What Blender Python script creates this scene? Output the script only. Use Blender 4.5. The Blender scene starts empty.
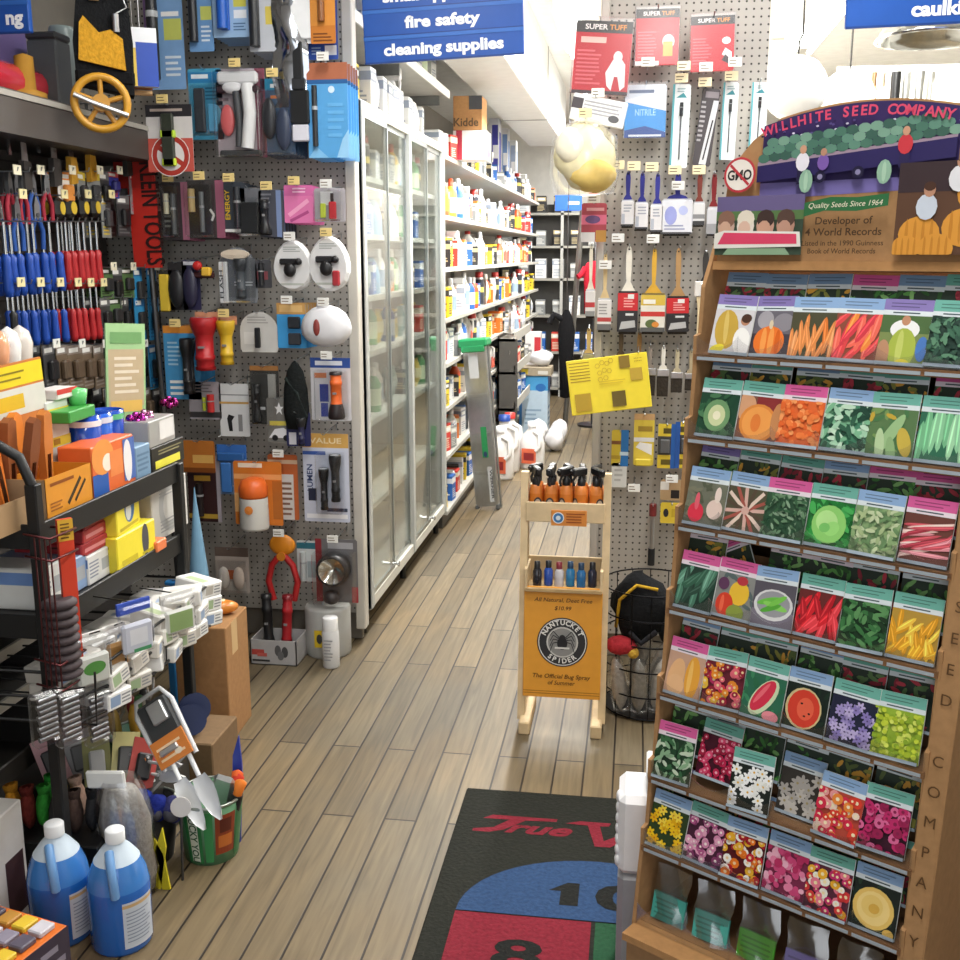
import bpy, math, random
from mathutils import Matrix, Vector
R = random.Random(7)
SC = bpy.context.scene
COL = SC.collection
rad = math.radians

# ---------------------------------------------------------------- camera, world, exposure
CAM_H, PITCH, YAW, FPX = 1.55, rad(11.9), rad(8.3), 1067.0
cam_data = bpy.data.cameras.new('camera'); cam = bpy.data.objects.new('camera', cam_data); COL.objects.link(cam)
cam.location = (0, 0, CAM_H); cam.rotation_euler = (rad(90) - PITCH, 0, YAW)
cam_data.sensor_fit = 'HORIZONTAL'; cam_data.sensor_width = 36; cam_data.lens = 36 * FPX / 960
cam_data.clip_start = 0.05; cam_data.clip_end = 60
SC.camera = cam
SC.view_settings.view_transform = 'Standard'; SC.view_settings.look = 'None'
SC.view_settings.gamma = 1; SC.view_settings.use_curve_mapping = False
SC.view_settings.exposure = 0.0
world = bpy.data.worlds.new('world'); SC.world = world; world.use_nodes = True
world.node_tree.nodes['Background'].inputs[0].default_value = (0.9, 0.95, 1, 1)
world.node_tree.nodes['Background'].inputs[1].default_value = 0.35


def area(name, loc, rot, sx, sy, power, col=(1, 1, 1)):
    d = bpy.data.lights.new(name, 'AREA'); d.shape = 'RECTANGLE'; d.size = sx; d.size_y = sy; d.energy = power; d.color = col
    o = bpy.data.objects.new(name, d); COL.objects.link(o); o.location = loc; o.rotation_euler = rot
    return o


# strip lamps: (x, y centre, z, length, power) -- the fixtures themselves are built with the ceiling
LAMPS = [(-0.42, 5.0, 2.86, 1.25, 80), (-0.42, 6.9, 2.86, 1.25, 80), (-0.42, 8.8, 2.86, 1.25, 75), (-0.42, 10.7, 2.86, 1.25, 60),
         (0.95, 4.7, 2.8, 1.25, 120), (0.95, 6.6, 2.8, 1.25, 110), (0.95, 8.6, 2.86, 1.25, 80),
         (-0.8, 2.7, 2.95, 1.25, 20), (0.42, 2.9, 2.95, 1.25, 30), (0.1, 0.9, 2.95, 1.25, 26)]  # out-of-view fill, added to brighten both pegboards and the seed rack
for i, (lx, ly, lz, ll, lp) in enumerate(LAMPS):
    area('strip_lamp_light', (lx, ly, lz - 0.10), (0, 0, 0), 0.16, ll, lp, (1, 0.985, 0.95))
# fill light added out of view behind the camera, tinted cool like daylight
area('added_front_fill', (0.1, -2.6, 1.6), (rad(90), 0, 0), 3.4, 2.2, 48, (0.93, 0.96, 1.0))


# ---------------------------------------------------------------- pixel helpers (measuring the photograph)
_f = Vector((-math.sin(YAW) * math.cos(PITCH), math.cos(YAW) * math.cos(PITCH), -math.sin(PITCH)))
_r = Vector((math.cos(YAW), math.sin(YAW), 0)); _u = _r.cross(_f)


def at(px, py, x=None, y=None, z=None):
    d = _f + _r * ((px - 480) / FPX) - _u * ((py - 480) / FPX)
    t = (z - CAM_H) / d.z if z is not None else (y / d.y if y is not None else x / d.x)
    return Vector((0, 0, CAM_H)) + d * t


# ---------------------------------------------------------------- materials
def lin(c):
    if isinstance(c, str):
        c = c.lstrip('#')
        c = [int(c[i:i + 2], 16) / 255 for i in (0, 2, 4)] if len(c) == 6 else [int(ch * 2, 16) / 255 for ch in c]
        return tuple(v / 12.92 if v <= 0.04045 else ((v + 0.055) / 1.055) ** 2.4 for v in c)
    return c


MATS = {}


def mat_new(name):
    m = bpy.data.materials.new(name); m.use_nodes = True
    nt = m.node_tree; nt.nodes.clear()
    out = nt.nodes.new('ShaderNodeOutputMaterial')
    return m, nt, out


def N(nt, t, **kw):
    n = nt.nodes.new('ShaderNode' + t)
    for k, v in kw.items():
        setattr(n, k, v)
    return n


def coloured(name, rough, metal=0.0, spec=0.5, noise=0.06, scale=30, coat=0.0, bump=0.0, trans=0.0):
    """surface whose own colour is the 'Col' attribute, with a little procedural mottling"""
    m, nt, out = mat_new(name)
    b = N(nt, 'BsdfPrincipled'); nt.links.new(b.outputs[0], out.inputs[0])
    a = N(nt, 'Attribute', attribute_name='Col')
    tc = N(nt, 'TexCoord'); nz = N(nt, 'TexNoise'); nz.inputs['Scale'].default_value = scale; nz.inputs['Detail'].default_value = 3
    nt.links.new(tc.outputs['Object'], nz.inputs['Vector'])
    mr = N(nt, 'MapRange'); mr.inputs[1].default_value = 0.3; mr.inputs[2].default_value = 0.7
    mr.inputs[3].default_value = 1 - noise; mr.inputs[4].default_value = 1 + noise
    nt.links.new(nz.outputs[0], mr.inputs[0])
    vm = N(nt, 'VectorMath', operation='SCALE'); nt.links.new(a.outputs['Color'], vm.inputs[0]); nt.links.new(mr.outputs[0], vm.inputs['Scale'])
    nt.links.new(vm.outputs[0], b.inputs['Base Color'])
    b.inputs['Roughness'].default_value = rough; b.inputs['Metallic'].default_value = metal
    b.inputs['Specular IOR Level'].default_value = spec; b.inputs['Coat Weight'].default_value = coat
    if trans: b.inputs['Transmission Weight'].default_value = trans
    if bump:
        bp = N(nt, 'Bump'); bp.inputs['Strength'].default_value = bump; bp.inputs['Distance'].default_value = 0.01
        nt.links.new(nz.outputs[0], bp.inputs['Height']); nt.links.new(bp.outputs[0], b.inputs['Normal'])
    MATS[name] = m
    return m


coloured('matte', 0.8, spec=0.3)
coloured('print', 0.42, spec=0.4, noise=0.03)
coloured('card', 0.85, spec=0.2, noise=0.08, scale=60)
coloured('plastic', 0.38, noise=0.03)
coloured('gloss', 0.14, noise=0.02, coat=0.4)
coloured('metal', 0.32, metal=0.9, noise=0.06)
coloured('chrome', 0.14, metal=1.0, noise=0.02)
coloured('paint', 0.5, noise=0.05, scale=12)
coloured('fabric', 0.92, spec=0.15, noise=0.16, scale=90, bump=0.4)
coloured('rubber', 0.6, spec=0.3, noise=0.05)
coloured('wood', 0.6, spec=0.3, noise=0.10, scale=22)
coloured('milky', 0.35, noise=0.02, trans=0.45)


def clear_mat(name, tint, gloss, rough):
    m, nt, out = mat_new(name)
    tr = N(nt, 'BsdfTransparent'); tr.inputs[0].default_value = (*tint, 1)
    gl = N(nt, 'BsdfGlossy'); gl.inputs['Roughness'].default_value = rough; gl.inputs[0].default_value = (1, 1, 1, 1)
    fr = N(nt, 'LayerWeight'); fr.inputs[0].default_value = 0.35
    ma = N(nt, 'MapRange'); ma.inputs[3].default_value = gloss; ma.inputs[4].default_value = min(1, gloss + 0.5)
    nt.links.new(fr.outputs['Fresnel'], ma.inputs[0])
    ma.inputs[4].default_value = min(1, gloss + (0.5 if name == 'glass' else 0.3))
    mx = N(nt, 'MixShader'); nt.links.new(ma.outputs[0], mx.inputs[0]); nt.links.new(tr.outputs[0], mx.inputs[1]); nt.links.new(gl.outputs[0], mx.inputs[2])
    nt.links.new(mx.outputs[0], out.inputs[0]); MATS[name] = m


clear_mat('clear', (0.98, 0.985, 0.985), 0.025, 0.12)
clear_mat('glass', (0.955, 0.975, 0.965), 0.05, 0.04)
clear_mat('film', (0.96, 0.96, 0.97), 0.05, 0.22)


clear_mat('cellophane', (0.86, 0.86, 0.88), 0.14, 0.18)


def emit_mat(name, col, s):
    m, nt, out = mat_new(name); e = N(nt, 'Emission'); e.inputs[0].default_value = (*col, 1); e.inputs[1].default_value = s
    nt.links.new(e.outputs[0], out.inputs[0]); MATS[name] = m


emit_mat('tube', (1, 0.99, 0.96), 9.0)


def floor_mat():
    m, nt, out = mat_new('floorboards')
    b = N(nt, 'BsdfPrincipled'); nt.links.new(b.outputs[0], out.inputs[0])
    tc = N(nt, 'TexCoord'); mp = N(nt, 'Mapping'); mp.inputs['Rotation'].default_value = (0, 0, rad(90)); mp.inputs['Location'].default_value = (0.37, 0.031, 0)
    nt.links.new(tc.outputs['Object'], mp.inputs[0])
    br = N(nt, 'TexBrick'); br.offset = 0.37; br.offset_frequency = 2
    br.inputs['Scale'].default_value = 1.0; br.inputs['Brick Width'].default_value = 1.15; br.inputs['Row Height'].default_value = 0.09
    br.inputs['Mortar Size'].default_value = 0.0034; br.inputs['Mortar Smooth'].default_value = 0.3
    br.inputs['Color1'].default_value = (0, 0, 0, 1); br.inputs['Color2'].default_value = (1, 1, 1, 1); br.inputs['Mortar'].default_value = (0.5, 0.5, 0.5, 1)
    nt.links.new(mp.outputs[0], br.inputs['Vector'])
    # grain stretched along the boards
    mg = N(nt, 'Mapping'); mg.inputs['Scale'].default_value = (55, 3.2, 1); nt.links.new(tc.outputs['Object'], mg.inputs[0])
    gr = N(nt, 'TexNoise'); gr.inputs['Scale'].default_value = 1; gr.inputs['Detail'].default_value = 6; gr.inputs['Distortion'].default_value = 0.8
    nt.links.new(mg.outputs[0], gr.inputs['Vector'])
    # wear: large patches where the finish is gone and the boards went grey
    we = N(nt, 'TexNoise'); we.inputs['Scale'].default_value = 1.3; we.inputs['Detail'].default_value = 4; nt.links.new(tc.outputs['Object'], we.inputs['Vector'])
    r1 = N(nt, 'ValToRGB'); r1.color_ramp.elements[0].position = 0.40; r1.color_ramp.elements[1].position = 0.60
    r1.color_ramp.elements[0].color = (*lin('645b48'), 1); r1.color_ramp.elements[1].color = (*lin('75613f'), 1)
    nt.links.new(we.outputs[0], r1.inputs[0])
    r2 = N(nt, 'ValToRGB'); r2.color_ramp.elements[0].color = (*lin('50473a'), 1); r2.color_ramp.elements[1].color = (*lin('80725a'), 1)
    nt.links.new(br.outputs['Color'], r2.inputs[0])
    mx = N(nt, 'MixRGB'); mx.inputs[0].default_value = 0.5; nt.links.new(r1.outputs[0], mx.inputs[1]); nt.links.new(r2.outputs[0], mx.inputs[2])
    mr = N(nt, 'MapRange'); mr.inputs[1].default_value = 0.25; mr.inputs[2].default_value = 0.75; mr.inputs[3].default_value = 0.68; mr.inputs[4].default_value = 1.24
    nt.links.new(gr.outputs[0], mr.inputs[0])
    vm = N(nt, 'VectorMath', operation='SCALE'); nt.links.new(mx.outputs[0], vm.inputs[0]); nt.links.new(mr.outputs[0], vm.inputs['Scale'])
    gap = N(nt, 'MixRGB'); nt.links.new(br.outputs['Fac'], gap.inputs[0]); nt.links.new(vm.outputs[0], gap.inputs[1]); gap.inputs[2].default_value = (*lin('241c14'), 1)
    nt.links.new(gap.outputs[0], b.inputs['Base Color']); b.inputs['Roughness'].default_value = 0.5; b.inputs['Specular IOR Level'].default_value = 0.35
    bp = N(nt, 'Bump'); bp.inputs['Strength'].default_value = 0.35; bp.inputs['Distance'].default_value = 0.004; bp.invert = True
    nt.links.new(br.outputs['Fac'], bp.inputs['Height']); nt.links.new(bp.outputs[0], b.inputs['Normal'])
    MATS['floorboards'] = m


floor_mat()


def pegboard_mat(name, base, hole):
    """perforated hardboard: round holes on a 25.4 mm grid"""
    m, nt, out = mat_new(name)
    b = N(nt, 'BsdfPrincipled'); nt.links.new(b.outputs[0], out.inputs[0]); b.inputs['Roughness'].default_value = 0.55
    tc = N(nt, 'TexCoord'); sp = N(nt, 'SeparateXYZ'); nt.links.new(tc.outputs['Object'], sp.inputs[0])
    ds = []
    for ax in ('X', 'Z'):
        d = N(nt, 'Math', operation='DIVIDE'); nt.links.new(sp.outputs[ax], d.inputs[0]); d.inputs[1].default_value = 0.0254
        fr = N(nt, 'Math', operation='FRACT'); nt.links.new(d.outputs[0], fr.inputs[0])
        s = N(nt, 'Math', operation='SUBTRACT'); nt.links.new(fr.outputs[0], s.inputs[0]); s.inputs[1].default_value = 0.5
        p = N(nt, 'Math', operation='POWER'); nt.links.new(s.outputs[0], p.inputs[0]); p.inputs[1].default_value = 2; ds.append(p)
    ad = N(nt, 'Math', operation='ADD'); nt.links.new(ds[0].outputs[0], ad.inputs[0]); nt.links.new(ds[1].outputs[0], ad.inputs[1])
    lt = N(nt, 'Math', operation='LESS_THAN'); nt.links.new(ad.outputs[0], lt.inputs[0]); lt.inputs[1].default_value = 0.021
    nz = N(nt, 'TexNoise'); nz.inputs['Scale'].default_value = 6; nt.links.new(tc.outputs['Object'], nz.inputs['Vector'])
    rp = N(nt, 'ValToRGB'); c = lin(base)
    rp.color_ramp.elements[0].color = (*[v * 0.88 for v in c], 1); rp.color_ramp.elements[1].color = (*[min(1, v * 1.1) for v in c], 1)
    nt.links.new(nz.outputs[0], rp.inputs[0])
    mx = N(nt, 'MixRGB'); nt.links.new(lt.outputs[0], mx.inputs[0]); nt.links.new(rp.outputs[0], mx.inputs[1]); mx.inputs[2].default_value = (*lin(hole), 1)
    nt.links.new(mx.outputs[0], b.inputs['Base Color']); MATS[name] = m


pegboard_mat('pegboard_grey', 'a8a39b', '322e2a')


# ---------------------------------------------------------------- mesh builder
_text_cache = {}


def text_geo(s, bold, shear):
    k = (s, bold, shear)
    if k not in _text_cache:
        cu = bpy.data.curves.new('t', 'FONT'); cu.body = s; cu.size = 1; cu.offset = bold; cu.shear = shear; cu.resolution_u = 3; cu.fill_mode = 'FRONT'
        o = bpy.data.objects.new('t', cu); me = bpy.data.meshes.new_from_object(o)
        vs = [(v.co.x, v.co.y) for v in me.vertices]; fs = [tuple(p.vertices) for p in me.polygons]
        bpy.data.objects.remove(o); bpy.data.meshes.remove(me); bpy.data.curves.remove(cu)
        x0 = min(v[0] for v in vs); x1 = max(v[0] for v in vs); y0 = min(v[1] for v in vs); y1 = max(v[1] for v in vs)
        _text_cache[k] = (vs, fs, x0, x1, y0, y1)
    return _text_cache[k]


class MB:
    def __init__(s, m='plastic'):
        s.V, s.F, s.C, s.S, s.K = [], [], [], [], []
        s.m = m; s.T = Matrix.Identity(4)

    def add(s, vs, fs, col, smooth=False, m=None):
        o = len(s.V)
        s.V += [s.T @ Vector(v) for v in vs]
        cl = None if isinstance(col, list) else lin(col)
        for i, f in enumerate(fs):
            s.F.append(tuple(o + k for k in f)); s.C.append(lin(col[i]) if cl is None else cl); s.S.append(smooth); s.K.append(m or s.m)

    def box(s, x0, y0, z0, x1, y1, z1, col, bev=0.0, m=None):
        if bev <= 0:
            vs = [(x, y, z) for x in (x0, x1) for y in (y0, y1) for z in (z0, z1)]
            s.add(vs, [(0, 1, 3, 2), (4, 6, 7, 5), (0, 4, 5, 1), (2, 3, 7, 6), (0, 2, 6, 4), (1, 5, 7, 3)], col, False, m); return
        b = min(bev, (x1 - x0) / 2.01, (y1 - y0) / 2.01, (z1 - z0) / 2.01)
        vs, ix = [], {}
        lo, hi = (x0, y0, z0), (x1, y1, z1)
        for sx in (0, 1):
            for sy in (0, 1):
                for sz in (0, 1):
                    for a in range(3):
                        sg = (sx, sy, sz); p = []
                        for k in range(3):
                            e = hi[k] if sg[k] else lo[k]
                            p.append(e if k == a else e + (-b if sg[k] else b))
                        ix[(sx, sy, sz, a)] = len(vs); vs.append(tuple(p))
        fs = []
        for a in range(3):
            o1, o2 = [k for k in range(3) if k != a]
            for sg in (0, 1):
                q = []
                for (p, r) in ((0, 0), (1, 0), (1, 1), (0, 1)):
                    c = [0, 0, 0]; c[a] = sg; c[o1] = p; c[o2] = r; q.append(ix[(*c, a)])
                fs.append(tuple(q))
            for p in (0, 1):
                for r in (0, 1):
                    c = [0, 0, 0]; c[o1] = p; c[o2] = r; d = list(c); d[a] = 1
                    fs.append((ix[(*c, o1)], ix[(*d, o1)], ix[(*d, o2)], ix[(*c, o2)]))
        for sx in (0, 1):
            for sy in (0, 1):
                for sz in (0, 1):
                    fs.append(tuple(ix[(sx, sy, sz, a)] for a in range(3)))
        s.add(vs, fs, col, False, m)

    def cyl(s, p0, p1, r0, col, r1=None, seg=12, caps=True, smooth=True, m=None):
        p0, p1 = Vector(p0), Vector(p1); r1 = r0 if r1 is None else r1
        d = (p1 - p0).normalized(); a = d.orthogonal().normalized(); b = d.cross(a); vs = []
        for p, r in ((p0, r0), (p1, r1)):
            for k in range(seg):
                t = 2 * math.pi * k / seg; vs.append(p + (a * math.cos(t) + b * math.sin(t)) * r)
        s.add(vs, [(k, (k + 1) % seg, seg + (k + 1) % seg, seg + k) for k in range(seg)], col, smooth, m)
        if caps:
            s.add(vs, [tuple(range(seg))[::-1], tuple(range(seg, 2 * seg))], col, False, m)

    def lathe(s, prof, col, seg=14, c=(0, 0, 0), axis='z', sq=(1, 1), smooth=True, m=None, arc=1.0):
        """prof = [(r, h), ...]; col one colour or one per profile step"""
        vs, n = [], len(prof)
        for r, h in prof:
            for k in range(seg):
                t = 2 * math.pi * k / seg * arc; x, y = r * math.cos(t) * sq[0], r * math.sin(t) * sq[1]
                p = (x, y, h) if axis == 'z' else ((x, h, y) if axis == 'y' else (h, x, y))
                vs.append((c[0] + p[0], c[1] + p[1], c[2] + p[2]))
        fs, cs = [], []
        for i in range(n - 1):
            for k in range(seg if arc >= 1 else seg - 1):
                k2 = (k + 1) % seg; fs.append((i * seg + k, i * seg + k2, (i + 1) * seg + k2, (i + 1) * seg + k)); cs.append(col[i] if isinstance(col, list) else col)
        s.add(vs, fs, cs, smooth, m)

    def tube(s, pts, r, col, seg=6, closed=False, m=None, r1=None):
        pts = [Vector(p) for p in pts]; n = len(pts); vs = []
        prev = None
        for i, p in enumerate(pts):
            d = (pts[(i + 1) % n] - pts[i - 1]) if closed else (pts[min(i + 1, n - 1)] - pts[max(i - 1, 0)])
            d = d.normalized() if d.length > 1e-9 else Vector((0, 0, 1))
            a = d.orthogonal().normalized() if prev is None else (prev - d * prev.dot(d))
            a = a.normalized() if a.length > 1e-6 else d.orthogonal().normalized()
            prev = a; b = d.cross(a); rr = r if r1 is None else r + (r1 - r) * i / (n - 1)
            for k in range(seg):
                t = 2 * math.pi * k / seg; vs.append(p + (a * math.cos(t) + b * math.sin(t)) * rr)
        fs = []
        for i in range(n if closed else n - 1):
            j = (i + 1) % n
            for k in range(seg):
                fs.append((i * seg + k, i * seg + (k + 1) % seg, j * seg + (k + 1) % seg, j * seg + k))
        s.add(vs, fs, col, True, m)
        if not closed:
            s.add(vs, [tuple(range(seg))[::-1], tuple(range((n - 1) * seg, n * seg))], col, False, m)

    def ell(s, c, rx, ry, rz, col, seg=12, rings=8, m=None):
        prof = [(math.sin(math.pi * i / rings), -math.cos(math.pi * i / rings)) for i in range(rings + 1)]
        vs = []
        for r, h in prof:
            for k in range(seg):
                t = 2 * math.pi * k / seg; vs.append((c[0] + rx * r * math.cos(t), c[1] + ry * r * math.sin(t), c[2] + rz * h))
        fs = [(i * seg + k, i * seg + (k + 1) % seg, (i + 1) * seg + (k + 1) % seg, (i + 1) * seg + k) for i in range(rings) for k in range(seg)]
        s.add(vs, fs, col, True, m)

    def prism(s, pts, y0, y1, col, m=None, plane='xz'):
        """outline in x,z (front at y0) pushed to y1; or plane 'xy' pushed in z; or 'yz' pushed in x"""
        def P(a, b, h): return (a, h, b) if plane == 'xz' else ((a, b, h) if plane == 'xy' else (h, a, b))
        n = len(pts); vs = [P(a, b, y0) for a, b in pts] + [P(a, b, y1) for a, b in pts]
        s.add(vs, [tuple(range(n)), tuple(range(n, 2 * n))[::-1]] + [(k, (k + 1) % n, n + (k + 1) % n, n + k) for k in range(n)], col, False, m)

    def build(s, name, parent=None, label=None):
        me = bpy.data.meshes.new(name); me.from_pydata([tuple(v) for v in s.V], [], s.F)
        ks = list(dict.fromkeys(s.K))
        for k in ks: me.materials.append(MATS[k])
        me.polygons.foreach_set('material_index', [ks.index(k) for k in s.K])
        me.polygons.foreach_set('use_smooth', s.S)
        ca = me.color_attributes.new('Col', 'FLOAT_COLOR', 'CORNER')
        buf = []
        for f, c in zip(s.F, s.C): buf += [c[0], c[1], c[2], 1.0] * len(f)
        ca.data.foreach_set('color', buf); me.update()
        o = bpy.data.objects.new(name, me); COL.objects.link(o)
        if parent: o.parent = parent
        if label: o['label'] = label
        return o


class Pad:
    """a printed face: flat shapes laid on a surface, each a hair above the one before"""
    def __init__(s, mb, o, u=(1, 0, 0), v=(0, 0, 1), w=None, h=None, m='print', step=0.00025):
        s.mb, s.o, s.u, s.v = mb, Vector(o), Vector(u), Vector(v); s.n = s.u.cross(s.v).normalized(); s.k = 1; s.m = m; s.step = step; s.clip = None

    def p(s, a, b): return s.o + s.u * a + s.v * b + s.n * (s.k * s.step)

    def poly(s, pts, col, up=True):
        if s.clip:
            x0, y0, x1, y1 = s.clip; pts = [(min(max(a, x0), x1), min(max(b, y0), y1)) for a, b in pts]
        s.mb.add([s.p(a, b) for a, b in pts], [tuple(range(len(pts)))], col, False, s.m)
        if up: s.k += 1

    def rect(s, a0, b0, a1, b1, col): s.poly([(a0, b0), (a1, b0), (a1, b1), (a0, b1)], col)

    def ell(s, a, b, ra, rb, col, rot=0, n=12, up=True):
        c, q = math.cos(rot), math.sin(rot)
        s.poly([(a + ra * math.cos(t) * c - rb * math.sin(t) * q, b + ra * math.cos(t) * q + rb * math.sin(t) * c) for t in [2 * math.pi * i / n for i in range(n)]], col, up)

    def ring(s, a, b, r0, r1, col, n=28):
        vs = []
        for i in range(n):
            t = 2 * math.pi * i / n
            for r in (r0, r1): vs.append(s.p(a + r * math.cos(t), b + r * math.sin(t)))
        s.mb.add(vs, [(2 * i, 2 * i + 1, (2 * i + 3) % (2 * n), (2 * i + 2) % (2 * n)) for i in range(n)], col, False, s.m); s.k += 1

    def line(s, a0, b0, a1, b1, w, col):
        d = Vector((a1 - a0, b1 - b0)); L = d.length or 1; nx, ny = -d.y / L * w / 2, d.x / L * w / 2
        s.poly([(a0 + nx, b0 + ny), (a0 - nx, b0 - ny), (a1 - nx, b1 - ny), (a1 + nx, b1 + ny)], col)

    def text(s, t, a, b, h, col, bold=0.0, shear=0.0, width=None, align='c', rot=0, xs=1.0):
        vs, fs, x0, x1, y0, y1 = text_geo(t, bold, shear)
        k = h / 0.7; kx = k * xs
        if width: kx = width / (x1 - x0)
        ox = {'c': (x0 + x1) / 2, 'l': x0, 'r': x1}[align]
        c, q = math.cos(rot), math.sin(rot); out = []
        for x, y in vs:
            X, Y = (x - ox) * kx, y * k; out.append(s.p(a + X * c - Y * q, b + X * q + Y * c))
        s.mb.add(out, fs, col, False, s.m); s.k += 1

    def arc_text(s, t, a, b, r, h, col, mid, step, inward=False, bold=0.02):
        n = len(t)
        for i, ch in enumerate(t):
            if ch == ' ': continue
            ang = mid + ((n - 1) / 2 - i) * step * (-1 if inward else 1)
            s.text(ch, a + r * math.cos(ang), b + r * math.sin(ang), h, col, bold, rot=ang + (math.pi / 2 if inward else -math.pi / 2)); s.k -= 1
        s.k += 1

    def lines(s, a0, b0, a1, b1, n, col, fill=0.45, ragged=True):
        """rows of small print too fine to read"""
        dh = (b1 - b0) / n
        for i in range(n):
            e = a1 - (a1 - a0) * (R.random() * 0.35 if ragged else 0); b = b0 + dh * (i + 0.5)
            s.poly([(a0, b - dh * fill / 2), (e, b - dh * fill / 2), (e, b + dh * fill / 2), (a0, b + dh * fill / 2)], col, False)
        s.k += 1


def thing(name, label, cat, loc=(0, 0, 0), rot=(0, 0, 0), group=None):
    o = bpy.data.objects.new(name, None); COL.objects.link(o); o.empty_display_size = 0.05
    o.location = loc; o.rotation_euler = rot; o['label'] = label; o['category'] = cat
    if group: o['group'] = group
    return o


def one(mb, name, label, cat, loc=(0, 0, 0), rot=(0, 0, 0), group=None):
    o = mb.build(name); o.location = loc; o.rotation_euler = rot; o['label'] = label; o['category'] = cat
    if group: o['group'] = group
    return o


def struct(mb, name):
    o = mb.build(name); o['kind'] = 'structure'; return o


def dup(root, loc, rot=None, label=None, group=None, scale=None):
    def cp(o, par):
        c = o.copy(); COL.objects.link(c); c.parent = par
        for ch in o.children: cp(ch, c)
        return c
    r = cp(root, None); r.location = loc
    if rot is not None: r.rotation_euler = rot
    if label: r['label'] = label
    if group: r['group'] = group
    if scale: r.scale = scale
    return r


ORD = ['zeroth', 'first', 'second', 'third', 'fourth', 'fifth', 'sixth', 'seventh', 'eighth', 'ninth', 'tenth', 'eleventh', 'twelfth', 'thirteenth', 'fourteenth', 'fifteenth',
       'sixteenth', 'seventeenth', 'eighteenth', 'nineteenth', 'twentieth', 'twenty-first', 'twenty-second', 'twenty-third', 'twenty-fourth', 'twenty-fifth', 'twenty-sixth', 'twenty-seventh',
       'twenty-eighth', 'twenty-ninth', 'thirtieth', 'thirty-first', 'thirty-second', 'thirty-third', 'thirty-fourth', 'thirty-fifth', 'thirty-sixth', 'thirty-seventh', 'thirty-eighth', 'thirty-ninth', 'fortieth']

# ================================================================ the room
m = MB('floorboards'); m.add([(-2.15, -3, 0), (3.2, -3, 0), (3.2, 13, 0), (-2.15, 13, 0)], [(0, 1, 2, 3)], 'ffffff')
struct(m, 'floor')
m = MB('paint'); m.box(-2.15, -3, 3.0, 3.2, 13, 3.06, 'f2f1ec'); struct(m, 'ceiling')
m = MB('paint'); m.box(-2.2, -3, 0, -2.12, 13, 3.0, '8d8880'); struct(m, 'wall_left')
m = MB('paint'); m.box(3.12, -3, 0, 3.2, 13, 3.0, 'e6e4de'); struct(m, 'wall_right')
m = MB('paint'); m.box(-2.15, 12.6, 0, 3.2, 12.7, 3.0, 'e4e2dc'); struct(m, 'wall_back')
m = MB('paint')     # shop front wall with the glazed opening behind the photographer
m.box(-2.15, -3.1, 0, -1.8, -3, 3.0, 'd9d6ce'); m.box(2.0, -3.1, 0, 3.2, -3, 3.0, 'd9d6ce')
m.box(-1.8, -3.1, 2.75, 2.0, -3, 3.0, 'd9d6ce'); m.box(-1.8, -3.1, 0, 2.0, -3, 0.45, 'd9d6ce'); struct(m, 'wall_front')
m = MB('glass'); m.box(-1.8, -3.06, 0.45, 2.0, -3.05, 2.75, 'ffffff'); struct(m, 'window_1')

# long boxed duct hung below the ceiling of the aisle
t = thing('air_duct', 'long boxed grey metal duct hung under the ceiling of the aisle', 'duct', (0, 0, 0))
m = MB('paint'); m.box(-1.0, 4.3, 2.50, -0.68, 9.9, 2.999, 'c9c9c6', 0.006)
m.build('casing', t)
for y in (5.3, 8.0):
    m = MB('paint'); m.box(-1.004, y - 0.010, 2.496, -0.676, y + 0.010, 2.995, '8b8b89'); m.build('seam_band', t)

# strip lamps on the ceiling
LN = ['over the near end of the aisle', 'second along the aisle ceiling', 'third along the aisle ceiling', 'at the far end of the aisle ceiling',
      'near end of the right-hand aisle ceiling', 'second along the right-hand aisle ceiling', 'far end of the right-hand aisle ceiling', 'unseen overhead, placed to brighten the left pegboard', 'unseen overhead, placed to brighten the paint brush pegboard', 'unseen overhead, placed to brighten the seed rack']
for i, (lx, ly, lz, ll, lp) in enumerate(LAMPS):
    t = thing('ceiling_light', 'white fluorescent strip lamp ' + LN[i], 'ceiling light', (lx, ly, lz), group='fluorescent strip lamps')
    m = MB('paint'); m.box(-0.10, -ll / 2, 0.0, 0.10, ll / 2, 3.0 - lz, 'f0f0ec', 0.01); m.build('housing', t)
    for s in (-1, 1):
        m = MB('tube'); m.cyl((0.05 * s, -ll / 2 + .02, -0.025), (0.05 * s, ll / 2 - .02, -0.025), 0.016, 'ffffff', seg=8); m.build('tube', t)

# ---- hanging department signs
def sign(name, label, x0, x1, z0, y, rows, rh, bands, thick=0.02, top=3.0, skew=0):
    t = thing('department_sign', label, 'sign', ((x0 + x1) / 2, y, z0), (0, skew, 0), 'blue department signs')
    w = x1 - x0; h = rh * len(rows)
    m = MB('print'); m.box(-w / 2, -thick / 2, 0, w / 2, thick / 2, h, '1c50a4', 0.003); p = Pad(m, (0, -thick / 2, 0))
    for i in range(len(rows)):
        b = h - rh * (i + 1)
        p.rect(-w / 2, b + rh * 0.86, w / 2, b + rh * 1.0, '2f66b8'); p.k -= 1
        p.rect(-w / 2, b - 0.002, w / 2, b + 0.004, '123a80')
        if rows[i]: 
            s, a, wd, al = rows[i]; p.text(s, a, b + rh * 0.27, rh * 0.42, 'f4f7fb', 0.04, width=wd, align=al)
    m.build('board', t)
    m = MB('metal')
    for s in (-1, 1): m.cyl((s * w * 0.4, 0, h), (s * w * 0.4, 0, top - z0), 0.0025, 'b8bcc0', seg=5)
    m.build('hanging_wire', t)
    return t
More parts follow.
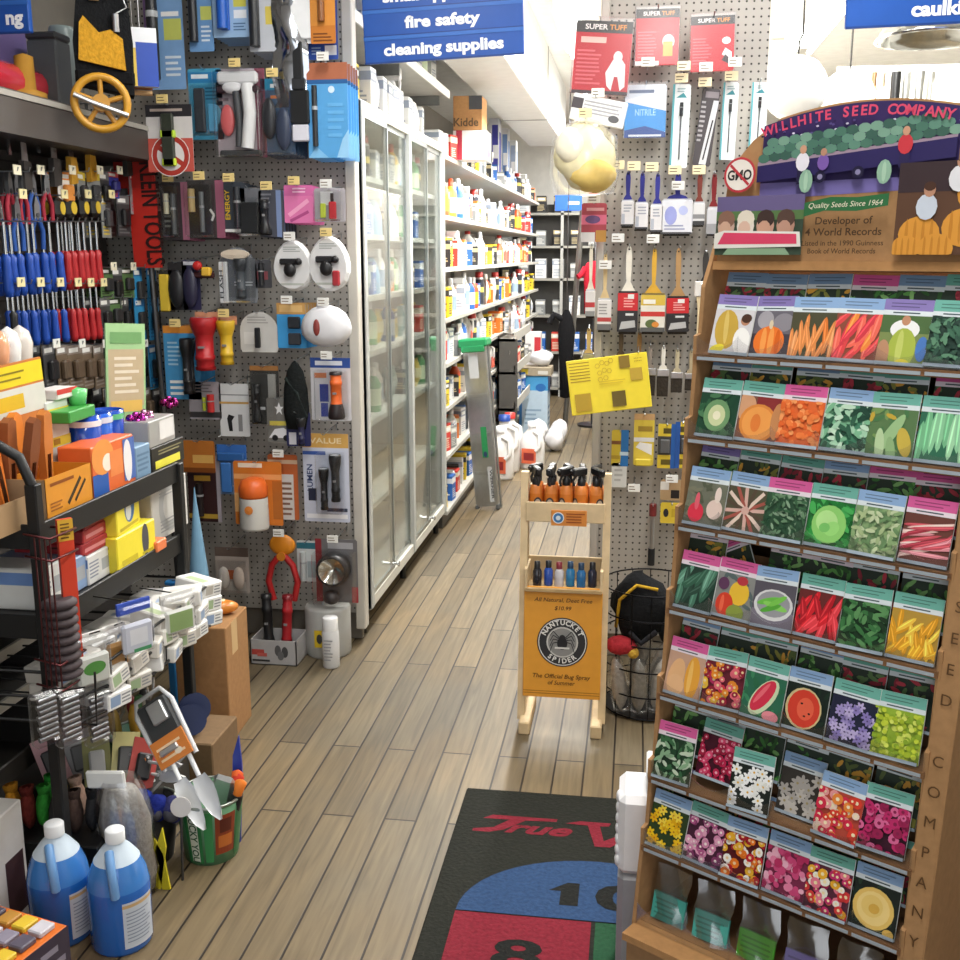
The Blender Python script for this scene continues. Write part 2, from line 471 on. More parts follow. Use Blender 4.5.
sign('a', 'blue hanging sign reading fire safety and cleaning supplies over the aisle mouth', -0.99, -0.418, 2.229, 3.95,
     [None, None, ('small appliances', 0.0, 0.42, 'c'), ('fire safety', 0, 0.27, 'c'), ('cleaning supplies', 0, 0.43, 'c')], 0.089, 0, skew=rad(-2.2))
_p = at(32, 33, y=3.1); sign('b', 'blue hanging sign ending in the letters ng at top left corner', _p.x - .5, _p.x, _p.z, 3.1, [None, None, None, ('ng', 0.205, 0.055, 'c')], 0.089, 0)
_p = at(845, 27, y=3.2); sign('c', 'blue hanging sign reading caulking above the seed rack', _p.x, _p.x + .52, _p.z, 3.2, [None, None, None, ('caulking', 0.0, 0.185, 'c')], 0.083, 0, skew=rad(-1.2))

# ================================================================ end-cap pegboards and gondolas
PL, PR = 4.04, 4.0           # front faces of the left and right pegboards
t = thing('pegboard_display', 'grey perforated pegboard end panel crowded with flashlights left of the glass cabinet', 'pegboard', (-1.5, PL, 0))
m = MB('pegboard_grey'); m.box(-0.62, 0, 0.12, 0.42, 0.02, 2.75, 'ffffff'); m.build('perforated_panel', t)
m = MB('paint'); m.box(0.405, -0.03, 0.06, 0.445, 0.03, 2.98, 'bdb8ae', 0.004); m.build('upright_post', t)
m = MB('paint'); m.box(-0.62, 0.02, 0.0, 0.42, 0.045, 0.14, '6d675e', 0.004); m.build('kick_plate', t)
t = thing('pegboard_display', 'grey perforated pegboard end panel hung with paint brushes behind the wooden stand', 'pegboard', (0.25, PR, 0))
m = MB('pegboard_grey'); m.box(-0.385, 0, 0.1, 0.17, 0.02, 2.8, 'ffffff'); m.build('perforated_panel', t)
m = MB('paint'); m.box(-0.405, -0.025, 0.0, -0.375, 0.03, 2.55, 'b5b0a8', 0.004); m.build('upright_post', t)
m = MB('paint'); m.box(-0.385, 0.02, 0.0, 0.17, 0.055, 0.12, '7d776d', 0.004); m.build('kick_plate', t)
m = MB('paint'); m.box(-0.10, 4.075, 0.0, 0.40, 9.4, 2.05, 'cfcac0', 0.01)
one(m, 'gondola_shelving', 'long grey steel shelving run backing the paint brush pegboard', 'shelving', (0, 0, 0))

# ================================================================ goods hung on the pegboards
def prints(p, w, h, items):
    """fractions of the card: r = block, e = disc, t = words, l = rows of fine print"""
    for it in items:
        k = it[0]
        if k == 'r': p.rect(-w / 2 + w * it[1], h * it[2], -w / 2 + w * it[3], h * it[4], it[5])
        elif k == 'e': p.ell(-w / 2 + w * it[1], h * it[2], w * it[3], w * it[4], it[5], 0, 18)
        elif k == 'o': p.ring(-w / 2 + w * it[1], h * it[2], w * it[3], w * it[4], it[5])
        elif k == 'd': p.line(-w / 2 + w * it[1], h * it[2], -w / 2 + w * it[3], h * it[4], w * it[5], it[6])
        elif k == 't': p.text(it[1], -w / 2 + w * it[2], h * it[3], h * it[4], it[5], .02, width=w * it[6])
        elif k == 'v': p.text(it[1], -w / 2 + w * it[2], h * it[3], w * it[4], it[5], .02, width=h * it[6], rot=rad(90))
        elif k == 'l': p.lines(-w / 2 + w * it[1], h * it[2], -w / 2 + w * it[3], h * it[4], it[5], it[6])
        elif k == 'p': p.poly([(-w / 2 + w * a, h * b) for a, b in it[1]], it[2])


def torch(m, x, z0, z1, r, col, head='1c1c1e', lens='d8dce0', y=0, down=False, mm='plastic'):
    L = z1 - z0; f = (lambda z: z1 - z) if not down else (lambda z: z0 + z)
    m.lathe([(0.001, f(L)), (r * .8, f(L * .99)), (r * .85, f(L * .93))], head, 12, (x, y, 0), m=mm)
    m.lathe([(r * .72, f(L * .93)), (r * .72, f(L * .8)), (r * .8, f(L * .79)), (r * .8, f(L * .72)), (r * .72, f(L * .71)), (r * .72, f(L * .36)), (r * .8, f(L * .32))], col, 12, (x, y, 0), m=mm)
    m.lathe([(r * .8, f(L * .32)), (r * 1.05, f(L * .18)), (r * 1.12, f(L * .04)), (r * 1.0, f(0)), (r * .9, f(L * .01))], head, 12, (x, y, 0), m=mm)
    m.lathe([(r * .9, f(L * .01)), (.001, f(L * .02))], lens, 12, (x, y, 0), m='gloss')
    m.box(x - r * .25, y - r * .85, f(L * .55) - .004, x + r * .25, y - r * .6, f(L * .55) + .004, '8a8a8c')


def bubble(w, z0, z1, d, x=0, y=-.002):
    """clear formed blister over a product"""
    m = MB('clear'); a, b = w / 2, .006
    m.box(x - a, y - d, z0, x + a, y, z1, 'ffffff', b); return m


def build_product(t, w, h, d, spec):
    """spec = list of (part name, kind, x0, z0, x1, z1, colours...) in fractions of the pack"""
    for nm, kind, fx0, fz0, fx1, fz1, *c in spec:
        x0, x1, z0, z1 = -w / 2 + w * fx0, -w / 2 + w * fx1, h * fz0, h * fz1; xm = (x0 + x1) / 2; r = (x1 - x0) / 2; m = MB('plastic')
        if kind == 'torch': torch(m, xm, z0, z1, r, c[0], c[1] if len(c) > 1 else '1c1c1e', y=-r - .003)
        elif kind == 'torchd': torch(m, xm, z0, z1, r, c[0], c[1] if len(c) > 1 else '1c1c1e', y=-r - .003, down=True)
        elif kind == 'bar': m.cyl((xm, -r - .003, z0), (xm, -r - .003, z1), r, c[0], seg=10); m.cyl((xm, -r - .003, z0 + (z1 - z0) * .6), (xm, -r - .003, z0 + (z1 - z0) * .66), r * 1.12, c[1] if len(c) > 1 else '9a9c9e', seg=10)
        elif kind == 'box': m.box(x0, -d, z0, x1, -.002, z1, c[0], .004)
        elif kind == 'ell': m.ell((xm, -d * .5, (z0 + z1) / 2), r, d * .5, (z1 - z0) / 2, c[0])
        elif kind == 'lamp':   # head torch: strap behind a lamp body
            zc = (z0 + z1) / 2; hh = (z1 - z0) / 2
            m.tube([(xm + r * math.cos(a), -.02 - .01 * math.sin(a), zc + hh * .35 + hh * .5 * math.sin(a)) for a in [i * math.pi / 8 for i in range(16)]], .006, c[0], 6, True)
            m.box(xm - r * .55, -.045, z0, xm + r * .45, -.015, zc + hh * .2, c[0], .006); m.lathe([(.001, -.052), (r * .3, -.05), (r * .32, -.044)], 'c8ccd0', 12, (xm, 0, zc - hh * .4), 'y', m='gloss')
        elif kind == 'spot':   # round lens in a dark body
            rr = min(r, (z1 - z0) / 2); zc = (z0 + z1) / 2
            m.lathe([(.001, -.002), (rr, -.004), (rr, -d * .8), (rr * .86, -d), (rr * .8, -d * .96)], c[0], 20, (xm, 0, zc), 'y')
            m.lathe([(rr * .8, -d * .96), (rr * .6, -d * .8), (rr * .2, -d * .5), (.001, -d * .45)], 'd8d4cc', 20, (xm, 0, zc), 'y', m='chrome')
        elif kind == 'lantern':
            hh = z1 - z0
            m.lathe([(.001, z0), (r * .95, z0), (r, z0 + hh * .05), (r * .96, z0 + hh * .62)], c[0], 18, (xm, -r - .002, 0)); m.lathe([(r * .9, z0 + hh * .62), (r * .98, z0 + hh * .66), (r * .98, z0 + hh * .8), (r * .8, z0 + hh * .95), (r * .3, z1), (.001, z1)], c[1], 18, (xm, -r - .002, 0))
            m.lathe([(r * .3, -2 * r - .004), (.001, -2 * r - .006)], 'e88a3c', 12, (xm, 0, z0 + hh * .42), 'y')
        elif kind == 'scissor':   # two handles meeting at a pivot
            m.tube([(x0 + r * .3, -.012, z0), (x0, -.014, z0 + (z1 - z0) * .4), (x0 + r * .3, -.016, z0 + (z1 - z0) * .75), (xm, -.016, z1)], r * .22, c[0], 7); m.tube([(x1 - r * .3, -.012, z0), (x1, -.014, z0 + (z1 - z0) * .4), (x1 - r * .3, -.016, z0 + (z1 - z0) * .75), (xm, -.016, z1)], r * .22, c[0], 7)
            m.cyl((xm, -.03, z1 - r * .2), (xm, -.004, z1 - r * .2), r * .3, c[1] if len(c) > 1 else '8a8c8e', seg=10)
        m.build(nm, t)


def hook(x, z, ywall, yfront, label, tag=None, tagz=0.0):
    """wire peg hook; its tip carries a price tag"""
    t = thing('peg_hook', label, 'hook', (x, ywall, z), group='peg hooks')
    m = MB('metal'); L = yfront - ywall
    m.tube([(0, 0.0, -.006), (0, 0.0, .016), (0, -.010, .018), (0, L * .9, .004), (0, L, .012)], .0022, 'b4b8bc', 5); m.build('wire', t)
    if tag:
        m = MB('print'); m.box(-.022, L - .003, -.018 + tagz, .022, L - .001, .012 + tagz, tag, .001); p = Pad(m, (0, L - .003, tagz)); p.lines(-.018, -.013, .01, .006, 2, '6a5a3c', .3); m.build('price_tag', t)
    return t


PLI = 3.88      # hanging plane of the left board
YT, WT = 'e8cf8a', 'ecebe6'
def hang(name, short, label, cat, rect, yp, card, pr, prod, tag=None, bub=None, d=.03, back=0, group=None, ywall=None, tilt=0, shape=None, hk=True, extra=None):
    """a pack hung on the board, filling the measured rectangle at depth yp"""
    x0, y0, x1, y1 = rect; a, b = at(x0, y1, y=yp), at(x1, y0, y=yp); w = abs(b.x - a.x); h = abs(b.z - a.z)
    t = thing(name, label, cat, ((a.x + b.x) / 2, yp, min(a.z, b.z)), (0, tilt, 0), group)
    if card:
        m = MB('print')
        if shape == 'dome':
            o = [(w / 2 * math.cos(i * math.pi / 12) , h * .55 + h * .45 * math.sin(i * math.pi / 12)) for i in range(13)]; o = [(w * .46, 0), (w / 2, h * .1)] + o + [(-w / 2, h * .1), (-w * .46, 0)]
            m.prism(o, -.0, .002, card)
        elif shape == 'egg':
            o = [(w / 2 * math.cos(a_) * (1 - .15 * math.sin(a_)), h / 2 + h / 2 * math.sin(a_)) for a_ in [i * math.pi / 10 for i in range(20)]]; m.prism(o, 0, .002, card)
        else:
            m.prism([(-w / 2 + .004, 0), (w / 2 - .004, 0), (w / 2, .004), (w / 2, h - .006), (w / 2 - .006, h), (-w / 2 + .006, h), (-w / 2, h - .006), (-w / 2, .004)], 0, .0015, card)
        p = Pad(m, (0, 0, 0)); prints(p, w, h, pr); m.build('backing_card', t)
    if prod: build_product(t, w, h, d, prod)
    if extra: extra(t, w, h)
    if bub: bubble(w * (bub[2] - bub[0]), h * bub[1], h * bub[3], d + .012, -w / 2 + w * (bub[0] + bub[2]) / 2).build('blister', t)
    if hk and ywall: hook(t.location.x, t.location.z + h - .006, ywall, yp - .045, 'wire peg hook holding the ' + short, tag, .022)
    if tag in (YT, WT) and card and not extra and yp == PLI and d < .035:
        for k in (1, 2, 3, 4): dup(t, (t.location.x + .002, yp + .034 * k, t.location.z - .001 * k), None, f'{short}, {ORD[k + 1]} on its hook behind the front one', 'packs behind others on their hooks')
    return t



def HL(name, short, label, cat, rect, card, pr, prod, **k):
    k.setdefault('ywall', PL); yp = k.pop('yp', PLI); return hang(name, short, label, cat, rect, yp, card, pr, prod, **k)

# -- top rows
HL('flashlight', 'black pen light on blue card', 'slim black pen light on a long pale blue card, highest row, first from the left', 'flashlight', (148, -30, 180, 90), '7ea6d4', [('r', 0, 0, .14, 1, '8a6aa0'), ('r', .5, .42, .95, .6, 'c8cf6a'), ('r', .45, .62, .9, .66, 'f4f4f4'), ('l', .5, .1, .92, .3, 4, 'd8e4f0')], [('light', 'bar', .14, .08, .42, .95, '22242a', 'b0b4b8')], d=.02)
HL('flashlight', 'dark pen light on blue card', 'dark pen light on narrow blue card, highest row, second from the left', 'flashlight', (190, -40, 210, 52), '6f9cce', [('r', .5, .35, .95, .5, 'c8cf6a'), ('l', .5, .1, .92, .3, 4, 'd8e4f0')], [('light', 'bar', .1, .1, .45, .95, '1e2026', '6a6e76')], d=.02)
HL('flashlight', 'blue penlight on pale card', 'bright blue penlight on a pale blue card, top row beside the yellow price tag', 'flashlight', (213, -40, 246, 38), '9ec0e4', [('r', .6, .4, .95, .55, 'd8d25a'), ('r', .6, .25, .95, .36, 'eef2f6'), ('l', .58, .08, .92, .2, 3, '5a7aa0')], [('light', 'bar', .2, .1, .5, .95, '1a5cc0', '8ab0e8')], tag=YT, d=.025)
HL('flashlight', 'black tube light on white card', 'black tube light on a grey and white card, top row next to the silver bag', 'flashlight', (250, -40, 277, 52), 'c4c8d0', [('r', .55, .3, .95, .5, 'd8c45a'), ('l', .5, .6, .92, .9, 6, '5a6a8a')], [('light', 'bar', .08, .05, .4, .95, '202226', '5a5c60')], tag=YT, d=.025)
# silver crumpled bag
def silver(t, w, h):
    m = MB('chrome'); nx, nz = 8, 22; vs = []; q = random.Random(4)
    for sg in (-1, 1):
        for j in range(nz + 1):
            for i in range(nx + 1):
                a, b = i / nx, j / nz; bul = math.sin(math.pi * a) * (.35 + .65 * math.sin(math.pi * min(1, b * 1.05)))
                vs.append((w * (a - .5) * (.75 + .25 * math.sin(3 * b + 1)) + w * .12 * math.sin(4.2 * b), sg * .022 * bul + .006 * math.sin(17 * b + 5 * a) + q.uniform(-.002, .002), h * b))
    fs = []; o = (nx + 1) * (nz + 1)
    for j in range(nz):
        for i in range(nx):
            k = j * (nx + 1) + i; fs += [(k, k + 1, k + nx + 2, k + nx + 1), (o + k, o + k + nx + 1, o + k + nx + 2, o + k + 1)]
    m.add(vs, fs, 'b8bcc4', True); m.build('foil_bag', t)
HL('foil_bag', 'silver crumpled bag', 'long crumpled silver see-through bag hanging from the top of the pegboard', 'bag', (270, -40, 302, 108), None, [], None, extra=silver)
HL('cable_tie_pack', 'white packet above the black clip', 'blank white packet in the top row beside the silver bag', 'packet', (290, -40, 312, 44), 'eef0f2', [('l', .1, .1, .9, .4, 4, 'c8ccd0')], [('pouch', 'box', .08, .05, .92, .9, 'f2f4f6')], d=.012)
HL('utility_knife', 'orange and brown knife pack', 'orange utility knife pack on a blue card at the top right of the left pegboard', 'knife', (311, -30, 334, 44), 'c87a2e', [('r', 0, .25, 1, .6, 'd88f3c'), ('l', .1, .02, .9, .16, 3, '7a4418')], [('tool', 'bar', .35, .3, .62, .95, '8a5426', 'e8e2d4')], d=.02, yp=3.865)
HL('blue_pack', 'blue pack behind the orange knife', 'dark blue pack hanging behind the orange utility knife pack', 'packet', (309, -30, 336, 60), '2a4a9c', [('r', .55, .05, .95, .16, 'd8dce4'), ('l', .1, .05, .5, .15, 3, '9ab0d8')], None, yp=3.915)
HL('strap_clip', 'black clip strap', 'black strap clip with white tag hanging below the white packet', 'clip', (292, 42, 308, 142), None, [], [('strap', 'box', .25, .62, .75, 1.0, '1e1f22'), ('clip_body', 'box', .0, .18, 1.0, .52, '17181a'), ('buckle', 'box', .15, .52, .85, .64, '2a2b2f'), ('white_tag', 'box', .1, .0, .95, .17, 'd8d8e2')], d=.02)
HL('work_light', 'light blue work light pack', 'large light blue pack with a slim black light and orange top, pegboard right edge', 'flashlight', (309, 62, 347, 158), '5aa6e0', [('r', 0, .82, 1, 1, 'b06a4c'), ('r', 0, .78, 1, .825, '2a5f9a'), ('p', [(.7, .0), (1, .0), (1, .3), (.85, .2)], '9cd0f4'), ('p', [(.0, .0), (.5, .0), (.2, .12)], '84c2ee'), ('e', .6, .72, .08, .08, 'd8ecfa'), ('l', .5, .2, .9, .6, 5, '6ab4ea')], [('light', 'bar', .14, .12, .27, .76, '2a2c30', 'aeb4ba')], tag=WT, d=.018)
# -- row under the first tags
HL('multi_tool', 'teal tool card', 'dark multi-tool in a teal and blue blister card, second row, first from the left', 'tool', (191, 68, 221, 140), '4a9cc0', [('r', 0, .8, 1, .95, '2e7fb4'), ('r', .1, .86, .6, .92, 'e4eef4'), ('e', .75, .35, .2, .3, '8ac4dc'), ('l', .5, .55, .95, .75, 4, '2a6a8a')], [('tool', 'box', .2, .1, .5, .72, '3a3e44'), ('bit', 'box', .6, .1, .85, .5, '5aa8d0')], bub=(.1, .05, .92, .78), d=.02)
def trigger(t, w, h):
    m = MB('gloss'); m.box(-w * .42, -.03, h * .82, w * .4, -.005, h * .96, 'e8e8ea', .008); m.tube([(w * .18, -.02, h * .82), (w * .22, -.02, h * .5), (w * .14, -.02, h * .1)], w * .13, 'f4f4f4', 8); m.ell((-w * .12, -.02, h * .78), w * .22, .016, h * .07, 'f0f0f2'); m.build('sprayer_body', t)
    m = MB('plastic'); m.box(-w * .44, -.028, h * .72, w * .42, -.006, h * .80, '3c2a30', .005); m.tube([(-w * .05, -.02, h * .74), (0, -.02, h * .4), (-.005, -.02, h * .12)], w * .08, '4a4c50', 7); m.box(-w * .42, -.03, 0, w * .42, -.004, h * .08, '3a3c3e', .005); m.build('grip', t)
    m = MB('plastic'); m.ell((-w * .26, -.012, h * .42), w * .15, .010, h * .18, 'e06a6c'); m.build('pink_insert', t)
HL('spray_gun', 'white tool with pink insert', 'bulky white tool with pink insert in clear pack, second row of left pegboard', 'tool', (219, 68, 264, 158), 'b4a8ae', [('r', .8, 0, 1, 1, '8a4a5c'), ('l', .05, .3, .3, .7, 5, '8a7a80')], None, bub=(.02, .0, .98, .98), d=.035, extra=trigger, tag=YT)
HL('headlamp', 'navy head torch pack', 'navy and black head torch pack in shadow right of the bulky white tool', 'headlamp', (263, 78, 293, 155), '3a5a7c', [('r', 0, .85, 1, 1, '2f8ab0'), ('r', .3, .88, .9, .93, 'dfe6ea'), ('r', .3, .74, .9, .78, 'd87a3a')], [('strap', 'ell', .05, .2, .5, .75, '20222a'), ('body', 'ell', .45, .05, .95, .62, '2e3a54')], bub=(.0, .0, 1, .85), d=.03, tag=YT)
HL('warning_sign', 'red circle warning pack', 'white pack with red circle and lime gauge, left of the first price tags', 'pack', (149, 104, 191, 172), 'd6d2d0', [('r', 0, .82, 1, 1, '2e2c30'), ('r', .1, .9, .8, .94, 'b8a8a0'), ('r', 0, .0, 1, .5, 'c8584c'), ('e', .5, .24, .42, .42, 'e8e2e0'), ('o', .5, .24, .30, .40, 'b03a30'), ('d', .22, .38, .78, .1, .1, 'b03a30')], [('gauge', 'box', .36, .08, .62, .86, '33382e'), ('lime_band', 'box', .33, .5, .65, .62, 'b8d83a'), ('lime_base', 'box', .34, .08, .64, .2, 'c4dc3c')], d=.02, yp=3.785, ywall=PL, tag=YT)
# -- third row
DK = '3a3638'
HL('key_light', 'black key light with pink side', 'black key light card with pink side, third row, first from the left', 'flashlight', (163, 182, 187, 240), DK, [('r', .75, 0, 1, 1, 'a86a80'), ('l', .1, .2, .4, .8, 7, '8a8c86')], [('light', 'bar', .15, .45, .35, .8, 'c8c2a8'), ('clip', 'bar', .4, .1, .58, .8, '55585a')], bub=(.05, .05, .72, .95), d=.02, tag=YT)
HL('key_light', 'black card with brass light', 'black card with brass coloured light and pink edge, third row, second from the left', 'flashlight', (188, 180, 223, 238), '44403f', [('r', .78, 0, 1, 1, '94566c'), ('d', .62, .5, .72, .4, .06, 'e8e8e4'), ('d', .72, .4, .66, .3, .06, 'e8e8e4')], [('light', 'bar', .1, .45, .28, .85, 'b49c6a'), ('tube', 'bar', .38, .1, .5, .8, '6a6e70')], bub=(.02, .02, .76, .95), d=.02, tag=YT)
HL('torch_pack', 'black torch with yellow lettering', 'black torch with yellow lettering up its side, third row of left pegboard', 'flashlight', (225, 182, 244, 232), '3a4048', [('r', 0, .0, 1, .06, 'e8e8e8'), ('v', 'ENERGY', .28, .55, .22, 'e0b428', .6)], [('light', 'bar', .55, .1, .85, .9, '2a2e34')], d=.02, tag=YT)
HL('torch_pack', 'grey black torch pack', 'plain black torch pack, third row, right of the yellow lettering', 'flashlight', (241, 188, 261, 236), '6a6c72', [('r', 0, .0, .5, .05, 'e8e8e8')], [('light', 'box', .1, .05, .9, .7, '18191c')], bub=(.0, .0, 1, .8), d=.025)
HL('torch_pack', 'navy torch pack', 'charcoal and navy torch pack, third row, left of the pink pack', 'flashlight', (260, 190, 283, 237), '4a4c56', [('r', .7, 0, .9, 1, '7a8cb4'), ('l', .1, .7, .6, .95, 3, '8a8c94')], [('light', 'torchd', .1, .05, .5, .8, '1e2026')], d=.025, tag=YT)
HL('blade_pack', 'pink pack', 'bright pink pack with diagonal light tool hanging in the third row', 'pack', (285, 185, 312, 223), 'e07ab0', [('r', 0, .72, 1, 1, 'd06aa4'), ('d', .15, .2, .85, .6, .14, 'f4a8cc'), ('d', .2, .05, .85, .3, .1, 'b04a84'), ('l', .3, .78, .9, .95, 2, 'f0c0dc')], None, tag=YT)
def minis(t, w, h):
    m = MB('plastic'); m.box(-w * .3, -.012, h * .12, -w * .12, -.002, h * .55, 'b8c83a', .003); m.build('green_tool', t); m = MB('plastic'); m.box(-w * .02, -.014, h * .08, w * .22, -.002, h * .6, 'b8222c', .004); m.box(w * .04, -.012, h * .6, w * .14, -.004, h * .85, '2a1a1c', .002); m.build('red_tool', t)
HL('mini_light', 'tiny red and green lights', 'clear pack holding a tiny red light and a green light, third row right end', 'flashlight', (315, 188, 345, 222), 'a8a4aa', [('r', .2, .5, .6, .9, 'e8e8ea')], None, extra=minis, bub=(.05, .02, .95, .95), tag=WT)
# -- fourth row
HL('level', 'yellow bar', 'short yellow bar standing in a dark pack, fourth row left', 'tool', (161, 270, 173, 312), '3a3832', [], [('bar', 'box', .1, .02, .75, .9, 'd8b83a')], d=.02, tag=None)
HL('tool_pouch', 'black tool pouch', 'black tool pouch between the yellow bar and navy pack, fourth row', 'pouch', (170, 262, 186, 310), '2a2a2c', [('l', .2, .5, .8, .8, 3, '6a6c70')], [('pouch', 'ell', .05, .05, .95, .85, '1c1c1f')], d=.03)
HL('tool_pouch', 'navy tool pouch', 'dark navy pouch right of the black tool pouch, fourth row', 'pouch', (184, 260, 199, 310), '2c2a48', [('r', .1, .9, .8, .97, 'c8c8d0')], [('pouch', 'ell', .05, .05, .95, .85, '26243c')], d=.03)
def redyel(t, w, h):
    m = MB('gloss'); m.ell((-w * .2, -.02, h * .62), w * .2, .014, h * .24, 'c8282a'); m.build('red_lens', t); m = MB('gloss'); m.box(-.002, -.034, h * .1, w * .36, -.006, h * .55, 'e8b83a', .005); m.build('yellow_lens', t); m = MB('plastic'); m.box(-w * .4, -.02, 0, w * .45, -.004, h * .3, '3a1416', .005); m.build('lamp_base', t)
HL('bike_light', 'red and yellow bike light', 'small red and yellow lamp on dark base, fourth row beside the grey oval pack', 'lamp', (193, 258, 216, 278), None, [], None, extra=redyel)
def oval(t, w, h):
    m = MB('plastic'); m.box(-w * .46, -.016, 0, -w * .24, -.002, h * .74, 'e2e4e6', .003); p = Pad(m, (-w * .35, -.016, 0)); p.text('FLASH', 0, h * .34, .014, '4a4e54', .02, width=h * .5, rot=rad(90)); p.k += 1; m.build('white_spine', t)
    m = MB('print'); m.prism([(w * .36 * math.cos(a) - w * .02, h * .87 + h * .09 * math.sin(a)) for a in [i * math.pi / 8 for i in range(16)]], -.018, -.004, 'd8c8b4'); m.build('yellow_oval', t)
    m = MB('plastic'); torch(m, w * .12, h * .08, h * .8, w * .15, '4c5258', '2c3034', y=-.02); m.build('light', t)
HL('torch_pack', 'domed grey torch pack', 'domed grey clear pack with white spine and black torch, fourth row', 'flashlight', (220, 247, 256, 303), '7c8086', [('r', .25, .1, .95, .8, '6a6e74'), ('l', .4, .3, .9, .4, 2, 'c8ccd0')], None, extra=oval, shape='dome', bub=(.22, .02, .96, .86), d=.04)
HL('mini_light', 'tiny dark light', 'tiny dark light with reddish label between domed pack and white clamshells', 'flashlight', (254, 260, 271, 288), '4a4a4e', [('r', .2, .3, .8, .6, '8a4a50')], [('light', 'bar', .35, .1, .65, .9, '1e1f22')], d=.02)
def clam(headcol, red=False):
    def f(t, w, h):
        m = MB('plastic'); k = 18; rows = []
        for j, (s, dp) in enumerate(((1.0, 0), (1.0, .02), (.9, .034))):
            rows.append([(w / 2 * s * math.cos(a) * (1 - .12 * math.sin(a)), -dp, h * .5 + h * .5 * s * math.sin(a)) for a in [2 * math.pi * i / k for i in range(k)]])
        vs = sum(rows, []); fs = [(r * k + i, r * k + (i + 1) % k, (r + 1) * k + (i + 1) % k, (r + 1) * k + i) for r in range(2) for i in range(k)] + [tuple(range(2 * k, 3 * k))]
        m.add(vs, fs, 'dcdcdc'); p = Pad(m, (0, -.0342, 0)); p.rect(-w * .3, h * .12, w * .3, h * .16, 'b4b8b0'); p.lines(-w * .2, h * .76, w * .24, h * .88, 3, 'a0a4a0'); m.build('clamshell', t)
        m = MB('plastic'); m.box(-w * .28, -.05, h * .52, w * .22, -.034, h * .64, headcol, .005); m.ell((-w * .02, -.046, h * .42), w * .16, .014, h * .14, headcol); m.ell((w * .2, -.046, h * .58), w * .1, .012, h * .07, headcol); m.build('headlamp', t)
        if red: m = MB('plastic'); m.box(w * .12, -.05, h * .1, w * .3, -.034, h * .38, 'a82a34', .005); m.build('red_lamp', t)
    return f
HL('headlamp', 'white clamshell head torch', 'white rounded clamshell with black head torch, left of the pair in fourth row', 'headlamp', (276, 240, 313, 291), 'cfd0cf', [], None, shape='egg', extra=clam('1c1c1e'), tag=WT)
HL('headlamp', 'white clamshell with red lamp', 'white rounded clamshell with black head torch and small red lamp, fourth row right end', 'headlamp', (311, 236, 350, 291), 'c8c9c9', [], None, shape='egg', extra=clam('202022', True), tag=YT)
# -- fifth row
HL('work_light', 'blue card black light', 'blue card with long black inspection light and orange top, fifth row left', 'flashlight', (167, 326, 198, 399), '4a9ad0', [('r', 0, .9, 1, 1, 'd88a34'), ('l', .1, .45, .5, .8, 6, 'a8d0ea'), ('r', .12, .14, .5, .18, 'f0f4f6'), ('r', .12, .22, .5, .26, 'f0f4f6'), ('r', .12, .06, .5, .1, 'f0f4f6')], [('light', 'torch', .55, .08, .88, .84, '26262a')], tag=YT, d=.03)
def torch_only(col, head):
    def f(t, w, h):
        m = MB('gloss'); torch(m, 0, 0, h * .92, w * .42, col, head, y=-w * .42); m.build('body', t); m = MB('print'); m.box(-w * .45, -.006, h * .82, w * .45, -.003, h, 'c88a6a'); m.build('card_top', t)
    return f
HL('flashlight', 'red flashlight', 'stout red flashlight hanging in the fifth row beside the yellow one', 'flashlight', (197, 312, 222, 369), None, [], None, extra=torch_only('b8242a', 'a81c22'))
HL('flashlight', 'yellow flashlight', 'slim yellow flashlight hanging right of the red flashlight, fifth row', 'flashlight', (221, 316, 238, 364), None, [], None, extra=torch_only('d8b02a', 'c8a020'), tag=YT)
def greyclam(t, w, h):
    m = MB('plastic'); m.box(-w * .06, -.028, h * .12, w * .08, -.014, h * .62, '1c1d20', .003); m.build('pen_light', t)
HL('pen_light', 'grey rounded pen light pack', 'pale grey rounded pack with small black pen light, fifth row', 'flashlight', (241, 312, 277, 352), 'c8c6c2', [('l', .2, .7, .8, .9, 3, 'a09e9a'), ('r', .1, .2, .38, .5, 'd8d6d2')], None, shape='dome', extra=greyclam, d=.02)
HL('puck_light', 'blue card with two square lights', 'sky blue card with two square black lights below orange top, fifth row', 'lamp', (278, 303, 305, 348), '3f9ad8', [('r', 0, .75, 1, 1, 'c89858'), ('r', .1, .8, .9, .95, 'e0b878')], [('square_light', 'box', .42, .44, .84, .70, '23262c'), ('square_light', 'box', .42, .08, .84, .34, '33363c')], tag=WT, d=.02)
def dome(t, w, h):
    m = MB('plastic'); rows = []; k = 18
    for s, dp in ((1, 0), (1, .03), (.8, .055), (.4, .066)):
        rows.append([(w / 2 * s * math.cos(a) * (1 if math.sin(a) > 0 else 1.02), -dp, h * .45 + h * (.55 if math.sin(a) > 0 else .45) * s * math.sin(a)) for a in [2 * math.pi * i / k for i in range(k)]])
    vs = sum(rows, []); m.add(vs, [(r * k + i, r * k + (i + 1) % k, (r + 1) * k + (i + 1) % k, (r + 1) * k + i) for r in range(3) for i in range(k)] + [tuple(range(3 * k, 4 * k))], 'e2e2e6', True); m.build('shell', t)
    m = MB('plastic'); m.ell((-w * .12, -.066, h * .48), w * .07, .006, h * .2, '8a3a34'); m.build('red_light', t)
HL('safety_light', 'white dome pack', 'glossy white dome shaped pack with small red light, fifth row right end', 'lamp', (304, 305, 351, 346), 'd8d8dc', [], None, shape='egg', extra=dome, tag=WT)
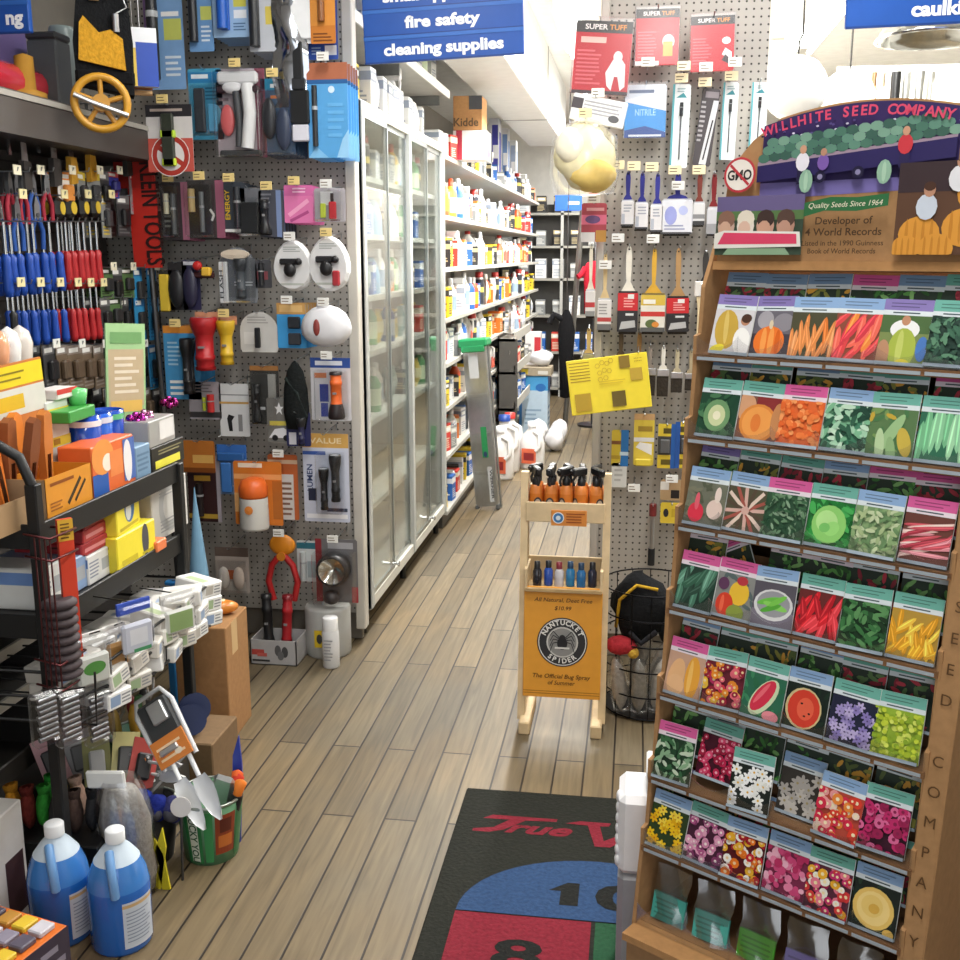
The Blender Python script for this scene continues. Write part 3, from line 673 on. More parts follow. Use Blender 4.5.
# -- sixth row
HL('key_light', 'grey card with red and lime light', 'small grey card with red and lime key lights, sixth row left', 'flashlight', (190, 382, 220, 419), '9a949a', [('r', 0, .05, 1, .2, '3a383a'), ('l', .1, .7, .9, .95, 3, '6a666a')], [('lime_light', 'bar', .45, .25, .56, .6, 'b8c83a'), ('red_light', 'bar', .62, .22, .84, .68, 'b82a2a')], d=.02)
HL('boxed_light', 'white box printed with torch', 'white box printed with a small black torch, sixth row', 'box', (221, 384, 248, 436), 'd8dadb', [('r', 0, .78, 1, .8, '8a8c8e'), ('r', 0, .62, 1, .66, 'c8a05a'), ('p', [(.3, .1), (.42, .1), (.4, .3), (.5, .38), (.3, .42), (.24, .34)], '1c1c1e'), ('r', .62, .1, .76, .42, '8a8a8c')], [('carton', 'box', .0, .0, .02, .02, 'd0d2d4')], d=.03)
HL('black_pack', 'dark pack', 'black pack with pale block hanging left of the head torch bag, sixth row', 'pack', (252, 366, 278, 424), '3a3936', [('r', 0, .92, 1, 1, '9a6a3a'), ('r', .62, .4, .9, .86, 'b0aea8'), ('r', .3, .25, .5, .3, 'e8e8e8')], [('light', 'torchd', .12, .05, .42, .7, '1a1a1c')], bub=(.02, .0, .98, .9), d=.03)
HL('star_pack', 'star printed pack', 'grey pack with white star and small car printed, bottom of the sixth row', 'pack', (268, 398, 291, 442), '7a7874', [('p', [(.5, .9), (.56, .8), (.68, .8), (.58, .73), (.62, .62), (.5, .69), (.38, .62), (.42, .73), (.32, .8), (.44, .8)], 'eeeeee'), ('r', .1, .38, .95, .48, 'd8c858'), ('p', [(.05, .1), (.95, .1), (.9, .25), (.65, .33), (.3, .3)], 'e4e4e8'), ('e', .3, .1, .12, .12, '1c1c1e'), ('e', .75, .1, .12, .12, '1c1c1e')], None, d=.02, yp=3.855)
def blackbag(t, w, h):
    m = MB('fabric'); m.lathe([(.001, 0), (w * .34, .004), (w * .44, h * .25), (w * .40, h * .6), (w * .28, h * .85), (w * .1, h * .97), (.001, h)], '1d2020', 12, (0, -.03, 0), sq=(1, .6)); m.tube([(-w * .3, -.045, h * .75), (w * .1, -.055, h * .55), (w * .38, -.04, h * .2)], .006, '2c3432', 5); m.build('bag', t)
HL('headlamp_bag', 'soft black bag', 'soft black bag of gear bunched beside the orange flashlight card', 'bag', (285, 360, 312, 428), None, [], None, extra=blackbag)
HL('navy_pack', 'navy pack', 'navy and white pack at the foot of the soft black bag', 'pack', (287, 412, 310, 446), '2c2e5a', [('l', .1, .5, .9, .95, 4, '8a8cc0'), ('r', .1, .05, .4, .4, 'd8d8e0')], [('light', 'torch', .5, .05, .85, .85, '24264a')], d=.025, yp=3.845)
HL('flashlight', 'orange flashlight card', 'bright orange flashlight with black ends on a blue and white card', 'flashlight', (312, 358, 350, 420), 'd6d4d8', [('r', 0, .84, 1, 1, '2f4f9a'), ('r', .12, .88, .8, .95, 'e4e8f0'), ('r', .22, .3, .44, .58, '30409a'), ('r', .24, .06, .42, .28, '3a4aa8'), ('r', .1, .68, .4, .76, 'd88a5a')], [('light', 'torchd', .5, .05, .88, .80, 'f07030', '2a2224')], bub=(.16, .02, .95, .82), d=.035, tag=WT)
# -- seventh row
HL('hanging_pouch', 'rust leather pouch', 'rust orange pouch top above a dark brown and red pack', 'pouch', (184, 441, 214, 472), 'b06a2a', [('r', .3, .3, .95, .55, 'd8a85a'), ('r', 0, 0, 1, .15, '7a4218')], None, yp=3.825)
HL('dark_pack', 'dark brown pack', 'tall dark brown and maroon pack with gold band, seventh row left', 'pack', (190, 456, 219, 521), '3a2222', [('r', 0, .8, 1, 1, '6a2a30'), ('r', .2, .62, .7, .7, 'c89a3a'), ('r', .0, .05, 1, .12, 'b8963a'), ('r', .88, 0, 1, 1, 'b0a8b0'), ('r', .2, .35, .35, .42, '8a2a2a')], [('tool', 'bar', .3, .1, .5, .6, '1e1618')], d=.02)
HL('box_cutter', 'blue tool pack', 'blue folding tool on blue card left of the orange lantern', 'tool', (219, 445, 246, 494), '8aa8d0', [('r', 0, .72, 1, 1, '3a6cb4'), ('l', .1, .05, .6, .2, 3, 'e8ecf4')], [('tool', 'box', .15, .05, .5, .65, '3f74b8'), ('tool_head', 'box', .05, .68, .95, .85, '2f5f9e')], d=.02)
HL('lantern', 'orange topped lantern pack', 'white camping lantern with orange top on an orange card, seventh row', 'lantern', (236, 462, 281, 524), 'd87c2e', [('r', .0, .72, 1, .8, 'f0a868'), ('r', .1, .9, .6, .97, 'f4e4d0'), ('r', .0, .2, .2, .5, 'e8b070'), ('r', .8, .1, 1, .7, 'b86a2a')], [('lantern', 'lantern', .22, .0, .80, .80, 'd8d6d0', 'e86a28')], d=.05, yp=3.855)
HL('lantern_card', 'orange card behind lantern', 'orange and white card with small figures half hidden behind the lantern pack', 'pack', (270, 455, 297, 519), 'c86a3a', [('r', .35, .0, .85, .7, 'dcd8d4'), ('l', .4, .05, .8, .6, 7, '8a6a5a'), ('r', 0, .86, 1, .92, 'e8c8a8')], None, yp=3.905, tag=WT)
HL('flashlight_set', 'pair of black flashlights', 'two black flashlights on blue and white card with gold header, seventh row right', 'flashlight', (305, 434, 348, 521), 'ccd0e0', [('r', 0, .84, 1, 1, 'd8a85a'), ('t', 'VALUE', .5, .89, .06, 'f0dcb0', .7), ('r', 0, .76, .5, .8, '3a5aa8'), ('v', 'LUMEN', .2, .5, .12, '3c4a78', .3), ('r', .1, .24, .28, .38, '2a2e44'), ('r', .05, .04, .95, .09, 'f0f0f4'), ('r', .5, .12, .95, .16, '3a4058')], [('light', 'torch', .38, .15, .58, .62, '26262a'), ('light', 'torch', .62, .25, .86, .78, '202024')], bub=(.34, .12, .92, .8), d=.04)
# -- bottom row
HL('bulb_pack', 'clear pack of bulbs', 'small clear pack with orange print, bottom row left', 'pack', (217, 548, 248, 592), 'b8aca4', [('r', .2, .3, .8, .5, 'c86a3a'), ('r', 0, .8, 1, 1, '6a5a52'), ('r', .1, .05, .9, .25, 'd8d0c8')], [('bulb', 'ell', .1, .1, .45, .6, 'dcd4cc'), ('bulb', 'ell', .55, .1, .9, .6, 'd8c8bc')], bub=(.05, .02, .95, .75), d=.03)
HL('pruner', 'red handled cutter', 'red handled cutter with orange top hanging in the bottom row', 'tool', (267, 534, 301, 598), None, [], [('handles', 'scissor', .1, .0, .9, .72, 'b02426', 'c87a1e'), ('orange_head', 'ell', .15, .68, .88, 1.0, 'd8861e')], d=.03, tag=WT)
HL('small_pack', 'teal striped small pack', 'small white pack with teal header between red cutter and round spotlight', 'pack', (298, 541, 317, 581), 'c4c8c8', [('r', 0, .8, 1, .95, '2f6a7a'), ('r', .5, .1, .9, .5, '9aa4a8')], [('vial', 'bar', .2, .05, .5, .75, 'b8bcbc')], d=.015)
HL('spotlight', 'round chrome spotlight', 'big round chrome-lensed spotlight in a grey pack, bottom right of pegboard', 'spotlight', (317, 540, 357, 601), '6c6a6c', [('r', .3, .85, .9, .95, 'a8a8ac'), ('r', 0, 0, .15, 1, '8a2c34'), ('r', .85, 0, 1, .25, 'a02a34')], [('lamp', 'spot', .08, .28, .85, .82, '2a2a2c'), ('foot', 'ell', .2, .0, .6, .22, '3a3638')], d=.06, bub=(.02, .02, .98, .84), tag=WT)

# ================================================================ the paint brush pegboard at right
PRI = 3.93
def HR(name, short, label, cat, rect, card, pr, prod, **k):
    k.setdefault('ywall', PR); yp = k.pop('yp', PRI); return hang(name, short, label, cat, rect, yp, card, pr, prod, **k)

def coverall(kind):
    def f(t, w, h):
        m = MB('film'); m.box(-w * .53, -.012, -h * .02, w * .53, .008, h * 1.06, 'ffffff', .004); m.build('plastic_sleeve', t)
    return f
SU = [('r', 0, .84, 1, 1, '33302f'), ('t', 'SUPER', .36, .885, .07, 'f0e8e4', .40), ('t', 'TUFF', .74, .885, .07, 'e8963a', .3), ('l', .05, .12, .5, .62, 9, 'e0666e'), ('r', .1, .70, .55, .78, 'f4c4b8')]
suit = [('e', .78, .52, .08, .1, 'f4f2f0'), ('p', [(.62, .12), (.70, .06), (.74, .25), (.80, .25), (.86, .06), (.94, .12), (.92, .42), (.86, .48), (.70, .48), (.58, .30)], 'f4f2f0')]
HR('coverall_pack', 'large red coverall pack', 'large red pack picturing a white hooded coverall, leftmost of three red packs', 'pack', (571, 20, 629, 95), 'c41c2a', SU + suit + [('r', 0, 0, 1, .05, '3a2a2c')], None, extra=coverall(0), yp=3.88, tilt=rad(4))
HR('coverall_pack', 'red glove pack', 'red pack picturing a yellow-orange glove, middle of three red packs', 'pack', (635, 8, 680, 66), 'c61e2c', SU[:4] + [('e', .76, .42, .14, .16, 'f4f0ea'), ('r', .64, .16, .86, .42, 'f0b040'), ('r', 0, 0, .55, .08, 'f0e8e4')], None, extra=coverall(0), yp=3.9)
HR('coverall_pack', 'red shoe cover pack', 'red pack picturing white shoe covers, rightmost of three red packs', 'pack', (690, 15, 736, 72), 'c6202e', SU[:4] + [('e', .82, .55, .1, .08, 'f4f0ea'), ('p', [(.72, .3), (.95, .2), (.95, .34), (.8, .42)], 'f0ecea'), ('p', [(.72, .2), (.95, .1), (.95, .2), (.8, .3)], '3a2c30')], None, extra=coverall(0), yp=3.9, tilt=rad(-1))
HR('glove_pack', 'blue glove pack', 'white and bright blue pack of gloves hung below the red packs', 'pack', (624, 84, 667, 138), 'dfe6ee', [('r', 0, .08, 1, .68, '3a9be4'), ('p', [(0, .68), (1, .5), (1, .9), (0, .72)], 'eef2f6'), ('t', 'NITRILE', .5, .42, .12, '9cd4f8', .5), ('r', .1, .84, .7, .9, '5a6a8a'), ('p', [(0, .0), (1, .0), (1, .1), (.5, .22), (0, .14)], '2a4f9a'), ('r', .1, .02, .9, .06, 'dfe6ee')], None, extra=coverall(0))
def gloves_white(t, w, h):
    m = MB('print'); p = Pad(m, (0, -.01, 0)); m.box(-w / 2, -.01, 0, w / 2, 0, h, 'e4e4e4', .004); p.rect(-w * .5, h * .45, -w * .3, h * .85, '4a4448'); p.lines(-w * .28, h * .3, w * .45, h * .85, 4, 'a8a8ac'); p.ell(w * .3, h * .3, w * .1, h * .14, '5a5a5e'); m.build('pack', t)
HR('glove_pack', 'white glove pack', 'white glove pack with dark end block hung above the yellow sponge bag', 'pack', (568, 97, 624, 125), None, [], None, extra=gloves_white, tilt=rad(12), yp=3.86)
for i, (x0, y0, x1, y1, ti) in enumerate(((669, 84, 690, 168, 0), (719, 82, 738, 160, 1), (748, 82, 768, 150, 1))):
    HR('roller_frame', f'teal edged tool card {i + 1}', ['white card with slim black tool and teal edge, right of the blue glove pack', 'white card with thin tool and teal edge, right of the black striped pack', 'white card with teal edge nearest the cardboard rack header'][i], 'paint tool', (x0, y0, x1, y1), 'eaf0f0',
       [('r', 0, 0, .12, 1, '5fa8b0'), ('p', [(.2, .84), (.8, .84), (.6, .9)], '3f8f98'), ('l', .25, .9, .8, .96, 2, '9ab4b8')], [('handle', 'bar', .42, .62, .62, .78, '2c2e30'), ('rod', 'bar', .48, .1, .56, .62, '5a5c60')], d=.015, tag='f0e0b8' if i < 2 else None, tilt=rad(1))
HR('roller_frame', 'black striped tool card', 'black card with diagonal silver tool between two white tool cards', 'paint tool', (692, 88, 713, 166), '4a4446', [('r', .2, .88, .95, .96, '8a8286'), ('l', .05, .3, .35, .85, 9, 'a8a4a6'), ('p', [(.35, .02), (.75, .02), (1, .85), (.7, .85)], 'd4d4d6'), ('d', .55, .08, .8, .6, .08, '2c2a2c')], None, tag='f0e0b8', tilt=rad(6))

def sponge(t, w, h):
    m = MB('matte'); q = random.Random(3)
    def blob(c, rx, ry, rz, col):
        k, n = 18, 12; vs = []
        for j in range(n + 1):
            for i in range(k):
                th, ph = 2 * math.pi * i / k, math.pi * j / n; f = 1 + .08 * math.sin(3 * th + 2 * ph) + .05 * math.sin(5 * ph + th * 2)
                vs.append((c[0] + rx * f * math.sin(ph) * math.cos(th), c[1] + ry * f * math.sin(ph) * math.sin(th), c[2] - rz * f * math.cos(ph)))
        m.add(vs, [(j * k + i, j * k + (i + 1) % k, (j + 1) * k + (i + 1) % k, (j + 1) * k + i) for j in range(n) for i in range(k)], col, True)
    blob((0, -.03, h * .5), w * .44, .05, h * .40, 'f6ecc0'); blob((w * .12, -.04, h * .28), w * .34, .05, h * .22, 'eed078'); blob((-w * .2, -.05, h * .62), w * .22, .04, h * .24, 'faf4dc'); m.build('sponges', t)
    m = MB('film'); m.lathe([(.001, 0), (w * .45, .01), (w * .52, h * .3), (w * .48, h * .75), (w * .2, h * .95), (.001, h)], 'ffffff', 14, (0, -.04, 0), sq=(1, .62)); m.build('plastic_bag', t)
HR('sponge_bag', 'yellow sponge bag', 'clear bag of pale yellow sponges bulging out at the left pegboard corner', 'bag', (551, 118, 620, 197), None, [], None, extra=sponge, yp=3.82, tag='f0d8a8')

# -- brushes
def brush(name, short, label, px, ytop, yfer, ybot, wpx, hcol, fcol, sleeve, hw=.010, yp=PRI, tag=None, angled=False, tilt=0, group='paint brushes', hole=True):
    a, b, c = at(px, ytop, y=yp), at(px, yfer, y=yp), at(px, ybot, y=yp); W = abs(at(px + wpx, yfer, y=yp).x - b.x); H = a.z - c.z; zf = b.z - c.z
    t = thing(name, label, 'paint brush', (c.x, yp, c.z), (0, tilt, 0), group)
    m = MB('wood'); L = H - zf; prof = [(W * .40, 0), (W * .30, .012), (hw * .75, L * .22), (hw, L * .5), (hw * 1.05, L * .8), (hw * .75, L * .96), (hw * .2, L)]
    pts = [(r, zf + z) for r, z in prof] + [(-r, zf + z) for r, z in reversed(prof)]; m.prism(pts, -.014, -.003, hcol)
    if hole: m.cyl((0, -.0145, zf + L * .93), (0, -.0138, zf + L * .93), hw * .35, '3a342c', seg=8)
    m.build('handle', t)
    m = MB('metal'); m.box(-W / 2, -.018, zf - H * .12, W / 2, 0, zf + .004, fcol, .002); m.build('ferrule', t)
    m = MB('fabric'); m.prism([(-W * .48, zf - H * .12), (W * .48, zf - H * .12), (W * .46, 0 if not angled else H * .06), (-W * .46, 0)], -.015, -.003, '3a342e'); m.build('bristles', t)
    if sleeve:
        m = MB('print'); z0, z1 = H * .03, zf - H * .01; m.box(-W * .54, -.020, z0, W * .54, .002, z1, sleeve[0], .002); p = Pad(m, (0, -.020, z0)); prints(p, W * 1.06, z1 - z0, sleeve[1]); m.build('card_sleeve', t)
    hook(c.x, a.z - .008, PR, yp - .03, 'wire peg hook holding the ' + short, tag, -.03 if tag else 0)
    return t
SW = ('e6e4e6', [('r', .05, .1, .3, .5, 'b8bcc8'), ('l', .2, .55, .9, .9, 3, 'a8acb8'), ('r', 0, 0, 1, .08, '3a3a3c')])
for i, x in enumerate((627, 641, 656)):
    brush('paint_brush', ['first', 'second', 'third'][i] + ' blue handled brush', f'small brush with dark blue handle, {ORD[i + 1]} from the left in the upper row', x, 172 + i, 201 + 2 * i, 228 + i * 3, 12, '33358a', 'c8c8cc', SW, .008)
brush('paint_brush', 'wide blue handled brush', 'wide brush with blue handle and white sleeve at right of the small blue ones', 676, 174, 200, 236, 29, '33358a', 'c8c8cc', ('dfe0e6', [('e', .3, .55, .2, .3, '9aa0d8'), ('e', .7, .7, .15, .15, 'b8c0e8'), ('l', .1, .1, .9, .3, 2, 'a0a4c0'), ('r', 0, 0, 1, .06, '4a4a4c')]), .010, tag=WT)
brush('paint_brush', 'brown handled brush', 'small brush with reddish brown handle beside the wide blue brush', 698, 174, 203, 227, 11, '7a3a30', 'c8c8cc', ('d8d8d8', [('r', 0, .3, 1, .5, '8a8a8c'), ('r', 0, 0, 1, .2, '3a3a3c')]), .008)
brush('paint_brush', 'dark red handled brush', 'brush with dark red handle half hidden behind the cardboard rack', 712, 174, 208, 236, 12, '7a2024', 'c8c8cc', ('c8c8cc', [('r', 0, 0, 1, .4, '9a9a9c')]), .008)
RS = lambda c: (c, [('r', 0, .55, 1, 1, 'c8282e'), ('l', .3, .62, .9, .9, 4, 'f0a8a4'), ('r', 0, .0, 1, .55, '2c2a2c'), ('p', [(.1, .06), (.9, .12), (.86, .3), (.2, .26)], 'b8b8b8'), ('r', .4, .42, .8, .48, 'd8d8d8'), ('r', .5, .85, .8, .97, 'e8e4e0')])
brush('paint_brush', 'narrow white handled brush', 'narrow white handled brush with red band at the left pegboard post', 590, 245, 290, 318, 9, 'd8d0bc', 'c0c0c0', ('d8d4d0', [('r', 0, .35, 1, .55, 'b83a3a'), ('r', 0, 0, 1, .2, '8a8a88')]), .006)
brush('paint_brush', 'tan handled brush', 'tan handled brush with white and red sleeve, second from the left in middle row', 604, 253, 299, 332, 13, 'd2b888', 'c0c0c0', ('dcd8d4', [('r', 0, .28, 1, .42, 'b84440'), ('l', .1, .5, .9, .9, 4, '9a9894'), ('r', 0, 0, 1, .2, '6a6866')]), .007, tag=WT)
brush('paint_brush', 'white handled brush', 'white handled brush with red and black sleeve, leftmost of two red-sleeved brushes', 627, 246, 292, 334, 19, 'e8e2d4', '3a3838', RS('2c2a2c'), .010)
brush('paint_brush', 'yellow handled brush', 'yellow handled brush with white, yellow and red sleeve in the middle row', 652, 248, 294, 334, 23, 'd8a83c', '8a7a4a', ('e4e0d4', [('r', 0, .72, 1, 1, 'd8b848'), ('r', 0, .42, 1, .55, 'c83a34'), ('e', .45, .22, .25, .18, '5a6a3c'), ('e', .62, .2, .15, .12, 'd88a3a'), ('r', .1, .76, .6, .88, 'f0ece0'), ('r', 0, 0, 1, .12, '5a5a58')]), .008)
brush('paint_brush', 'natural wood brush', 'natural wood handled brush with red and black sleeve, nearest the cardboard rack', 677, 248, 297, 334, 21, 'b08a5c', '3a3838', RS('2c2a2c'), .009, tilt=rad(-1))
brush('long_brush', 'long pale handled brush', 'brush hung upside down with long pale wooden handle by the rack edge', 701, 252, 283, 372, 13, '3a3836', 'dcdcdc', None, .010, hole=False)
m = MB('wood'); a, b = at(701, 284, y=3.88), at(698, 375, y=3.88)
t = thing('paint_stick', 'long pale wooden handle hanging close beside the cardboard rack', 'handle', (b.x, 3.9, b.z)); L = a.z - b.z
m.prism([(-.022, L), (.022, L), (.010, L * .72), (.011, L * .3), (.009, .01), (0, 0), (-.009, .01), (-.011, L * .3), (-.010, L * .72)], -.010, .002, 'dcc8a0'); m.build('stick', t)
m = MB('print'); m.box(-.024, -.014, L * .86, .024, .004, L * 1.03, 'e4e0da', .003); m.build('white_ferrule', t); hook(b.x, a.z - .01, PR, 3.86, 'wire peg hook holding the long pale wooden handle')
for i, (x, y0, y1, hc) in enumerate(((649, 345, 395, '8a8078'), (662, 346, 396, 'e0dcd2'), (676, 349, 392, 'c0b496'), (690, 350, 390, 'b8a888'))):
    brush('paint_brush', ['grey', 'white', 'tan', 'buff'][i] + ' short brush', ['short grey handled', 'short white handled', 'short tan handled', 'short buff handled'][i] + f' brush, {ORD[i + 1]} from the left in the lowest brush row', x, y0, y0 + 24, y1, 12, hc, 'b8b8ba', None, .007)
# dark items peeping above the yellow sign
for i, (x, y, c) in enumerate(((620, 338, '5a4a38'), (638, 340, 'a07a4c'), (588, 336, 'c8a868'))):
    brush('paint_brush', ['dark', 'honey', 'pale'][i] + ' brush over the yellow sign', ['dark handled', 'honey handled', 'pale yellow handled'][i] + ' brush showing just above the tilted yellow sign', x, y - 8, y + 18, y + 48, 12, c, '9a9a9a', None, .008, yp=3.97)
# pink card at the left
HR('sandpaper_pack', 'red and pink pack', 'small red and pink pack with round picture on pegboard left post', 'pack', (581, 203, 607, 242), 'a8404a', [('r', 0, .45, 1, .7, 'd86a84'), ('e', .45, .58, .3, .16, '6a4a7a'), ('r', .2, .8, .9, .88, 'd89a9a'), ('r', 0, 0, .55, .25, 'd8d4d2'), ('r', .58, 0, 1, .3, 'b8863c')], None, tag=WT)
for x, y, nm in ((618, 237, 'below the first blue handled brushes'), (653, 238, 'below the third blue handled brush')):
    a = at(x, y, y=3.9); hook(a.x, a.z, PR, 3.9, 'empty wire peg hook with white tag ' + nm, 'f0f0ec')
for x, y, nm, c in ((598, 92, 'at the foot of the large red pack', 'f4efe4'), (648, 61, 'under the middle red pack', 'f4efe4'), (684, 65, 'left of the rightmost red pack', 'f0e4c0'), (706, 66, 'at the foot of the rightmost red pack', 'f4f2ec'), (735, 61, 'right of the three red packs', 'f4efe4'),
        (618, 164, 'above the sponge bag corner', 'f0e0b8'), (634, 165, 'above the first blue handled brush', 'f0e0b8'), (652, 166, 'above the third blue handled brush', 'f0e0b8'), (675, 169, 'above the wide blue handled brush', 'f0e0b8'), (699, 169, 'above the brown handled brush', 'f0e0b8')):
    a = at(x, y, y=3.85); hook(a.x, a.z, PR, 3.85, 'wire peg hook with pale tag ' + nm, c)
# tilted yellow sign
t_ = at(609, 384, y=3.80)
t = thing('yellow_sign', 'tilted bright yellow sheet with brown squares hung over the paint brushes', 'sign', t_, (rad(-3), rad(-7.5), rad(3)))
m = MB('print'); w, h = .285, .195; m.box(-w / 2, -.004, -h / 2, w / 2, .004, h / 2, 'f0da3a', .002); p = Pad(m, (0, -.004, -h / 2))
BRN = 'a8862a'
for k in range(7): p.rect(-w * .47, h * (.93 - k * .055), -w * .22, h * (.945 - k * .055), BRN)
for k, (x, z) in enumerate([(-.12, .85), (-.06, .9), (.0, .88), (.05, .92), (-.1, .72), (-.04, .76), (.02, .74), (-.1, .6), (-.03, .62)]): p.ring(w * x, h * z, w * .026, w * .032, 'b8942e', 6)
p.rect(w * .15, h * .76, w * .28, h * .98, '8a7028'); p.rect(w * .27, h * .52, w * .42, h * .74, 'c0a23a'); p.rect(w * .02, h * .08, w * .19, h * .36, '6a5a24'); p.rect(-w * .44, h * .06, -w * .24, h * .38, 'b8982e')
for k in range(10): p.ell(w * (.34 + .02 * (k % 5)), h * (.86 + .05 * (k // 5)), .002, .002, BRN, 0, 6)
p.lines(-w * .12, h * .5, w * .22, h * .58, 2, 'd8be34'); m.build('sheet', t)
a = at(580, 358, y=3.9); hook(t_.x - .10, t_.z + .085, PR, 3.79, 'wire peg hook carrying the left end of the yellow sign'); hook(t_.x + .10, t_.z + .105, PR, 3.79, 'wire peg hook carrying the right end of the yellow sign')
# yellow and black packs below
YB = [('r', 0, .0, 1, .3, 'e0c43a'), ('r', 0, .72, 1, 1, 'e4ca3e'), ('r', .3, .78, .8, .9, '5a5020'), ('r', .2, .08, .8, .2, '6a5c20')]
HR('tape_pack', 'yellow and blue strip pack', 'narrow yellow and blue striped pack below the yellow sign', 'pack', (611, 430, 629, 466), 'd8c03c', [('r', .55, 0, 1, 1, '2a78c0'), ('r', 0, .6, .55, .7, '8a5a30'), ('r', .5, .3, 1, .4, 'c8e0f0'), ('r', 0, .2, .5, .3, 'b89a30')], None)
HR('putty_knife_pack', 'yellow and white pack', 'yellow pack with white putty knife, between striped and blue-banded packs', 'pack', (633, 414, 655, 465), 'e2ca4a', [('r', 0, .88, 1, 1, 'c8a070'), ('r', 0, .46, 1, .54, 'e8e8e8'), ('p', [(.1, .35), (.9, .2), (.9, .42), (.3, .45)], 'f0f0f0'), ('r', .2, .66, .9, .76, 'a88a30')], [('roll', 'box', .1, .0, .9, .14, 'e8d042')], d=.02)
HR('putty_knife_pack', 'yellow and blue banded pack', 'black and yellow pack with vertical blue band beside the rack', 'pack', (657, 424, 676, 468), '4a4a48', YB + [('r', .75, 0, 1, 1, '2a62b0')], [('blade', 'box', .1, .34, .7, .66, '5c5e60')], d=.012)
HR('putty_knife_pack', 'yellow and black right pack', 'yellow and black pack with blue edge touching the cardboard rack', 'pack', (674, 422, 690, 468), '3e3e3c', YB + [('r', 0, 0, .35, 1, '2a5aa8')], [('blade', 'box', .42, .34, .9, .66, '54565a')], d=.012)
HR('clear_pack', 'clear narrow pack', 'clear narrow pack hanging under the yellow and blue striped pack', 'pack', (611, 463, 627, 487), 'dadcda', [('l', .2, .2, .8, .8, 3, 'b8bab8')], None, tag=None)
a = at(634, 487, y=3.9); hook(a.x, a.z, PR, 3.9, 'empty wire peg hook with white tag under the yellow packs', 'f0f0ec')
HR('hardware_pack', 'small tan pack', 'small tan and black pack with white tag beside the rack edge', 'pack', (660, 480, 682, 500), 'b89a72', [('r', .5, .1, .9, .5, '2c2624'), ('r', .0, .5, .4, .9, 'dcd8d0')], None, tag='f0f0ec')
HR('hardware_pack', 'yellow pack', 'small yellow pack with dark emblem low on the pegboard', 'pack', (660, 503, 683, 523), 'e0c440', [('e', .25, .5, .12, .2, '2c2c30'), ('r', .5, .3, .9, .7, 'c8a830')], None)
a, b = at(652, 504, y=3.95), at(651, 565, y=3.95)
t = thing('caulk_gun', 'slim silver tool with red top hanging low on the pegboard', 'tool', (b.x, 3.95, b.z)); m = MB('metal'); m.cyl((0, 0, .06), (0, 0, a.z - b.z - .04), .009, 'b0b2b4', seg=10); m.build('tube', t)
m = MB('plastic'); m.cyl((0, 0, a.z - b.z - .045), (0, 0, a.z - b.z), .014, '7a2a2a', seg=10); m.build('red_cap', t); m = MB('rubber'); m.cyl((0, 0, 0), (0, 0, .065), .013, '242426', seg=10); m.build('grip', t); hook(b.x, a.z - .01, PR, 3.93, 'wire peg hook holding the slim silver tool')

# ================================================================ wooden bug spray stand
t = thing('display_stand', 'pale pine wood stand with orange sign board and two trays of spray bottles', 'display stand', (-0.212, 3.40, 0))
PN = 'd8c19a'
def post(xc, nm='post'):
    m = MB('wood'); m.prism([(-.085, 0.03), (-.05, 0.03), (.015, .86), (-.015, .86)], xc - .012, xc + .012, PN, plane='yz'); m.build(nm, t)
for s in (-1, 1):
    post(s * .134)
    m = MB('wood'); m.prism([(.075, 0.0), (.10, 0.0), (.035, .80), (.010, .80)], s * .134 - .010, s * .134 + .010, 'cdb48a', plane='yz'); m.build('rear_post', t)
    m = MB('wood'); m.box(s * .118 - .018, -.14, 0, s * .118 + .018, .12, .045, 'd2ba92', .004); m.build('foot', t)
m = MB('wood'); m.box(-.125, -.03, .705, .125, .09, .715, 'c8b088'); m.box(-.128, -.034, .700, .128, -.022, .765, PN, .002); m.box(-.128, .085, .70, .128, .095, .80, PN, .002); m.build('upper_tray', t)
m = MB('wood'); m.box(-.125, -.075, .475, .125, .06, .485, 'b89c70'); m.box(-.128, .055, .475, .128, .065, .56, 'cbb38a', .002); m.box(-.128, -.07, .475, -.118, .06, .55, PN, .002); m.box(.118, -.07, .475, .128, .06, .55, PN, .002); m.build('lower_tray', t)
m = MB('print'); m.box(-.045, -.0375, .690, .07, -.0345, .742, 'd88a3e', .001); p = Pad(m, (0, -.0376, 0)); p.ell(-.022, .716, .019, .019, 'e8eef2', 0, 20); p.ell(-.022, .716, .016, .016, '3f78b0', 0, 20); p.ell(-.022, .716, .008, .008, 'd8e4ec', 0, 12); p.lines(.004, .698, .064, .735, 4, '9a4c1c', .4); m.build('tray_label', t)
m = MB('print'); m.box(-.128, -.006, 0, .128, 0, .375, 'dd9a34', .002); p = Pad(m, (0, -.006, 0))
for z in (.012, .020, .355, .363): p.rect(-.126, z, .126, z + .003, 'a8701e'); p.k -= 1
p.k += 1; IK = '5a3a12'
p.text('All Natural, Deet Free', 0, .325, .013, IK, .01, .2, width=.19); p.text('$10.99', 0, .298, .013, IK, .01, .2, width=.055)
p.ell(0, .19, .083, .083, '2e2e30', 0, 36); p.ring(0, .19, .076, .079, 'd8d8d6', 36); p.ell(0, .19, .052, .052, 'c4c4c0', 0, 30); p.ell(0, .19, .047, .047, '8a8a88', 0, 30)
p.arc_text('NANTUCKET', 0, .19, .059, .016, 'e4e4e0', rad(90), .27, bold=.03); p.arc_text('SPIDER', 0, .19, .070, .016, 'e4e4e0', rad(270), .27, True, bold=.03)
p.ell(0, .186, .017, .021, '232325', 0, 16); p.ell(0, .206, .010, .010, '232325', 0, 12); p.rect(-.024, .168, .024, .174, 'd8d8d4')
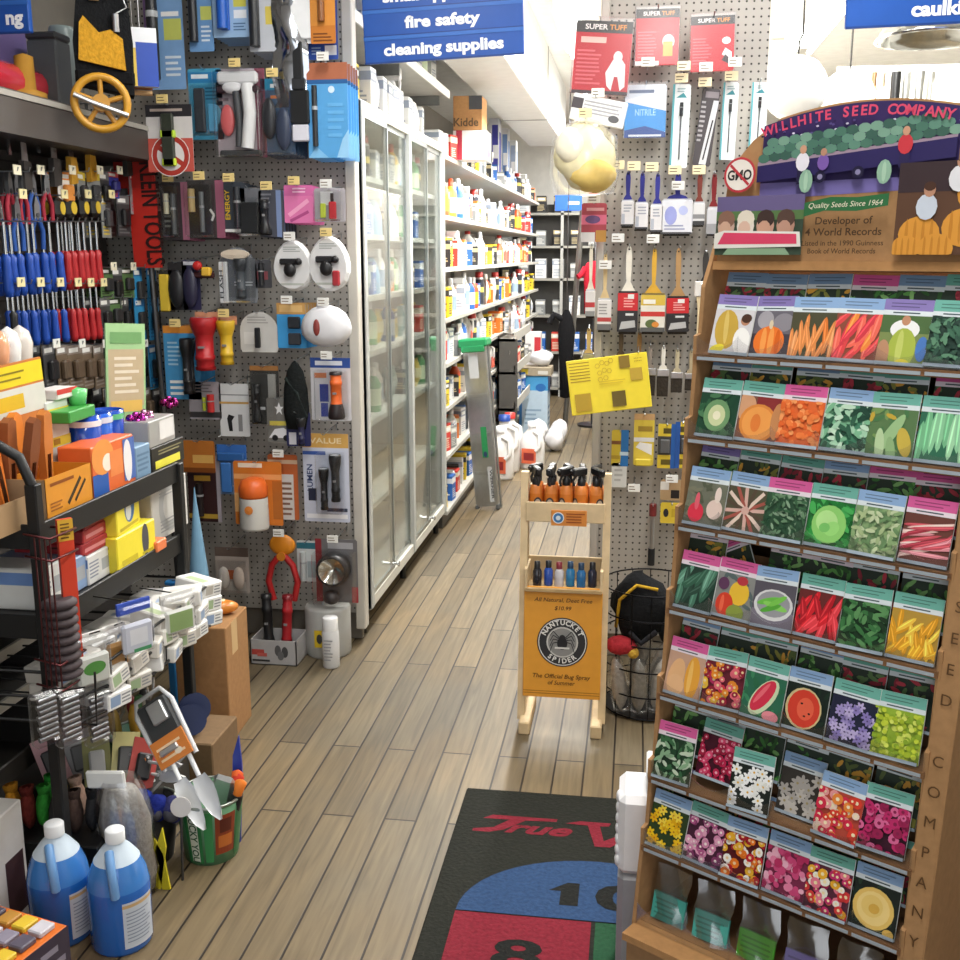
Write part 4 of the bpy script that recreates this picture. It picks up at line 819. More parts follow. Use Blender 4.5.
for s in (-1, 1):
    for a in (.45, .15, -.15, -.45): p.line(0, .195, s * .030, .195 + .045 * a + .012, .0028, '232325'); p.k -= 1; p.line(s * .030, .195 + .045 * a + .012, s * .040, .185 + .06 * a, .0024, '232325'); p.k -= 1
p.k += 1; p.text('The Official Bug Spray', 0, .068, .014, IK, .01, .2, width=.19); p.text('of Summer', 0, .046, .014, IK, .01, .2, width=.09)
o = m.build('sign_board', t); o.location = (0, -.083, .115); o.rotation_euler = (rad(-4.5), 0, 0)
# spray bottles in the upper tray
def spray_bottle():
    t = thing('spray_bottle', 'x', 'spray bottle'); m = MB('plastic'); m.lathe([(.001, 0), (.021, .0), (.0225, .004), (.0225, .085), (.018, .098), (.011, .104)], 'd98038', 14); m.build('bottle', t)
    m = MB('print'); m.lathe([(.0229, .018), (.0229, .075)], 'd07628', 14); p = Pad(m, (0, -.0232, 0)); p.ell(0, .046, .014, .018, '3a3436', 0, 14); p.ell(0, .046, .009, .012, 'b8a898', 0, 12); m.build('label', t)
    m = MB('plastic'); m.lathe([(.013, .102), (.014, .108), (.014, .122), (.008, .126), (.008, .140)], '1b1b1d', 10); m.box(-.011, -.038, .136, .011, .018, .162, '161618', .004); m.tube([(0, -.022, .138), (0, -.034, .122), (0, -.030, .104)], .0045, '1e1e20', 6); m.cyl((0, -.038, .152), (0, -.046, .152), .006, '202022', seg=8); m.build('trigger_head', t)
    return t
sb = spray_bottle(); n = 0
for r, nm in ((0, 'front'), (1, 'back')):
    for i in range(5):
        loc = (-0.212 - .098 + i * .049, 3.40 + .0 + r * .055, .7155); lb = f'orange spray bottle with black trigger, {ORD[i + 1]} from left in the {nm} row of pine stand'
        if n == 0: sb.location = loc; sb['label'] = lb; sb['group'] = 'orange spray bottles'; sb.rotation_euler = (0, 0, .3)
        else: dup(sb, loc, (0, 0, R.uniform(-.9, .9)), lb, 'orange spray bottles')
        n += 1
for i, (c, cap, nm) in enumerate((('20222a', '18181a', 'black'), ('2a4fa8', '16181e', 'royal blue'), ('c8c4c8', '7a2430', 'white and red'), ('2e78a8', '1a3a58', 'teal blue'), ('2468a0', '16324c', 'deep blue'), ('24283a', '101014', 'dark navy'))):
    t = thing('small_bottle', f'small {nm} bottle, {ORD[i + 1]} from the left in the lower tray of pine stand', 'bottle', (-.30 + i * .036, 3.36 + .012 * (i % 2), .4855), (0, 0, 0), 'small bottles in the lower tray')
    m = MB('gloss'); m.lathe([(.001, 0), (.014, 0), (.015, .004), (.015, .05), (.009, .062)], c, 12); m.build('bottle', t); m = MB('plastic'); m.lathe([(.010, .058), (.010, .082), (.001, .084)], cap, 10); m.build('cap', t)

# ---- round wire basket of bags and gloves
t = thing('wire_basket', 'round black wire basket on the floor between pine stand and seed rack', 'basket', (.075, 3.56, 0))
m = MB('metal')
for z, r in ((.012, .155), (.09, .158), (.18, .160), (.27, .162), (.36, .164), (.45, .166)): m.tube([(r * math.cos(a), r * math.sin(a), z) for a in [i * math.pi / 14 for i in range(28)]], .003, '1c1c1e', 5, True)
for i in range(16):
    a = i * math.pi / 8; m.cyl((.155 * math.cos(a), .155 * math.sin(a), .012), (.166 * math.cos(a), .166 * math.sin(a), .45), .002, '242426', seg=5)
m.build('wire_frame', t); m = MB('metal'); m.lathe([(.001, .012), (.15, .014)], '2a2a2c', 24); m.build('base', t)
def sack(m, c, rx, ry, rz, col, seed, k=14, n=10, amp=.14):
    q = random.Random(seed); f1, f2, f3 = q.uniform(2, 4), q.uniform(2, 5), q.uniform(0, 6); vs = []
    for j in range(n + 1):
        for i in range(k):
            th, ph = 2 * math.pi * i / k, math.pi * j / n; f = 1 + amp * math.sin(round(f1) * th + f3) * math.sin(f2 * ph) + q.uniform(-.04, .04)
            vs.append((c[0] + rx * f * math.sin(ph) * math.cos(th), c[1] + ry * f * math.sin(ph) * math.sin(th), c[2] - rz * math.cos(ph) * (1 + .1 * math.sin(f3 + th))))
    m.add(vs, [(j * k + i, j * k + (i + 1) % k, (j + 1) * k + (i + 1) % k, (j + 1) * k + i) for j in range(n) for i in range(k)], col, True)
t = thing('tool_bag', 'black tool bag with yellow trim on top of the wire basket', 'bag', (.045, 3.50, .26)); m = MB('fabric'); sack(m, (0, 0, .12), .10, .07, .12, '1b1c1e', 5); m.build('bag_body', t)
m = MB('fabric'); m.tube([(-.085, -.04, .06), (-.075, -.055, .16), (-.02, -.06, .215), (.05, -.05, .20)], .006, 'b8922a', 6); m.build('yellow_trim', t); m = MB('fabric'); m.tube([(-.04, -.06, .05), (0, -.08, .02), (.05, -.07, .06)], .010, '2c2c30', 6); m.build('strap', t)
m = MB('fabric'); sack(m, (0, 0, .1), .075, .06, .11, '26282a', 9); one(m, 'work_glove', 'bundle of charcoal gloves standing at right in the wire basket', 'gloves', (.15, 3.50, .24), (0, .2, 0))
m = MB('fabric'); sack(m, (0, 0, .03), .05, .035, .032, 'a83038', 11); m.ell((.04, -.01, .01), .02, .02, .02, 'c8a040'); one(m, 'work_glove', 'bright red glove tucked at the front edge of the wire basket', 'gloves', (-.02, 3.43, .235))
for i, (x, y, z, c) in enumerate(((-.01, 3.46, .02, 'b0aca4'), (.045, 3.45, .02, '9c988e'), (.10, 3.47, .02, 'c0bcb2'), (.02, 3.50, .10, '8a867c'), (.08, 3.50, .10, 'aaa69c'))):
    m = MB('film'); m.lathe([(.001, 0), (.03, .003), (.034, .05), (.032, .15), (.02, .2), (.001, .205)], 'ffffff', 10, sq=(1, .7)); t = thing('glove_pack', f'pale grey wrapped glove bundle, {ORD[i + 1]} of the upright bundles filling the wire basket', 'gloves', (x, y, z), (rad(6), rad(-8 + 7 * i), 0), 'wrapped gloves in the basket'); m.build('plastic_wrap', t)
    m = MB('fabric'); sack(m, (0, 0, .1), .026, .018, .095, c, i + 20); m.build('gloves', t)

# ================================================================ glass cabinet
CB, AL = 'c4c2b8', 'aeb0ac'
t = thing('display_cabinet', 'tall grey steel cabinet with sliding glass doors beside the aisle', 'cabinet', (-1.05, 4.09, 0))
m = MB('paint'); m.box(-.46, 0, .12, -.44, 1.76, 2.12, 'b8b4a6'); m.build('back_panel', t)  # grey-beige tone stands in for the floor mirrored in the lower glass
m = MB('paint'); m.box(-.46, 0, 2.085, .0, 1.76, 2.125, CB, .003); m.box(-.46, 0, .115, 0.0, 1.76, .165, CB, .003); m.box(-.46, 0, .12, 0, .012, 2.12, CB); m.box(-.46, 1.748, .12, 0, 1.76, 2.12, CB); m.build('carcass', t)
for y in (.0, .86, 1.72):
    m = MB('paint'); m.box(-.03, y, .12, .006, y + .04, 2.12, AL, .003); m.build('upright_post', t)
for y in (.05, .83, 1.70):
    for x in (-.40, -.05):
        m = MB('metal'); m.cyl((x, y, 0), (x, y, .12), .016, '3a3a3a', seg=8); m.build('leg', t)
SHZ = [.50, .86, 1.15, 1.38, 1.63, 1.86]
for z in SHZ:
    m = MB('paint'); m.box(-.44, .012, z - .014, -.05, 1.748, z, 'dcdcd4', .002); m.box(-.052, .012, z - .018, -.045, 1.748, z + .004, 'c8c8c0'); m.build('shelf', t)
for b in range(2):
    for k in range(2):
        y0 = .04 + b * .86 + k * .405; 
        m = MB('metal'); xx = -.006 if k == 0 else -.018; f = .014
        m.box(xx - .004, y0, .165, xx + .004, y0 + f, 2.085, 'a4a8a6'); m.box(xx - .004, y0 + .42 - f, .165, xx + .004, y0 + .42, 2.085, 'a4a8a6'); m.box(xx - .004, y0, .165, xx + .004, y0 + .42, .185, 'a4a8a6'); m.box(xx - .004, y0, 2.065, xx + .004, y0 + .42, 2.085, 'a4a8a6')
        dr = m.build('sliding_door', t); m = MB('glass'); m.box(xx - .0015, y0 + f, .185, xx + .0015, y0 + .42 - f, 2.065, 'ffffff'); m.build('pane', dr)
        if k == 0: m = MB('chrome'); m.cyl((.0, y0 + .36, .20), (.03, y0 + .36, .20), .007, 'd0d0d0', seg=10); m.cyl((.026, y0 + .36, .20), (.032, y0 + .36, .20), .012, 'd0d0d0', seg=12); m.build('lock_knob', dr)

# kinds of stock that fill shelves (front faces +x)
def k_box(c, c2, w=.08, h=.14, d=.1):
    m = MB('print'); m.box(-d, -w / 2, 0, 0, w / 2, h, c, .002); p = Pad(m, (0, 0, 0), (0, 1, 0)); prints(p, w, h, [('r', 0, .68, 1, .92, c2), ('l', .1, .1, .9, .5, 5, c2), ('r', .15, .74, .85, .86, 'f0f0ec')])
    p = Pad(m, (-d / 2, -w / 2, 0)); prints(p, d, h, [('r', 0, .7, 1, .9, c2), ('l', .1, .2, .9, .5, 3, c2)]); return [('carton', m)]
def k_bottle(c, cap, lab, r=.035, h=.2):
    m = MB('plastic'); m.lathe([(.001, 0), (r, 0), (r * 1.02, .006), (r * 1.02, h * .62), (r * .5, h * .78), (r * .32, h * .82)], c, 12, (-r, 0, 0)); m2 = MB('plastic'); m2.lathe([(r * .42, h * .80), (r * .42, h * .98), (.001, h)], cap, 10, (-r, 0, 0))
    m3 = MB('print'); m3.lathe([(r * 1.04, h * .14), (r * 1.04, h * .52)], lab, 12, (-r, 0, 0)); return [('bottle', m), ('cap', m2), ('label', m3)]
def k_jug(c, cap, lab):
    m = MB('milky'); m.lathe([(.001, 0), (.058, 0), (.062, .008), (.062, .15), (.05, .19), (.018, .225), (.016, .235)], c, 14, (-.062, 0, 0), sq=(1, .8)); m.tube([(-.02, 0, .20), (.005, 0, .19), (.008, 0, .12), (-.01, 0, .10)], .009, c, 6); m2 = MB('plastic'); m2.lathe([(.02, .232), (.02, .255), (.001, .256)], cap, 10, (-.062, 0, 0)); m3 = MB('print'); m3.box(-.002, -.035, .03, .002, .035, .12, lab); return [('jug', m), ('cap', m2), ('label', m3)]
def k_can(c, cap, lab, r=.033, h=.19):
    m = MB('metal'); m.lathe([(.001, 0), (r, 0), (r, h * .8), (r * .8, h * .85)], 'c0c0c0', 12, (-r, 0, 0)); m3 = MB('print'); m3.lathe([(r * 1.015, h * .04), (r * 1.015, h * .4), (r * 1.015, h * .55), (r * 1.015, h * .78)], [c, lab, c], 12, (-r, 0, 0)); m2 = MB('plastic'); m2.lathe([(r * .86, h * .84), (r * .84, h), (.001, h * 1.005)], cap, 12, (-r, 0, 0)); return [('can', m), ('label', m3), ('cap', m2)]
def k_trigger(c, head):
    m = MB('plastic'); m.lathe([(.001, 0), (.042, 0), (.044, .006), (.042, .1), (.028, .16), (.014, .19)], c, 12, (-.044, 0, 0), sq=(1, .7)); m2 = MB('plastic'); m2.box(-.075, -.014, .19, .0, .014, .235, head, .005); m2.tube([(-.012, 0, .2), (-.004, 0, .18), (-.008, 0, .155)], .006, head, 6); return [('bottle', m), ('trigger_head', m2)]
def k_pack(c, c2, w=.09, h=.15):
    m = MB('print'); vs = []; n = 6
    for sg in (0, 1):
        for j in range(n + 1):
            for i in range(n + 1):
                a, b = i / n, j / n; bu = math.sin(math.pi * a) * math.sin(math.pi * b); vs.append((-.03 + (sg * 2 - 1) * (.004 + .026 * bu), (a - .5) * w, b * h))
    N_ = (n + 1) ** 2; fs = []; cs = []
    for sg in (0, 1):
        for j in range(n):
            for i in range(n): q = sg * N_ + j * (n + 1) + i; fs.append((q, q + 1, q + n + 2, q + n + 1)); cs.append(c2 if j in (2, 3) else c)
    m.add(vs, fs, cs, True); return [('pouch', m)]
KINDS = {}
def proto(key, name, word, parts):
    t = thing(name, 'x', word); [m.build(nm, t) for nm, m in parts]; KINDS[key] = [t, False]
def put(key, loc, rz, label, group, sc=None):
    e = KINDS[key]; t = e[0]
    if not e[1]:
        e[1] = True; t.location = loc; t.rotation_euler = (0, 0, rz); t['label'] = label; t['group'] = group
        if sc: t.scale = sc
        return t
    return dup(t, loc, (0, 0, rz), label, group, sc or (1, 1, 1))
CW = {}
for key, name, word, cw, parts in (
    ('wb', 'bottle', 'bottle', 'white bottle', k_bottle('e6e6e2', 'e0e0e0', '9ab0c8')), ('rb', 'bottle', 'bottle', 'orange-red bottle', k_bottle('d8542a', 'e8e4dc', 'e8c83a')), ('yb', 'bottle', 'bottle', 'yellow bottle', k_bottle('e0b83a', 'd0502a', 'e8e0c8')),
    ('bb', 'bottle', 'bottle', 'blue bottle', k_bottle('2a62b0', 'e0e0e4', 'd0dcec')), ('gb', 'bottle', 'bottle', 'green bottle', k_bottle('4a9a5a', 'e4e4e0', 'd8e8c8')), ('wj', 'jug', 'jug', 'white jug', k_jug('e8e8e4', 'c83a34', 'd86a5a')),
    ('wx', 'carton', 'box', 'white box', k_box('e6e6e4', '9aa4b4')), ('rx', 'carton', 'box', 'red box', k_box('c83a30', 'e8d8c0')), ('ox', 'carton', 'box', 'orange box', k_box('e0782e', 'f0e0c0')), ('yx', 'carton', 'box', 'yellow box', k_box('e4c634', '3a3a34')), ('bx', 'carton', 'box', 'blue box', k_box('2f66b4', 'e4e8f0')),
    ('gx', 'carton', 'box', 'grey box', k_box('8a8c8c', 'd0d0cc', .07, .11)), ('kx', 'carton', 'box', 'black box', k_box('2a2a2c', 'b8a880', .07, .12)), ('wc', 'aerosol_can', 'spray can', 'white spray can', k_can('e4e4e4', 'e8e8e8', '6a8ab8')), ('kc', 'aerosol_can', 'spray can', 'dark spray can', k_can('3a3c44', 'b83a34', 'd8c060')),
    ('wt', 'trigger_bottle', 'spray bottle', 'white trigger bottle', k_trigger('e4e6e6', 'e8e8e8')), ('bt', 'trigger_bottle', 'spray bottle', 'pale blue trigger bottle', k_trigger('8ab8d8', 'e4e4e4')), ('wp', 'pouch', 'packet', 'white pouch', k_pack('e4e2de', 'b8bcc4')), ('yp', 'pouch', 'packet', 'yellow pouch', k_pack('d8c04a', 'e8e0b0')), ('tp', 'pouch', 'packet', 'teal pouch', k_pack('7a9a9a', 'b8c8c4'))):
    proto(key, name, word, parts); CW[key] = cw
# stock inside the cabinet
q = random.Random(21)
MENU = {.86: 'gx tp wp gb tp kx yp wb tp gx'.split(), 1.15: 'yp yx yp gb kx wp yp bb tp rx'.split(), 1.38: 'wp kx wb gb tp bt ox wt bx wp'.split(), 1.63: 'yp wb kx gb bx yp wt rb bt wp'.split(), 1.86: 'wx yb wt kc wx bt gb wx wp bb'.split()}
SN = {.86: 'lowest stocked', 1.15: 'second', 1.38: 'middle', 1.63: 'fourth', 1.86: 'top'}
for z, ks in MENU.items():
    for i in range(16):
        k = ks[(i * 7 + int(z * 10)) % len(ks)] if i > 4 else ks[i]; hh = .2 / .235
        put(k, (-1.13 - q.uniform(0, .05), 4.14 + i * .104 + (.02 if i >= 8 else 0), z + .0006), q.uniform(-.08, .08), f'{CW[k]} behind glass, {ORD[i + 1]} along the {SN[z]} shelf of the cabinet', 'stock inside the glass cabinet', (1, 1, .84) if k in ('wt', 'bt', 'wj') else None)
# stock on top of the cabinet and the high shelf over it
for i, k in enumerate('wx wx yx wx wp wx wx wx wx wt wx wx wp wx'.split()):
    put(k, (-1.10 - q.uniform(0, .05), 4.15 + i * .122, 2.1262), q.uniform(-.1, .1), f'{CW[k]} on top of the glass cabinet, {ORD[i + 1]} from the near end', 'stock on top of the cabinet', (1.1, 1.15, 1.25))
t = thing('wall_shelf', 'high white shelf board running above the glass cabinet', 'shelf', (-1.08, 4.1, 2.42)); m = MB('paint'); m.box(-.45, 0, 0, 0, 2.1, .025, 'd0d0cc', .003); m.build('board', t); m = MB('paint'); m.box(-.005, 0, -.015, .006, 2.1, .03, 'e8e8e4', .002); m.build('edge_strip', t)
for y in (.03, 1.05, 2.07): m = MB('metal'); m.box(-.46, y - .012, -.34, -.43, y + .012, .56, '9a9c9c'); m.box(-.45, y - .01, -.05, -.05, y + .01, 0, '9a9c9c'); m.build('bracket', t)
for i, k in enumerate('rx gx wx kx gx rx wx gb gx wx gb wx'.split()):
    put(k, (-1.11 - q.uniform(0, .04), 4.18 + i * .165, 2.4455), q.uniform(-.1, .1), f'{CW[k]} on the high shelf above the cabinet, {ORD[i + 1]} from the near end', 'stock on the high shelf', (1.2, 1.4, 1.25))

# ================================================================ aisle shelving beyond the cabinet
t = thing('aisle_shelving', 'long white steel shelving run along the left of the aisle beyond the cabinet', 'shelving', (-1.05, 5.9, 0))
m = MB('paint'); m.box(-.48, 0, 0, -.46, 5.6, 2.1, 'b4b0a8'); m.build('back_panel', t)
AZ = [.10, .42, .70, .95, 1.20, 1.48, 1.76, 2.08]
for z in AZ:
    m = MB('paint'); m.box(-.46, 0, z - .02, -.01, 5.6, z, 'b4b2aa'); m.box(-.012, 0, z - .022, .0, 5.6, z + .004, 'b8b6ae', .002); m.build('shelf', t)
for y in (0, 1.4, 2.8, 4.2, 5.57):
    m = MB('paint'); m.box(-.46, y, 0, -.43, y + .03, 2.1, 'a8a8a2'); m.build('upright_post', t)
m = MB('paint'); m.box(-.46, 0, 0, -.03, 5.6, .075, '4a4640'); m.build('kick_plate', t)
ML = {.10: 'yx gx bx wx rx kx wx', .42: 'bx rx gx wx wb ox wx', .70: 'yx yp bx wx kx rb wx', .95: 'wx rx wb wx gx wp bb', 1.20: 'rx yx bx wb ox wx wt wc', 1.48: 'ox kx yx rx wt wb wx ox bb', 1.76: 'rb rb ox yb wt bb wb wt wb bx wj', 2.08: 'wx wx rx wx bx wx wb wx'}
LNM = ['floor', 'second', 'third', 'fourth', 'fifth', 'sixth', 'seventh', 'top']
for z, nm in zip(AZ, LNM):
    ks = ML[z].split(); y = 5.97; i = 0
    while y < 11.3:
        k = ks[i % len(ks)] if (z < 1.7 or i > 5) else ks[i]
        if i > 7: k = q.choice('wx wb wt wp gx kc wj bx ox wb rx kx yx kx bb rb'.split())
        s = q.uniform(1.0, 1.3) if z < 2 else 1.0
        put(k, (-1.055 - q.uniform(0, .05), y, z + .0006), q.uniform(-.3, .3), f'{CW[k]}, {ORD[i + 1]} from the cabinet on the {nm} shelf of the aisle', 'stock along the aisle shelving', (1, 1.15, .95 * s) if k not in ('wt', 'bt', 'wj') else (1, 1, .9))
        y += .125 if y < 7.5 else .17; i += 1
def carton(name, label, cat, x0, y0, z0, x1, y1, z1, col, pr=[], prs=[], rz=0, matn='card', group=None, tape=None):
    """a closed carton: printed front (towards the entrance) and right side"""
    w, d, h = x1 - x0, y1 - y0, z1 - z0; t = thing(name, label, cat, ((x0 + x1) / 2, (y0 + y1) / 2, z0), (0, 0, rz), group)
    m = MB(matn); m.box(-w / 2, -d / 2, 0, w / 2, d / 2, h, col, .003); p = Pad(m, (0, -d / 2, 0)); prints(p, w, h, pr); p = Pad(m, (w / 2, 0, 0), (0, 1, 0)); prints(p, d, h, prs); m.build('carton', t)
    if tape: m = MB('print'); m.box(-.025, -d / 2 - .0006, h - .05, .025, d / 2 + .0006, h + .0006, tape); m.build('packing_tape', t)
    return t
a, b = at(453, 166, y=6.3), at(486, 130, y=6.3)
carton('boxed_alarm', 'white carton with red edge under the brown cardboard box on the top shelf', 'box', a.x, 6.3, 2.087, b.x, 6.5, b.z + .0, 'e8e6e4', [('r', .1, 0, .28, 1, 'b83a4a'), ('l', .4, .2, .9, .6, 4, 'c8c8cc')], [('r', .0, .1, .4, .9, 'e07a70'), ('r', .4, .1, .9, .9, '5a4aa8')], matn='print')
c = at(453, 96, y=6.3); d = at(482, 130, y=6.3)
carton('cardboard_box', 'brown cardboard box with dark corner patch on top of the aisle shelves', 'box', c.x, 6.3, b.z + .001, d.x, 6.5, c.z, 'b08458', [('r', .55, .6, 1, 1, '4a4c50'), ('t', 'Kidde', .45, .12, .24, '5a4630', .85)])
for i, (px0, px1, y0, y1, c, c2) in enumerate(((489, 499, 118, 172, 'd8d8e0', '4a4aa8'), (500, 508, 128, 178, 'e8e8ec', '7a9ad0'), (508, 516, 140, 184, 'e4e6ea', 'a8b8d8'))):
    yy = 7.0 + i * .7; yy = at((px0 + px1) / 2, y1, x=-1.14).y; a, b = at(px0, y1, y=yy), at(px1, y0, y=yy)
    carton('boxed_alarm', f'tall white and blue box, {ORD[i + 1]} beyond the brown cardboard box on top shelf', 'box', a.x, yy, 2.087, b.x, yy + .14, b.z, c, [('r', .3, .1, .9, .9, c2), ('r', .4, .4, .9, .6, 'f0f0f4')], [('r', .1, .2, .9, .8, c2)], matn='print', group='tall boxes on the top aisle shelf')

# ---- things standing in the aisle
t = thing('step_ladder', 'folded aluminium step ladder with green top leaning on the aisle shelves', 'ladder', (-.885, 6.42, 0), (0, rad(-5), rad(-6))); t.scale = (.66, 1, 1)
for s in (-1, 1):
    m = MB('metal'); m.prism([(-.02, 0), (.02, 0), (.02, 1.02), (-.02, 1.02)], s * .10 - .008, s * .10 + .008, 'b4b6b6', plane='yz'); m.build('front_rail', t)
    m = MB('metal'); m.prism([(.035, 0), (.065, 0), (.055, 1.0), (.025, 1.0)], s * .112 - .006, s * .112 + .006, '9a9c9c', plane='yz'); m.build('rear_rail', t)
    m = MB('rubber'); m.box(s * .10 - .014, -.026, 0, s * .10 + .014, .03, .03, '5a5c5c', .004); m.build('foot', t)
for z in (.22, .46, .70): m = MB('metal'); m.box(-.095, -.022, z, .095, .045, z + .025, 'a8aaaa', .003); m.build('step', t)
m = MB('plastic'); m.box(-.135, -.05, 1.01, .135, .085, 1.06, '1f8a54', .010); m.box(-.11, -.055, .98, .11, -.03, 1.02, '1f8a54', .006); m.build('green_top', t)
m = MB('print'); m.box(-.06, -.0235, .82, .03, -.021, .98, 'c4c6c8'); m.build('instruction_plate', t)
m = MB('metal'); m.box(-.092, -.02, .02, .092, -.012, 1.0, 'aeb0b0'); m.build('web_panel', t); m = MB('print'); m.box(.0, -.0235, .33, .055, -.0205, .52, '2a8a50'); p = Pad(m, (.028, -.0235, .33)); p.ell(0, .02, .018, .018, '2a3a5a'); m.build('green_label', t)
m = MB('print'); m.box(.035, -.0228, .05, .075, -.0205, .27, 'b8baba'); p = Pad(m, (.055, -.0228, .16)); p.text('WERNER', 0, -.0, .022, '4a4a4c', .03, width=.19, rot=rad(-90)); m.build('name_label', t)

# white bags, jugs and cartons further down the aisle
for i, (px, py, y, s) in enumerate(((492, 462, 8.0, .85), (503, 456, 8.15, .95), (512, 452, 8.25, .9), (499, 448, 8.5, .8))):
    a = Vector(((-.93, 7.35, 0), (-.93, 7.6, 0), (-.92, 7.86, 0), (-.74, 7.75, 0))[i]); t = thing('detergent_jug', f'white detergent jug on the aisle floor, {ORD[i + 1]} of the cluster beyond the ladder', 'jug', (a.x, a.y, 0), (0, 0, R.uniform(-.3, .3)), 'white jugs on the floor'); t.scale = (s, s, s)
    m = MB('plastic'); m.lathe([(.001, 0), (.11, 0), (.12, .02), (.12, .24), (.09, .32), (.04, .37), (.038, .40)], 'e6e4e2', 14, sq=(1, .75)); m.tube([(.03, -.05, .36), (.09, -.06, .33), (.1, -.07, .22), (.06, -.08, .18)], .02, 'e6e4e2', 7); m.build('jug_body', t)
    m = MB('plastic'); m.lathe([(.045, .395), (.045, .44), (.001, .445)], ['e8e8e8', '2a4a9a', 'c83a34', 'e8e8e8'][i], 12); m.build('cap', t); m = MB('print'); p = Pad(m, (0, -.092, .06)); p.rect(-.07, 0, .07, .14, 'd86a4a'); p.rect(-.05, .03, .05, .1, '8a2a2c'); m.build('label', t)
a = at(531, 436, z=0)
for i in range(6):
    m = MB('print'); sack(m, (0, 0, .09), .075, .10, .09, ['e6e4e4', 'd8d6d8', 'ecebea', 'c8c8cc'][i % 4], 40 + i); one(m, 'plastic_bag', f'crumpled white plastic bag, {ORD[i + 1]} of the heap behind the white jugs', 'bag', (-.80 + .17 * (i % 2), 8.5 + .24 * (i // 2), .0), group='white bags heaped on the floor')
a, b = at(519, 432, y=9.3), at(548, 376, y=9.3)
carton('large_carton', 'large blue and white carton standing on the floor at the far aisle end', 'box', a.x, 9.3, 0, b.x, 9.55, b.z, 'b8ccdc', [('r', 0, 0, .1, 1, '3a78b8'), ('r', .1, .75, 1, 1, '4a9ad0'), ('e', .75, .8, .18, .14, '2a6ab0'), ('l', .2, .15, .8, .45, 4, '8aa4bc')], [('r', 0, .7, 1, 1, '2f70b4'), ('l', .1, .1, .9, .5, 4, '5a80a8')], matn='print')
carton('small_carton', 'flat tan carton lying on the large blue and white carton', 'box', a.x - .01, 9.28, b.z + .001, b.x + .03, 9.52, b.z + .075, 'a09480', [('r', .1, .2, .3, .8, 'd8c03a'), ('r', .6, .2, .9, .6, 'c8c4bc')])
m = MB('print'); sack(m, (0, 0, .07), .11, .08, .07, 'd8d8dc', 60); one(m, 'plastic_bag', 'white and grey bag on the flat tan carton', 'bag', ((a.x + b.x) / 2 + .05, 9.4, b.z + .076))
carton('small_carton', 'white and red upright box standing on the bag pile behind tan carton', 'box', a.x + .02, 9.56, 0, a.x + .16, 9.7, b.z + .36, 'dcd8d8', [('r', .6, .72, 1, .95, 'b83038'), ('l', .1, .72, .5, .9, 3, '8a8a8c')], matn='print')
t = thing('hanging_coat', 'black coat or cover hanging at the far end of the aisle', 'coat', (-.615, 9.5, .30)); m = MB('fabric'); m.lathe([(.02, 0), (.05, .01), (.06, .3), (.075, .6), (.05, .72), (.02, .78)], '161618', 12, sq=(1, .6)); m.tube([(-.04, 0, .7), (-.11, -.03, .74), (-.15, -.04, .66)], .03, '1a1a1c', 8); m.build('cloth', t)
m = MB('metal'); m.tube([(0, 0, .76), (0, 0, 2.6)], .005, '5a5a5c', 6); m.build('hanger', t)
t = thing('end_bin_unit', 'low dark floor bins standing out from the far aisle shelves', 'bins', (-1.04, 8.06, 0))
for i, z in enumerate((.40, .68, .93)): m = MB('paint'); m.box(0, 0, z - .02, .13, 1.16, z, '8a8880'); m.box(.125, 0, z - .02, .135, 1.16, z + .05, 'b8b6ae'); m.build('bin_tray', t)
m = MB('paint'); m.box(0, 0, 0, .012, 1.16, .95, '3a3834'); m.box(0, 0, 0, .15, .02, .93, '4a4844'); m.build('side_panel', t)
for zi, z in enumerate((.40, .68, .93)):
    for i in range(9):
        k = q.choice('wp wp kx wx wp gx wp kx wb bx wp rx wx kx'.split())
        o = put(k, (-.915 - q.uniform(0, .03), 8.12 + i * .125, z + .0306), q.uniform(-.5, .4), f'{CW[k]}, {ORD[i + 1]} from the ladder in the {["lowest", "middle", "upper"][zi]} floor bin tray', 'goods tumbled in the floor bins', (.7, .9, q.uniform(.7, 1.15)))
        o.rotation_euler.x = q.uniform(-.2, .2)
# end-of-aisle shelving against the back wall
t = thing('back_shelving', 'dark open shelving with mixed goods facing the aisle at the far wall', 'shelving', (-.3, 11.9, 0))
m = MB('paint'); m.box(-1.3, .3, 0, 1.0, .34, 2.1, '4a4844'); m.build('back_panel', t)
for z in (.1, .5, .9, 1.3, 1.65, 2.0): m = MB('paint'); m.box(-1.3, 0, z - .025, 1.0, .3, z, '9a9890'); m.build('shelf', t)
for x in (-1.3, -.55, .2, .97): m = MB('paint'); m.box(x, 0, 0, x + .03, .03, 2.1, 'b0b0ac'); m.build('upright_post', t)
for zi, z in enumerate((.1, .5, .9, 1.3, 1.65, 2.0)):
    for i in range(8):
        k = q.choice('kx wx gx rx kx kc bx gx'.split()); put(k, (-1.45 + i * .19, 11.95, z + .0006), rad(-90), f'{CW[k]} on the far wall shelving, {ORD[zi + 1]} shelf up, {ORD[i + 1]} from its left end', 'stock on the far wall shelving', (1.3, 1.5, 1.5))
m = MB('fabric'); m.lathe([(.02, 0), (.07, .02), (.075, .22), (.085, .40), (.06, .46), (.02, .48)], 'a82030', 12, sq=(1, .5)); m.tube([(-.07, 0, .42), (-.10, -.04, .36), (-.13, -.06, .34)], .025, 'a82030', 8); a = at(592, 315, y=9.7); o = one(m, 'red_jacket', 'bright red jacket hanging beside the pegboard post at far aisle end', 'jacket', (a.x, 9.7, 1.02))
